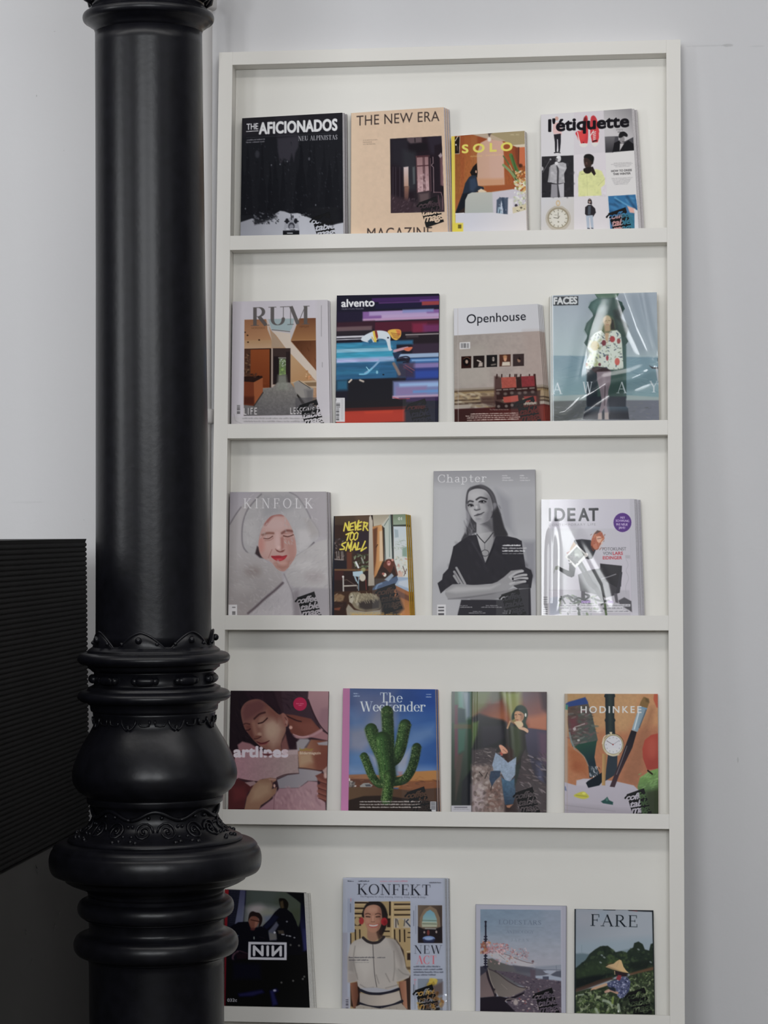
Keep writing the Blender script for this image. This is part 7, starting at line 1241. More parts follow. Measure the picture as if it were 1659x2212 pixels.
# ------------------------------------------------------------------ cover pictures, fifth shelf
@cover
def two_men():
    c = Cover(475, 1910, 7.9, [(60, 90), (1435, 150), (1535, 2120), (75, 2110)], '#0b0b12')
    c.pg([(50, 60), (330, 60), (250, 680), (130, 760), (50, 760)], '#1a1b26', 10)
    for y in range(110, 660, 34): c.ln([(150, y), (320-(y-110)*.12, y+10)], 8, '#262836', 3, .9)
    for y in range(120, 660, 68):
        for x in (180, 235, 290): c.ln([(x, y), (x, y+26)], 6, '#262836', 3, .7)
    c.pg([(330, 60), (440, 60), (380, 660), (240, 690), (290, 400)], ('#3c3d58', '#565a72', 380, 100, 320, 560), 8); c.ln([(425, 60), (395, 620)], 14, '#1e1f30', 5); c.pg([(440, 60), (500, 60), (480, 300), (410, 600)], '#2a2b42', 16, .9)
    c.pg([(440, 60), (1100, 60), (1450, 160), (1420, 500), (1340, 720), (1000, 640), (700, 720), (400, 680), (420, 400)], ('#3c433f', '#3f463c', 600, 120, 1200, 500), 14); c.pg([(420, 400), (680, 330), (1000, 400), (860, 620), (700, 760), (400, 660)], '#6a6c6e', 60, .95); c.el(620, 430, 140, 90, '#93898a', 60, .8); c.el(800, 480, 120, 60, '#77796a', 50, .7); c.pg([(480, 90), (1000, 90), (900, 330), (520, 330)], '#434a48', 60, .7); c.pg([(1200, 450), (1380, 420), (1340, 720), (1250, 600)], '#3a4030', 40, .7)
    c.pg([(760, 560), (940, 520), (900, 640), (780, 680)], '#5a6278', 30, .8)
    c.pg([(1090, 110), (1440, 150), (1470, 400), (1300, 260)], '#0c0c12', 12); c.pg([(1380, 180), (1450, 160), (1530, 1100), (1440, 1140), (1370, 700)], ('#0c0c14', '#23244a', 1420, 300, 1450, 1000), 14); c.pg([(1420, 780), (1500, 760), (1540, 1120), (1420, 1140)], '#2a2c56', 30, .7)
    c.pg([(1470, 400), (1530, 420), (1570, 520), (1570, 700), (1500, 760), (1480, 600)], '#0a0a10', 8)
    # standing man
    c.pg([(1000, 260), (1060, 240), (1120, 260), (1165, 330), (1150, 420), (1100, 460), (1040, 430)], '#14120f', 8, 1, 1); c.pg([(1025, 300), (1070, 280), (1090, 400), (1050, 430), (1025, 370)], '#3f3424', 12, .9)
    c.pg([(720, 720), (840, 600), (930, 480), (1010, 410), (1130, 420), (1230, 500), (1300, 640), (1350, 820), (1400, 1100), (1400, 1400), (900, 1400), (960, 860), (990, 640), (920, 660), (780, 790)], '#0c0c14', 8); c.pg([(740, 720), (920, 520), (1000, 560), (900, 690), (780, 780)], '#15172a', 14, .9); c.el(1140, 640, 18, 16, '#6a6a72', 5, .8)
    c.pg([(860, 760), (960, 640), (1000, 700), (940, 800), (960, 960), (840, 960), (820, 800)], '#5a5c6e', 14, .8); c.el(930, 830, 20, 22, '#a5a5ae', 6); c.pg([(830, 830), (960, 850), (970, 940), (850, 960)], '#605e5c', 14, .9); c.pg([(980, 790), (1080, 790), (1100, 850), (1000, 850)], '#3c352e', 12)
    for x, y in ((1060, 860), (1085, 862), (1140, 880), (1180, 885), (1200, 890), (1270, 915)): c.el(x, y, 16, 12, '#8d8d92', 5, .8)
    # seated man
    c.pg([(130, 900), (180, 720), (300, 650), (470, 640), (560, 760), (700, 720), (800, 780), (840, 960), (860, 1400), (160, 1400)], '#0b0c16', 8); c.pg([(470, 640), (490, 510), (540, 465), (600, 480), (670, 500), (715, 580), (700, 680), (650, 740), (660, 600), (590, 570), (520, 560)], '#1f1616', 8, 1, 1); c.pg([(480, 620), (540, 550), (620, 560), (660, 620), (640, 690), (570, 770), (510, 740)], '#6b4034', 10, .95, 1); c.pg([(590, 640), (640, 640), (620, 730), (580, 740)], '#8a5c4c', 12, .8); c.ln([(520, 610), (660, 640)], 14, '#2a1614', 5, .9); c.el(550, 770, 40, 24, '#4f2a28', 12, .9)
    c.el(575, 920, 10, 26, '#8d938d', 6, .9); c.el(300, 880, 10, 14, '#4d5460', 5, .8); c.ln([(660, 900), (760, 925)], 9, '#2a2222', 5, .8)
    c.ln([(300, 1150), (230, 1200), (210, 1270), (250, 1330)], 34, '#4a343e', 10, .9, 1); c.ln([(330, 1140), (420, 1170), (470, 1190)], 22, '#3c2830', 8, .8, 1); c.pg([(260, 1170), (480, 1180), (480, 1300), (280, 1310)], '#1c1218', 24, .9)
    c.pg([(160, 1300), (1540, 1200), (1560, 2120), (80, 2120)], '#08080c', 20); c.pg([(200, 1320), (700, 1340), (720, 1640), (200, 1640)], '#12101c', 60, .8)
    for x, y in ((1205, 1040), (1350, 1050), (1050, 1680), (1250, 1650), (1440, 1580), (1415, 1620)): c.el(x, y, 18, 18, '#6a6862', 8, .7)
    c.pg([(310, 1870), (720, 1800), (760, 1850), (560, 1910), (330, 1920)], '#1c1c40', 24, .9); c.pg([(850, 1820), (960, 1780), (1000, 1820), (930, 1860), (990, 2050), (900, 2080)], '#1e1f4a', 24, .9); c.el(935, 1815, 26, 18, '#8d8ca6', 10)
    c.pg([(478, 985), (1138, 995), (1138, 1298), (475, 1290)], '#b3b2ba', 3); c.pg([(522, 1028), (1095, 1036), (1095, 1256), (520, 1248)], '#0b0b16', 3)
    W_ = '#b6b5bd'; y0, y1 = 1066, 1210
    for pts in ([(577, y1), (577, y0), (720, y1), (720, y0)], [(812, y0+2), (812, y1+2)], [(900, y0+4), (900, y1+4), (1035, y0+6), (1035, y1+6)]): c.ln(pts, 46, W_, 3)
    c.tx('032c', 125, 2005, 165, 52, '#9d9ca2', 0, .03)
    c.pg([(50, 90), (128, 92), (105, 800), (100, 1300), (95, 2300), (40, 2300)], ('#7c1820', '#4a0e18', 80, 150, 80, 1900), 5)
    return c
@cover
def smiling_model():
    c = Cover(730, 1885, 6.771, [(75, 75), (1565, 85), (1590, 2030), (60, 2005)], '#a6aab6')
    c.pg([(40, 40), (1640, 40), (1640, 420), (40, 420)], '#a9acb8', 20); c.pg([(40, 880), (140, 880), (140, 2200), (40, 2200)], '#9c9ba6', 10); c.pg([(1540, 60), (1640, 60), (1640, 2200), (1580, 2200)], '#9fa3ad', 16)
    Q = [(245, 425), (1062, 420), (1065, 2200), (180, 2200), (180, 880), (245, 870)]; c.mask(Q, 1.5)
    c.pg(Q, '#a8926a'); 
    for y in (430, 512, 590): c.pg([(245, y), (440, y+4), (430, y+22), (245, y+22)], '#2b1d16', 4); c.ln([(245, y+40), (420, y+40)], 14, '#bba680', 6)
    for y in (455, 535, 610): c.pg([(825, y), (1062, y), (1062, y+18), (825, y+20)], '#2b1d16', 4); c.ln([(825, y+44), (1062, y+42)], 16, '#bba680', 6)
    c.ln([(762, 430), (762, 620)], 24, '#2b1d16', 4); c.pg([(620, 420), (740, 420), (740, 640), (640, 640)], '#a08a62', 8); c.rc(785, 430, 815, 960, '#b8a47c', 5, 1, 0)
    c.rc(245, 655, 340, 780, '#3a2a20', 5, 1, 0); c.el(285, 715, 44, 60, '#a8936c', 6); c.rc(720, 670, 770, 800, '#2d1e17', 5, 1, 0); c.rc(820, 670, 1062, 810, '#b0a79c', 5, 1, 0); c.el(925, 745, 56, 66, '#ad9a74', 6); c.ln([(850, 680), (850, 800)], 14, '#3c3232', 4); c.ln([(1030, 690), (1000, 720), (1062, 790)], 18, '#3a4050', 5); c.ln([(870, 690), (885, 760)], 14, '#54504e', 5); c.ln([(980, 690), (970, 780)], 14, '#54504e', 5)
    for x in (255, 320, 830, 905, 975): c.ln([(x, 840), (x+4, 1010)], 18, '#2b1d16', 4)
    c.ln([(185, 900), (190, 1200)], 20, '#2f231c', 4); c.rc(640, 850, 760, 870, '#2b1d16', 4, 1, 0); c.ln([(640, 930), (760, 935)], 12, '#4a3a2c', 4); c.ln([(1030, 880), (1062, 880)], 14, '#2b1d16', 4); c.ln([(1020, 950), (1062, 950)], 12, '#2b1d16', 4); c.rc(1015, 1180, 1062, 1280, '#33241f', 6, 1, 0); c.ln([(1010, 1160), (1062, 1150)], 10, '#cabda6', 4); c.rc(960, 1380, 1062, 1420, '#54402c', 8, .8, 0)
    c.pg([(840, 960), (960, 1140), (1000, 1400), (940, 1400), (900, 1150)], '#33241f', 10); c.pg([(280, 1600), (330, 1680), (330, 2010), (240, 1980), (190, 1950), (180, 1660)], '#2b1a16', 12); c.pg([(900, 1640), (1062, 1500), (1062, 2010), (960, 2000), (900, 1800)], '#3a2a24', 10)
    # hair and face
    c.pg([(370, 660), (380, 520), (450, 430), (540, 412), (640, 440), (710, 540), (730, 680), (700, 820), (640, 920), (600, 860), (640, 640)], '#241c1b', 8, 1, 1)
    F = [(385, 660), (385, 560), (440, 490), (540, 470), (620, 510), (645, 620), (640, 740), (600, 840), (520, 880), (450, 850), (400, 760)]
    c.pg([(430, 800), (610, 800), (600, 960), (540, 1010), (470, 1000), (430, 950)], '#9c7863', 8); c.pg([(560, 860), (640, 780), (660, 940), (600, 990)], '#3a2620', 16, .8)
    c.pg(F, '#a87e68', 6, 1, 1); c.mask([F[i] for i in range(len(F))], 3, 1)
    c.pg([(600, 500), (660, 520), (650, 760), (590, 850), (580, 700)], '#875a49', 30, .8); c.el(500, 540, 70, 40, '#b58d78', 26, .8); c.el(440, 700, 34, 40, '#b3866f', 20, .8); c.el(590, 710, 34, 40, '#aa7a64', 20, .8)
    c.ln([(405, 610), (440, 600), (475, 612)], 12, '#4a2c24', 5, .9, 1); c.ln([(550, 612), (590, 598), (628, 612)], 12, '#4a2c24', 5, .9, 1); c.ln([(415, 645), (470, 650)], 14, '#33201c', 5); c.ln([(560, 650), (615, 645)], 14, '#33201c', 5); c.ln([(515, 640), (512, 710)], 16, '#c29a84', 9, .8); c.ln([(490, 722), (540, 722)], 9, '#7a4c3e', 5, .9)
    c.pg([(440, 752), (520, 762), (600, 750), (570, 800), (520, 808), (470, 800)], '#a85a52', 5, 1, 1); c.pg([(455, 762), (520, 770), (588, 760), (560, 786), (480, 788)], '#d9cbc0', 4, 1, 1)
    c.mask(Q, 1.5)
    c.el(345, 708, 36, 52, '#9c3034', 8); c.el(680, 718, 48, 58, '#a3242c', 8); c.el(690, 730, 26, 34, '#7a1820', 14, .8); c.ln([(640, 480), (720, 620)], 20, '#15100f', 10, .8)
    # blouse
    c.mask([(135, 850), (1065, 850), (1065, 2200), (135, 2200)], 1.5)
    B = [(370, 950), (420, 1000), (510, 1045), (600, 1030), (680, 950), (830, 980), (910, 1080), (970, 1240), (1000, 1400), (1060, 1480), (1040, 1540), (900, 1590), (860, 1600), (890, 1680), (740, 1710), (560, 1680), (330, 1700), (290, 1660), (280, 1590), (180, 1610), (140, 1600), (140, 1240), (180, 1060), (240, 1000)]
    c.pg(B, '#ada6a0', 7); c.pg([(200, 1080), (480, 1060), (520, 1400), (400, 1560), (280, 1380)], '#b5afa9', 60, .9); c.pg([(560, 1120), (820, 1080), (840, 1450), (600, 1560)], '#a8a29d', 60, .8); c.pg([(740, 960), (860, 1000), (960, 1250), (940, 1420), (850, 1180)], '#8d8580', 40, .8); c.pg([(150, 1240), (240, 1300), (250, 1480), (150, 1440)], '#8f8782', 30, .8); c.pg([(830, 1400), (1000, 1400), (1050, 1500), (880, 1580)], '#a09a94', 24, .9); c.pg([(150, 1470), (280, 1480), (280, 1590), (150, 1610)], '#9d948e', 20, .9)
    for pts in ([(820, 1150), (830, 1400), (810, 1580)], [(250, 1080), (230, 1300), (290, 1560)], [(890, 1420), (960, 1480), (1040, 1500)], [(330, 1640), (420, 1690), (520, 1680)], [(700, 1690), (820, 1660), (890, 1640)], [(560, 1500), (600, 1620)], [(700, 1480), (760, 1600)]): c.ln(pts, 12, '#7d7570', 10, .7, 1)
    c.ln([(512, 1045), (525, 1300), (540, 1500), (570, 1675)], 9, '#4a4444', 3, .9, 1); c.ln([(370, 955), (430, 1005), (510, 1030), (600, 1015), (675, 945)], 40, '#332c2e', 5, 1, 1); c.greek(165, 1252, 370, 20, '#4f4c52', 3, .8, 0); c.greek(580, 1254, 110, 20, '#5f5c60', 4, .7, 0); c.greek(165, 1290, 280, 22, '#4f4c52', 5, .8, 0); c.greek(210, 1322, 240, 16, '#8d8986', 6, .6, 0)
    c.pg([(180, 1620), (280, 1600), (300, 1800), (270, 1960), (230, 2000), (200, 1850)], ('#8d5f48', '#6d4433', 190, 1650, 280, 1650), 7); c.pg([(890, 1600), (1000, 1580), (1010, 1800), (1020, 2000), (960, 1960), (930, 1800)], ('#8d5f48', '#a87a60', 900, 1650, 1000, 1650), 7)
    c.pg([(330, 1690), (560, 1680), (740, 1710), (890, 1670), (890, 1730), (600, 1790), (330, 1740)], '#a3a2a8', 6); c.ln([(330, 1720), (450, 1765), (600, 1775), (760, 1750), (890, 1705)], 40, '#24232e', 5, 1, 1); c.pg([(320, 1760), (460, 1790), (620, 1795), (900, 1735), (930, 1870), (760, 1940), (560, 1960), (320, 1910)], ('#a39a92', '#b3a99f', 400, 1850, 700, 1850), 6); c.ln([(320, 1915), (460, 1960), (620, 1970), (800, 1940), (940, 1880)], 40, '#24232e', 5, 1, 1); c.pg([(260, 1960), (330, 1930), (620, 1990), (930, 1910), (1020, 2010), (1020, 2200), (250, 2200)], '#a0978d', 6)
    for x in (380, 500, 640, 760, 860): c.ln([(x, 1975), (x+4, 2100)], 9, '#857c72', 5, .7)
    c.mask(None)
    c.rc(140, 380, 232, 878, '#9a9fae', 4, .9, 0)
    for i, (x, y0, y1, cc) in enumerate(((190, 380, 420, '#c07a84'), (185, 460, 580, '#5c6070'), (1110, 560, 780, '#6a6e7e'), (1140, 490, 900, '#8a8e9a'), (1110, 1640, 1800, '#4f5260'), (1130, 1550, 1990, '#8a8e9a'))):
        rg = random.Random(i); y = y0
        while y < y1: h = rg.uniform(8, 24); c.ln([(x, y), (x, min(y+h, y1))], 13, cc, 3, .7); y += h+7
    c.serif('KONFEKT', 288, 318, 1070, 150, '#1d1e2a', .14, .035, .012, .14)
    c.greek(148, 134, 80, 20, '#3c3e4a', 3, .8, 0); c.greek(305, 134, 150, 20, '#3c3e4a', 4, .8, 0); c.greek(620, 136, 400, 24, '#b88a9a', 5, .8, 0); c.greek(1340, 156, 170, 20, '#4a4c58', 6, .8, 0); c.tx('The Magazine for sharp dressing, drinking, dining, travel & design', 325, 362, 965, 26, '#5c5e6c', .012, 0, 0, .9)
    # arch picture
    c.rc(1172, 478, 1525, 1030, '#6a5a4a', 3, 1, .01); c.pg([(1172, 485), (1520, 482), (1525, 800), (1175, 800)], ('#6f5f50', '#4a3c34', 1200, 500, 1500, 600), 4); c.pg([(1190, 800), (1200, 660), (1260, 540), (1350, 490), (1440, 540), (1490, 660), (1500, 800)], '#86725c', 6, 1, 0)
    c.pg([(1230, 770), (1245, 640), (1300, 570), (1350, 545), (1410, 590), (1445, 680), (1450, 770)], ('#6f9aac', '#8fa8a4', 1340, 560, 1340, 720), 6); c.pg([(1230, 720), (1450, 730), (1450, 800), (1230, 800)], '#a8aa96', 8); c.ln([(1235, 700), (1440, 705)], 9, '#5d7060', 4); c.ln([(1240, 750), (1440, 755)], 12, '#54604c', 4, .8); c.pg([(1172, 790), (1260, 830), (1440, 820), (1525, 790), (1528, 1032), (1175, 1030)], '#241d20', 8); c.el(1330, 965, 90, 36, '#7d93bd', 6); c.pg([(1230, 970), (1430, 970), (1400, 1030), (1260, 1030)], '#2a3050', 10, .8); c.el(1330, 970, 60, 20, '#93a6c8', 8); c.el(1322, 880, 20, 40, '#7a3a34', 8); c.ln([(1280, 820), (1430, 825)], 14, '#a8a6a0', 5); c.el(1265, 875, 14, 18, '#9a8a84', 5); c.el(1440, 870, 14, 20, '#a89a94', 5)
    c.serif('NEW', 1118, 1186, 400, 118, '#1d1e2a', .13, .03, .0, .16); c.serif('ACT', 1150, 1338, 290, 120, '#d4646e', .15, .03, .0, .12)
    for i, w in enumerate((380, 410, 425, 330)): c.greek(1112, 1390+i*40, w, 28, '#5c606e', 4+i, .75, 0)
    c.rc(1172, 1556, 1532, 2200, '#7d7f88', 3, 1, .0); c.pg([(1172, 1560), (1330, 1560), (1250, 1690), (1172, 1700)], '#848c98', 12); c.dabs(1320, 1560, 1440, 1660, 20, ['#b59a34', '#c9ad44', '#8d7424', '#d0b85c'], (18, 40), 1.4, None, 5, .9, 5); c.pg([(1380, 1660), (1532, 1600), (1532, 1780), (1420, 1800)], '#6a5c5a', 20); c.dabs(1180, 1720, 1530, 1980, 50, ['#a87c34', '#8a5c28', '#5c4028', '#b8923c', '#4a3830', '#c0a050'], (20, 60), 1.8, None, 8, .8, 8)
    c.rc(1112, 1560, 1150, 1580, '#c08a98', 4, .8, 0); c.ln([(1125, 1600), (1125, 1640)], 12, '#c08a98', 4, .7)
    c.bars(108, 1820, 56, 300, '#3a3a44', '#a2a0aa', True, 16)
    return c
@cover
def pagoda_harbour():
    c = Cover(1020, 1945, 7.9, [(60, 68), (1610, 95), (1600, 1925), (55, 1905)], '#9a9aa6')
    c.pg([(1530, 60), (1640, 80), (1640, 2100), (1540, 2100)], '#93929e', 12, .8)
    Q = [(138, 150), (1510, 165), (1525, 2200), (135, 2200)]; c.mask(Q, 2); c.pg(Q, ('#6d7d8e', '#8d8f9a', 700, 180, 1000, 1050)); c.pg([(130, 600), (1530, 700), (1530, 1200), (130, 1200)], ('#858c98', '#93929b', 800, 650, 800, 1100), 80, .8); c.pg([(1200, 160), (1530, 160), (1530, 700), (1300, 600)], '#7f8796', 80, .7); c.nz(130, 150, 1530, 1000, .04, 60, 4, 120)
    c.pg([(250, 900), (420, 880), (620, 930), (800, 1010), (960, 1060), (1100, 1080), (900, 1150), (650, 1060), (350, 980)], '#a5a0a3', 16, .8)
    c.pg([(1080, 1130), (1530, 1100), (1530, 1200), (1080, 1180)], '#7d828e', 16); c.pg([(260, 1000), (340, 990), (480, 1060), (650, 1110), (900, 1130), (1040, 1150), (1250, 1190), (1330, 1250), (1200, 1290), (1080, 1290), (1080, 1500), (400, 1400), (250, 1150)], ('#55524f', '#585862', 400, 1100, 1000, 1200), 10); c.pg([(700, 1110), (860, 1140), (1040, 1155), (1000, 1240), (760, 1220)], '#4c4c56', 20, .9)
    c.ln([(1080, 1180), (1520, 1190)], 9, '#555a68', 4); c.ln([(1435, 1120), (1440, 1200)], 12, '#6a707c', 5); c.ln([(1100, 1175), (1250, 1150), (1440, 1120), (1520, 1110)], 5, '#6f7480', 3, .7, 1)
    c.pg([(1210, 1200), (1420, 1205), (1340, 1260), (1250, 1240)], '#8f95a3', 8); c.pg([(1340, 1270), (1440, 1210), (1530, 1200), (1530, 1330), (1400, 1310)], '#4d505c', 8); c.pg([(1080, 1290), (1330, 1280), (1530, 1320), (1530, 1380), (1300, 1380), (1090, 1340)], '#8d94a2', 10); c.rc(1205, 1300, 1308, 1375, '#454856', 4, 1, 0)
    # town
    c.pg([(380, 1200), (700, 1230), (1080, 1330), (1530, 1380), (1530, 2200), (560, 2200), (600, 1600), (900, 1480)], '#4f4650', 14); c.dabs(360, 1200, 1530, 1960, 420, ['#6a6068', '#3a3440', '#7f757a', '#564c58', '#8d8284', '#2f2a34', '#6d5a5e'], (7, 24), 2.2, 5, 6, .7, 4, [(380, 1200), (700, 1230), (1080, 1330), (1530, 1380), (1530, 2200), (560, 2200), (600, 1640), (900, 1500)]); c.dabs(600, 1450, 1200, 1950, 50, ['#b5a6a0', '#a89694', '#c9bcb8', '#8a4a4a'], (8, 26), 2, 0, 7, .8, 4); c.pg([(990, 1180), (1080, 1190), (1080, 1340), (1000, 1320)], '#51454f', 16, .8)
    # roofs and finial
    c.pg([(240, 1150), (300, 1190), (420, 1230), (600, 1370), (760, 1460), (940, 1500), (840, 1570), (640, 1650), (460, 1650), (380, 1540), (300, 1380)], ('#5c5652', '#6d6460', 350, 1250, 700, 1600), 6); c.ln([(245, 1155), (420, 1235), (600, 1370), (780, 1470), (945, 1500)], 18, '#3c3438', 5, .9, 1); c.ln([(500, 1430), (600, 1520)], 8, '#857b76', 6, .7)
    c.pg([(138, 1240), (240, 1180), (300, 1380), (370, 1560), (380, 1640), (138, 1660)], ('#5f5354', '#6a5a5a', 160, 1300, 300, 1600), 6); c.ln([(245, 1160), (280, 1330), (340, 1480), (400, 1620)], 40, '#2b242a', 6, 1, 1); c.ln([(265, 1160), (330, 1400), (440, 1620)], 12, '#8a8078', 4, .8, 1); c.pg([(130, 1130), (260, 1120), (260, 1200), (140, 1290)], '#33323c', 10)
    c.pg([(135, 1660), (360, 1640), (480, 1640), (640, 1670), (900, 1560), (880, 1600), (640, 1720), (560, 1720), (640, 1800), (740, 1900), (780, 2200), (130, 2200)], '#211d24', 8); c.ln([(380, 1520), (390, 1640)], 30, '#2b252a', 8); c.el(400, 1560, 26, 30, '#6d635e', 8, .7); c.ln([(570, 1720), (600, 1690), (720, 1680)], 14, '#9a8c88', 5, .8, 1); c.el(745, 1740, 40, 50, '#b0a39c', 14, .7)
    c.ln([(230, 360), (232, 700), (225, 1160)], 26, '#23222e', 4); 
    for y, r in ((365, 22), (440, 18), (620, 32), (665, 36), (700, 28), (740, 30), (950, 34), (1000, 38), (1040, 30), (1080, 34), (1130, 50)): c.el(230, y, r, 14, '#23222e', 4)
    # blossom branch
    c.ln([(250, 880), (420, 880), (620, 940), (760, 1000), (900, 1050), (1040, 1080)], 9, '#5a474a', 3, .9, 1); c.ln([(460, 930), (560, 1010)], 6, '#5a474a', 3, .8); c.ln([(850, 830), (900, 900), (940, 990)], 6, '#6a575a', 3, .7)
    c.dabs(140, 690, 300, 900, 60, ['#8d5c44', '#a3704c', '#7a4a44', '#b08a84', '#8a6068'], (12, 30), 1.4, None, 5, .9, 4); c.dabs(260, 740, 620, 890, 90, ['#a37478', '#b58e90', '#8a5a60', '#c0a2a2', '#9a6a6a'], (10, 26), 1.4, None, 6, .85, 4); c.dabs(620, 820, 960, 1010, 70, ['#95777c', '#a88a8c', '#7d5a60', '#b8a4a6'], (8, 22), 1.4, None, 7, .8, 4); c.dabs(280, 880, 760, 1090, 34, ['#a37a78', '#8a6064', '#b89c9c', '#a8805c'], (10, 24), 1.5, None, 8, .8, 4); c.el(1036, 1045, 22, 22, '#6a575c', 5)
    c.pg([(1440, 400), (1530, 400), (1530, 160), (1500, 160)], '#7a8290', 30, .5); c.mask(None)
    c.serif('LODESTARS', 455, 405, 725, 72, '#566070', .13, .055, .016, .14); c.ln([(400, 450), (1220, 468)], 5, '#69727f', 3, .7); c.serif('ANTHOLOGY', 585, 560, 465, 48, '#5c6676', .12, .06, .012, .14); c.serif('JAPAN', 670, 700, 295, 46, '#6a7280', .12, .06, .01, .6)
    c.ln([(60, 70), (55, 2100)], 9, '#5f5f68', 4, .8); c.ln([(60, 70), (1610, 97)], 7, '#77767e', 4, .7); c.ln([(1608, 97), (1600, 2100)], 10, '#4a4850', 4, .8)
    return c
@cover
def tea_picker():
    c = Cover(1235, 1955, 8.732, [(55, 78), (1540, 105), (1570, 2060), (52, 2050)], '#858c94')
    c.pg([(40, 60), (1600, 60), (1600, 960), (40, 960)], ('#7f8690', '#8d939b', 300, 150, 900, 700), 4); c.pg([(75, 90), (900, 90), (700, 400), (100, 400)], '#8a8c94', 120, .7); c.pg([(60, 700), (1600, 600), (1600, 900), (60, 960)], '#7d8d98', 80, .7); c.pg([(520, 120), (700, 110), (640, 300), (480, 300)], '#7a8a98', 60, .6)
    c.pg([(70, 920), (200, 910), (340, 930), (400, 1100), (70, 1200)], '#56676f', 20); c.ln([(190, 760), (188, 920)], 12, '#6f7d86', 6, .8); c.pg([(880, 870), (1080, 830), (1200, 900), (900, 960)], '#68777f', 16, .9)
    c.pg([(260, 1040), (340, 920), (440, 840), (540, 780), (680, 770), (760, 830), (830, 890), (940, 870), (1040, 900), (1080, 850), (1160, 800), (1180, 720), (1260, 690), (1340, 740), (1380, 840), (1460, 860), (1490, 740), (1560, 710), (1590, 1300), (1000, 1300), (400, 1500), (60, 1600), (60, 1200)], '#232c25', 10)
    c.dabs(70, 780, 1570, 1500, 300, ['#2d3a2b', '#1b231f', '#38472f', '#222c22', '#465639'], (12, 50), 1.6, None, 5, .6, 8, [(80, 1250), (340, 920), (560, 790), (760, 840), (1080, 880), (1260, 710), (1380, 860), (1560, 760), (1570, 1250), (1000, 1320), (400, 1480), (80, 1580)]); c.pg([(80, 1250), (400, 1050), (800, 1000), (900, 1150), (500, 1350), (80, 1500)], '#2c3927', 60, .6); c.dabs(700, 940, 1100, 1200, 40, ['#3c4c2c', '#46582f'], (16, 50), 1.6, None, 9, .5, 10); c.pg([(1080, 1100), (1500, 1040), (1520, 1180), (1120, 1240)], '#191e1c', 40, .7); c.pg([(70, 1400), (400, 1330), (760, 1300), (400, 1480), (70, 1570)], '#14171a', 30, .8)
    for x, y in ((570, 950), (615, 990), (545, 1085), (1260, 840), (1490, 1080)): c.el(x, y, 26, 16, '#7d8685', 6, .7, 30)
    c.pg([(60, 1590), (500, 1420), (760, 1360), (780, 1400), (400, 1540), (60, 1660)], '#3c2b24', 14, .9); c.pg([(1090, 1290), (1560, 1160), (1580, 1230), (1300, 1310), (1100, 1350)], '#5a4230', 16, .9)
    c.pg([(60, 1650), (300, 1580), (600, 1540), (800, 1400), (1000, 1380), (1100, 1330), (1560, 1220), (1600, 2400), (40, 2400)], '#2c3426', 12)
    L = ['#4a5a3a', '#61704a', '#38472c', '#7a8560', '#1f2720', '#8d9676', '#55653c', '#2b3626']
    c.dabs(1060, 1250, 1570, 1760, 170, L, (14, 48), 2.2, None, 5, .8, 4, [(1080, 1360), (1560, 1240), (1570, 1760), (1080, 1760)]); c.dabs(70, 1600, 900, 2060, 240, L, (16, 56), 2.2, None, 7, .8, 4, [(70, 1680), (400, 1590), (640, 1640), (900, 1760), (960, 2060), (70, 2060)]); c.dabs(900, 1700, 1570, 2060, 150, ['#1b211c', '#2e3828', '#4f5c42', '#171b18', '#6a7358'], (16, 60), 2, None, 8, .75, 5)
    for pts, w in (([(600, 1800), (700, 1830), (760, 1880)], 50), ([(450, 1960), (500, 2040)], 44), ([(880, 1880), (900, 2000)], 50), ([(130, 1700), (220, 1690)], 30)): c.ln(pts, w, '#8f9a86', 10, .75, 1)
    c.el(880, 2005, 12, 22, '#c9cec4', 5); c.ln([(780, 1750), (770, 1850)], 40, '#76873f', 12, .8)
    # picker
    c.pg([(640, 1170), (700, 1130), (790, 1110), (850, 1060), (905, 1030), (940, 1050), (980, 1170), (1030, 1240), (1080, 1285), (960, 1270), (800, 1220)], ('#a88d6a', '#b8986a', 700, 1160, 950, 1200), 5, 1, 0); c.pg([(640, 1170), (690, 1150), (960, 1260), (1080, 1285), (1000, 1280), (780, 1225)], '#8a7050', 10, .7); c.ln([(900, 1040), (850, 1160)], 8, '#9a7e58', 6, .7); c.ln([(660, 1130), (760, 1100)], 12, '#5a3228', 5, .7)
    c.pg([(800, 1240), (1050, 1290), (1040, 1350), (880, 1360), (830, 1300)], '#2a2024', 12); c.ln([(810, 1250), (815, 1310)], 16, '#8d7a5c', 5); c.pg([(840, 1380), (880, 1320), (940, 1330), (920, 1430), (870, 1450)], '#7a3038', 7)
    S_ = [(640, 1490), (720, 1450), (820, 1410), (900, 1430), (960, 1350), (1060, 1370), (1110, 1450), (1090, 1600), (1040, 1680), (960, 1760), (880, 1740), (840, 1640), (820, 1560), (700, 1550)]
    c.pg(S_, '#454a66', 6); c.dabs(640, 1350, 1110, 1760, 150, ['#8a8da6', '#23263c', '#9a9db3', '#2c3050', '#6d7090'], (9, 26), 1.5, None, 6, .85, 3, S_)
    c.ln([(650, 1500), (560, 1530), (440, 1570)], 50, '#a8876c', 8, 1, 1); c.pg([(350, 1620), (380, 1570), (460, 1540), (500, 1560), (460, 1590), (390, 1600)], '#a8846a', 6); c.ln([(640, 1640), (720, 1610), (860, 1660)], 46, '#9c7a68', 8, 1, 1); c.pg([(640, 1650), (700, 1600), (740, 1620), (700, 1650)], '#a88474', 6); c.ln([(520, 1590), (640, 1570)], 30, '#22291f', 8, .9); c.pg([(690, 1560), (800, 1560), (830, 1640), (720, 1600)], '#1f2430', 10)
    c.serif('FARE', 360, 388, 880, 212, '#10161c', .13, .045, .030, .16, .03)
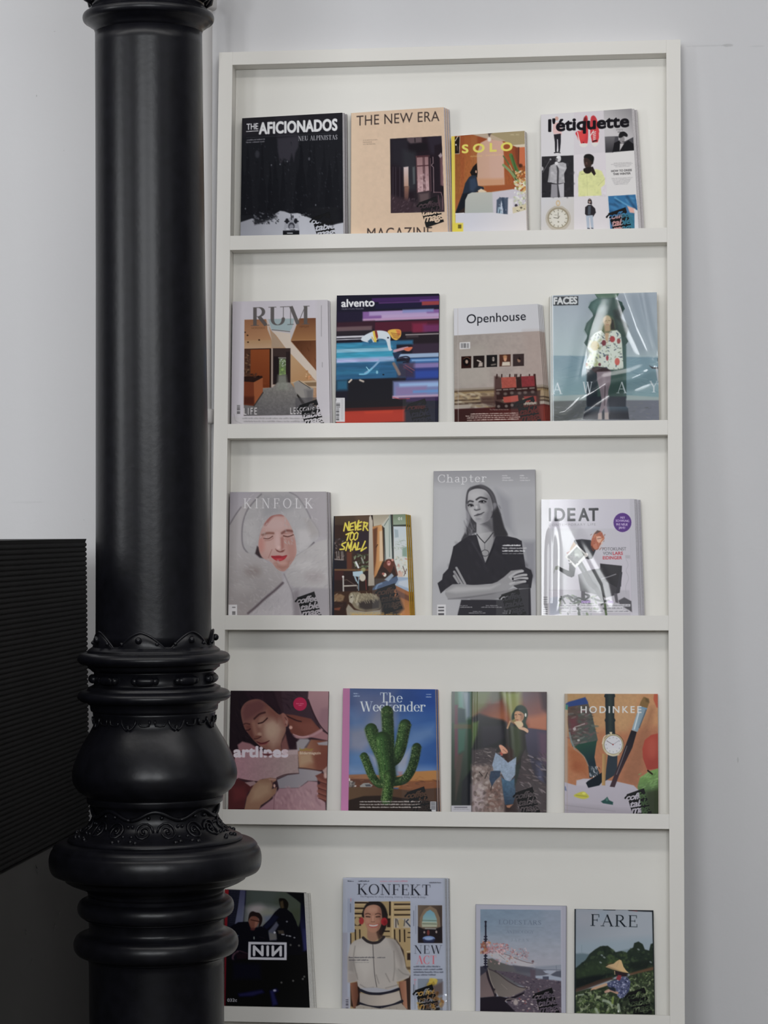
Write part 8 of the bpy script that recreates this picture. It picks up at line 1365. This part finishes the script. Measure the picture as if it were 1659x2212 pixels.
    c.pg([(45, 70), (78, 72), (72, 2300), (40, 2300)], '#1d2328', 4); c.pg([(1515, 100), (1550, 105), (1590, 2300), (1565, 2300)], '#1a1d20', 5); c.pg([(280, 66), (500, 68), (480, 82), (300, 80)], '#2a2526', 4); c.pg([(570, 78), (840, 84), (820, 102), (600, 96)], '#23282c', 4); c.pg([(1050, 92), (1545, 96), (1545, 132), (1300, 122), (1080, 112)], '#1d2024', 5); c.pg([(1100, 108), (1240, 110), (1240, 122)], '#7a3034', 4)
    return c
# ------------------------------------------------------------------ magazines
def print_material(name, rough, coat, coat_r, spec=0.4):
    m = bpy.data.materials.new(name); m.use_nodes = True; nt = m.node_tree; b = nt.nodes['Principled BSDF']
    a = nt.nodes.new('ShaderNodeAttribute'); a.attribute_name = 'print'
    nt.links.new(a.outputs['Color'], b.inputs['Base Color'])
    b.inputs['Roughness'].default_value = rough; b.inputs['Specular IOR Level'].default_value = spec
    b.inputs['Coat Weight'].default_value = coat; b.inputs['Coat Roughness'].default_value = coat_r
    return m
M_MATTE = print_material('matte_print', 0.6, 0.0, 0.2, 0.07)
M_SATIN = print_material('satin_print', 0.5, 0.03, 0.2, 0.08)
M_SHINY = print_material('high_gloss_print', 0.45, 0.9, 0.08, 0.2)
M_GLOSS = print_material('gloss_print', 0.45, 0.35, 0.12, 0.2)
def film_material(name, rough, strength, ior=1.45):
    m = bpy.data.materials.new(name); m.use_nodes = True; nt = m.node_tree; nt.nodes.remove(nt.nodes['Principled BSDF'])
    out = nt.nodes['Material Output']; tr = nt.nodes.new('ShaderNodeBsdfTransparent'); gl = nt.nodes.new('ShaderNodeBsdfGlossy')
    gl.inputs['Roughness'].default_value = rough
    fr = nt.nodes.new('ShaderNodeFresnel'); fr.inputs['IOR'].default_value = ior
    k = nt.nodes.new('ShaderNodeMath'); k.operation = 'MULTIPLY'; k.inputs[1].default_value = strength; nt.links.new(fr.outputs[0], k.inputs[0])
    mx = nt.nodes.new('ShaderNodeMixShader'); nt.links.new(k.outputs[0], mx.inputs[0]); nt.links.new(tr.outputs[0], mx.inputs[1]); nt.links.new(gl.outputs[0], mx.inputs[2])
    nt.links.new(mx.outputs[0], out.inputs['Surface']); return m, nt, mx, out
M_WRAP = film_material('clear_plastic_wrap', 0.10, 1.6)[0]
def sticker_material():
    m, nt, mx, out = film_material('clear_sticker_film', 0.25, 0.15)
    at = nt.nodes.new('ShaderNodeAttribute'); at.attribute_name = 'ink'
    bk = nt.nodes.new('ShaderNodeBsdfPrincipled'); bk.inputs['Base Color'].default_value = (0.006, 0.006, 0.007, 1); bk.inputs['Roughness'].default_value = 0.3
    bk.inputs['Specular IOR Level'].default_value = 0.1
    m2 = nt.nodes.new('ShaderNodeMixShader'); nt.links.new(at.outputs['Fac'], m2.inputs[0]); nt.links.new(mx.outputs[0], m2.inputs[1]); nt.links.new(bk.outputs[0], m2.inputs[2])
    nt.links.new(m2.outputs[0], out.inputs['Surface']); return m
M_STICK = sticker_material()
PAGE = {}
def page_material(c):
    if c not in PAGE:
        PAGE[c] = mat('pages_'+c.strip('#'), c, 0.8, 0.15, noise=0.10, nscale=350)
    return PAGE[c]
# the share of light that reaches each shelf, used to turn the seen colours back into ink colours
ROW_LIGHT = [0.78, 0.75, 0.70, 0.645, 0.57]
def grid_mesh(name, P, colors=None, attr='print', scalar=False):
    nv, nu = P.shape[:2]; me = bpy.data.meshes.new(name)
    idx = np.arange(nv*nu).reshape(nv, nu)
    q = np.stack([idx[:-1, :-1], idx[1:, :-1], idx[1:, 1:], idx[:-1, 1:]], -1).reshape(-1, 4)
    me.vertices.add(nv*nu); me.vertices.foreach_set('co', P.reshape(-1).astype(np.float32))
    me.loops.add(q.size); me.loops.foreach_set('vertex_index', q.reshape(-1).astype(np.int32))
    me.polygons.add(len(q)); me.polygons.foreach_set('loop_start', np.arange(0, q.size, 4, dtype=np.int32))
    me.polygons.foreach_set('use_smooth', np.ones(len(q), bool))
    if colors is not None:
        if scalar:
            a = me.attributes.new(attr, 'FLOAT', 'POINT'); a.data.foreach_set('value', colors.reshape(-1).astype(np.float32))
        else:
            a = me.attributes.new(attr, 'FLOAT_COLOR', 'POINT')
            c = np.concatenate([colors.reshape(-1, 3), np.ones((nv*nu, 1))], 1); a.data.foreach_set('color', c.reshape(-1).astype(np.float32))
    me.update(calc_edges=True); return me
INK = None
def sticker_ink(n):
    """coverage of the black label print: a tilted block with three lines of heavy slanted script left clear"""
    global INK
    if INK is None:
        c = Cover(0, 0, 1.0, [(-12, -24), (58, -24), (58, 54), (-12, 54)], '#000000', res=2.4)
        c.lo = np.array([-12.0, -24.0]); c.k = 2.4; c.w = int(70*2.4)+1; c.h = int(78*2.4)+1; c.a = np.zeros((c.h, c.w, 3))
        c.pg([(-1, -1), (36, -14), (53, 40), (15, 53)], '#ffffff')
        c.ln([(-4, 7), (0, 3), (3, 8)], 4, '#ffffff')
        for t, x, y, w, h in (('coffee', -3, 13, 46, 13), ('table', 5, 27.5, 42, 13.5), ('mags', 9, 41, 43, 15)):
            c.tx(t, x, y, w, h, '#000000', -.16, .055, .28, 1, .92)
        INK = c.a[..., 0]
    return INK
def build_magazine(key, shelf, label, T=0.008, rough='satin', spine='#888888', page='#c9c6c0', back='#9a9896', copies=(), bend=0.0, sticker=None, wrap=None, curl=None, fan=0.0, gap=0.0012):
    c = COVERS[key](); q = c.px
    tot = (T+gap)*(1+len(copies))
    n_top = -DEP+tot+0.0015; vboard = VS[2*shelf+2]-0.0106; n_board = min(-0.0134, -DEP+tot+0.006); n_board = max(n_board, -DEP+tot+0.001)
    n_top = min(n_top, -0.0125)
    def uvn(px, py, n):
        d = ray(px, py); t = (((RO+RN*n)-CAM) @ RN)/(d @ RN); P = CAM+d*t-RO
        return P @ RU, P @ RV
    # cover rectangle on the rack: corner positions in rack coordinates
    n1 = n_top+(n_board-n_top)*0.9
    cs = [uvn(*q[0], n_top), uvn(*q[1], n_top), uvn(*q[2], n1), uvn(*q[3], n1)]
    for k in (0, 3): cs[k] = (max(cs[k][0], 0.0035), cs[k][1])
    for k in (1, 2): cs[k] = (min(cs[k][0], 0.9965), cs[k][1])
    ext = (vboard-(cs[2][1]+cs[3][1])/2)/((cs[2][1]+cs[3][1])/2-(cs[0][1]+cs[1][1])/2)
    VM = 1+ext
    def surf(U, V, off=0.0):
        u = (cs[0][0]*(1-U)+cs[1][0]*U)*(1-V)+(cs[3][0]*(1-U)+cs[2][0]*U)*V
        v = (cs[0][1]*(1-U)+cs[1][1]*U)*(1-V)+(cs[3][1]*(1-U)+cs[2][1]*U)*V
        n = n_top+(n1-n_top)*V
        n = np.where(V > 1, np.minimum(n, max(n1, n_board)), n)
        n = n+bend*np.sin(np.pi*np.clip(U, 0, 1))*np.clip(1.1-V, 0, 1)
        if curl: n = n+curl(U, V)*np.clip(1.0-V, 0, .1)/.1*(1.0 if off > -.0003 else 0.0)
        v = np.minimum(v, vboard)
        return RO+RU*u[..., None]+RV*v[..., None]+RN*(n+off)[..., None]
    Wp = (np.linalg.norm(q[1]-q[0])+np.linalg.norm(q[2]-q[3]))/2; Hp = np.linalg.norm(q[3]-q[0])
    nu, nv = int(Wp*1.15), int(Hp*VM*1.15)
    U, V = np.meshgrid(np.linspace(0, 1, nu), np.linspace(0, VM, nv))
    base_p = surf(np.array([[.5]]), np.array([[VM]]))[0, 0] - RN*T*.5
    t = thing('magazine', label, 'magazine', base_p, 'magazines on the white rack'); B = np.array(t.location)
    ink = lin(np.clip(c.sample(U, V), 0, 1)); gray = ink @ np.array([.25, .6, .15])
    alb = np.clip((gray[..., None]*.09+ink*.91-0.004)/ROW_LIGHT[shelf], 0.002, 0.86)
    link('front_cover', grid_mesh('front_cover', surf(U, V)-B, alb), {'matte': M_MATTE, 'satin': M_SATIN, 'gloss': M_GLOSS, 'shiny': M_SHINY}[rough], t)
    # page block, back cover and spine follow the same curve
    g = np.linspace(0.004, 0.994+fan, 14); gv = np.linspace(0.003, VM, 14)
    U2, V2 = np.meshgrid(g, gv); F = surf(U2, V2, -0.0004)-B; K_ = surf(U2, V2, -T+.0004)-B
    bm = bmesh.new(); fv = [[bm.verts.new(p) for p in r] for r in F]; kv = [[bm.verts.new(p) for p in r] for r in K_]
    m_ = len(g)
    for i in range(m_-1):
        for j in range(m_-1):
            bm.faces.new((fv[i][j], fv[i+1][j], fv[i+1][j+1], fv[i][j+1])); bm.faces.new((kv[i][j], kv[i][j+1], kv[i+1][j+1], kv[i+1][j]))
        for a, b2 in ((0, 0), (m_-1, m_-1)):
            bm.faces.new((fv[i][a], kv[i][a], kv[i+1][a], fv[i+1][a])); bm.faces.new((fv[a][i], fv[a][i+1], kv[a][i+1], kv[a][i]))
    bmesh.ops.recalc_face_normals(bm, faces=bm.faces); obj('page_block', bm, page_material(page), t)
    g = np.linspace(0, 1, 12); U3, V3 = np.meshgrid(g, np.linspace(0, VM, 12))
    link('back_cover', grid_mesh('back_cover', (surf(U3, V3, -T)-B)[:, ::-1]), mat('cover_'+back.strip('#'), back, .45, .3), t)
    S = np.stack([surf(np.full(12, 0.0)-.0006*math.sin(math.pi*s)*4, np.linspace(0, VM, 12), -T*s) for s in np.linspace(0, 1, 7)], 1)-B
    link('spine', grid_mesh('spine', S[:, ::-1]), mat('cover_'+spine.strip('#'), spine, .45, .3), t)
    parts = [o for o in t.children]
    if sticker:
        ax, ay = sticker; ink = sticker_ink(0); h, w_ = ink.shape
        X = ax-12+np.arange(w_)/2.4; Y = ay-24+np.arange(h)/2.4; XX, YY = np.meshgrid(X, Y)
        Vs = (YY-(q[0][1]+q[1][1])/2)/((q[3][1]+q[2][1])/2-(q[0][1]+q[1][1])/2)
        lx = q[0][0]+(q[3][0]-q[0][0])*Vs; rx = q[1][0]+(q[2][0]-q[1][0])*Vs
        Us = (XX-lx)/(rx-lx)
        ty = q[0][1]*(1-Us)+q[1][1]*Us; by = q[3][1]*(1-Us)+q[2][1]*Us; Vs = (YY-ty)/(by-ty)
        keep = int((Vs[:, w_//2] < VM-.01).sum()); kx = int((Us[0] < .996).sum())
        o = link('shop_sticker', grid_mesh('shop_sticker', surf(Us[:keep, :kx], Vs[:keep, :kx], .0005)-B, ink[:keep, :kx], 'ink', True), M_STICK, t)
        o['label'] = 'clear sticker with black script lettering'
    if wrap is not None:
        nu2, nv2 = 120, 150; U4, V4 = np.meshgrid(np.linspace(-.003, 1.004, nu2), np.linspace(-.003, VM-.002, nv2))
        Pw = surf(U4, np.clip(V4, -.01, VM))+RN*(0.0011+wrap(U4, V4)*np.clip(1.0-V4, 0, .06)/.06)[..., None]-B
        o = link('plastic_wrap', grid_mesh('plastic_wrap', Pw), M_WRAP, t); o['label'] = 'creased clear plastic wrap'
    for i, (dx, lab) in enumerate(copies):
        r = t.copy(); COL.objects.link(r); r.location = Vector(B - RN*(T+gap)*(i+1) + RU*dx*(i+1)*.00105); r['label'] = lab
        for ch in parts:
            k = ch.copy(); COL.objects.link(k); k.parent = r
    return t
def ridge(pts, w, h):
    pts = np.array(pts, float)
    def f(U, V):
        d = np.full(U.shape, 1e9)
        for a, b in zip(pts, pts[1:]):
            e = b-a; tt = np.clip(((U-a[0])*e[0]+(V-a[1])*e[1])/(e@e), 0, 1)
            d = np.minimum(d, np.hypot(U-a[0]-tt*e[0], V-a[1]-tt*e[1]))
        return h*np.exp(-(d/w)**2)
    return f
def addf(*fs): return lambda U, V: sum(f(U, V) for f in fs)

build_magazine('forest', 0, 'magazine with a dark snowy forest cover, at the left end of the top shelf', .009, 'satin', '#1b1b20', '#a8a4a6', '#3a3a40',
    [(4, 'second copy tucked behind the dark snowy forest magazine, its right edge showing')], sticker=(675, 472), fan=.026)
build_magazine('sandstone', 0, 'sand coloured magazine with a dim interior photo, second on the top shelf', .0075, 'satin', '#6a5546', '#b9b0b4', '#c9ae94',
    [(4, 'copy directly behind the sand coloured magazine on the top shelf'), (4, 'rearmost copy in the stack of sand coloured magazines on the top shelf')], bend=.002, sticker=(906, 439), fan=.016)
build_magazine('interior_yellow', 0, 'small magazine with a yellow spine and wood panelled room cover, top shelf', .008, 'satin', '#d9bf3e', '#c9c3be', '#c9b040',
    [(2, 'second copy behind the small yellow-spined magazine on the top shelf')], bend=.002, fan=.018)
build_magazine('outfit_grid', 0, 'magazine with a grid of clothes and red shoes, right end of top shelf', .009, 'satin', '#b9b6b8', '#c4bfc0', '#c4c0c2',
    [(6, 'second copy behind the magazine with red shoes, its pale right edge showing')], sticker=(1315, 462), fan=.035)
build_magazine('wooden_room', 1, 'white bordered magazine with a timber room cover, left end of the second shelf', .0085, 'matte', '#b9b4b8', '#6a6668', '#b9b4b8',
    [(3, 'second copy behind the white bordered timber room magazine')], sticker=(648, 877))
build_magazine('cyclist', 1, 'magazine with a blurred racing cyclist in blue and purple streaks, second shelf', .010, 'satin', '#1a1a22', '#8a8688', '#1c1a26', [], sticker=(882, 875))
build_magazine('red_chairs', 1, 'magazine with two red chairs and a pale grey top band, second shelf', .0045, 'matte', '#9a938e', '#37333a', '#1b1a1e',
    [(3.2, 'first of the copies fanned out behind the red chairs magazine'), (3.2, 'second of the copies fanned out behind the red chairs magazine'), (3.2, 'rearmost copy in the fan behind the red chairs magazine')], sticker=(1116, 870), fan=.006)
build_magazine('seaside', 1, 'plastic wrapped magazine with a woman in flowered dress by the sea, second shelf', .0075, 'satin', '#9c8f3a', '#b5b0a0', '#9c8f3a',
    [(-4, 'copy with a mustard spine right behind the wrapped seaside magazine'), (-3, 'rearmost mustard-spined copy behind the wrapped seaside magazine')], bend=.002,
    wrap=addf(ridge([(-.02, 1.02), (.25, .84), (.5, .70), (.75, .66), (.98, .58)], .075, .0062), ridge([(.70, -.02), (.82, .28), (.99, .60)], .07, .0046), ridge([(.86, -.02), (.93, .30), (1.0, .5)], .03, .003), ridge([(.45, .02), (.34, .30), (.22, .75)], .09, .003)))
build_magazine('fur_hood', 2, 'magazine with a face wrapped in a grey fur hood, left end of the third shelf', .009, 'matte', '#8a8486', '#a8a2a4', '#9a9496',
    [(5, 'second copy behind the grey fur hood magazine')], sticker=(642.5, 1292), fan=.016)
build_magazine('small_flat', 2, 'small dark magazine with yellow brush lettering and a sleeping dog, third shelf', .007, 'satin', '#141820', '#a8842c', '#b8923a',
    [(3.2, 'copy directly behind the small magazine with yellow brush lettering'), (3.2, 'rearmost copy behind the small magazine with yellow brush lettering')], sticker=(816.5, 1274), fan=.02)
build_magazine('crossed_arms', 2, 'tall black and white magazine with a person in a blazer, arms crossed, third shelf', .008, 'satin', '#85838a', '#8a888c', '#77757c', [], sticker=(1084, 1286))
build_magazine('running_photographer', 2, 'white magazine with a running figure and purple dot, right end of the third shelf', .008, 'shiny', '#9a98a0', '#b5b2b8', '#b5b2b8',
    [(8, 'second copy behind the white magazine with the purple dot, its right edge showing')], curl=lambda U, V: np.clip((V-.12)/.35, 0, 1)**2*(3-2*np.clip((V-.12)/.35, 0, 1))*(ridge([(.12, -.1), (.10, 1.2)], .05, .0034)(U, V)+ridge([(.20, .10), (.62, .75), (.70, 1.1)], .07, .0013)(U, V)), gap=.0045, fan=.03)
build_magazine('sleeping_pair', 3, 'magazine with two people asleep in pale pink sleeves, fourth shelf beside the column', .008, 'satin', '#1e161b', '#8a7a7e', '#5a4248', [])
build_magazine('cactus', 3, 'magazine with a pink spine and a green cactus on blue sky, fourth shelf', .008, 'satin', '#b06f9a', '#b89a88', '#b06f9a',
    [(3.5, 'second copy behind the green cactus magazine, its thin right edge showing')], sticker=(880, 1713), fan=.012)
build_magazine('dusk_figure', 3, 'glossy magazine with a standing figure in jeans on stony ground, fourth shelf', .009, 'gloss', '#4a6a56', '#8a8688', '#2a2a2c', [], bend=.0015,
    sticker=(1114, 1714), curl=addf(ridge([(.225, -.1), (.215, 1.2)], .03, .0016), ridge([(.56, -.05), (.62, .6), (.60, 1.1)], .06, .0012)))
build_magazine('brushes_watch', 3, 'magazine with paintbrushes and a wristwatch on a tan cover, fourth shelf right end', .010, 'matte', '#a39a90', '#b5aaa0', '#ab7d5c', [], sticker=(1355, 1717))
build_magazine('two_men', 4, 'nearly black magazine with two men and a boxed logo, lowest shelf beside the column', .008, 'satin', '#6a1620', '#cfcdc8', '#8a8886',
    [(3, 'second copy behind the nearly black magazine on the lowest shelf')], fan=.055)
build_magazine('smiling_model', 4, 'large magazine with a smiling model in a pale blouse and red earrings, lowest shelf', .008, 'satin', '#9a9ca6', '#a3a4aa', '#9a9ca6',
    [(5, 'second copy behind the magazine with the smiling model')], sticker=(897.6, 2140.5), bend=.001, fan=.02,
    wrap=addf(ridge([(.012, -.1), (.012, 1.2)], .02, .0030), ridge([(.06, -.1), (.04, 1.2)], .02, .0012), ridge([(.80, 1.02), (1.0, .93)], .04, .004)))
build_magazine('pagoda_harbour', 4, 'white bordered magazine with a pagoda roof above a harbour, lowest shelf', .008, 'matte', '#7f7d86', '#8a8890', '#9a9aa6', [], sticker=(1156, 2147.5))
build_magazine('tea_picker', 4, 'magazine with a tea picker in a straw hat on green fields, lowest shelf right end', .009, 'satin', '#1d2328', '#2a2c2e', '#1d2328', [], sticker=(1356, 2147))
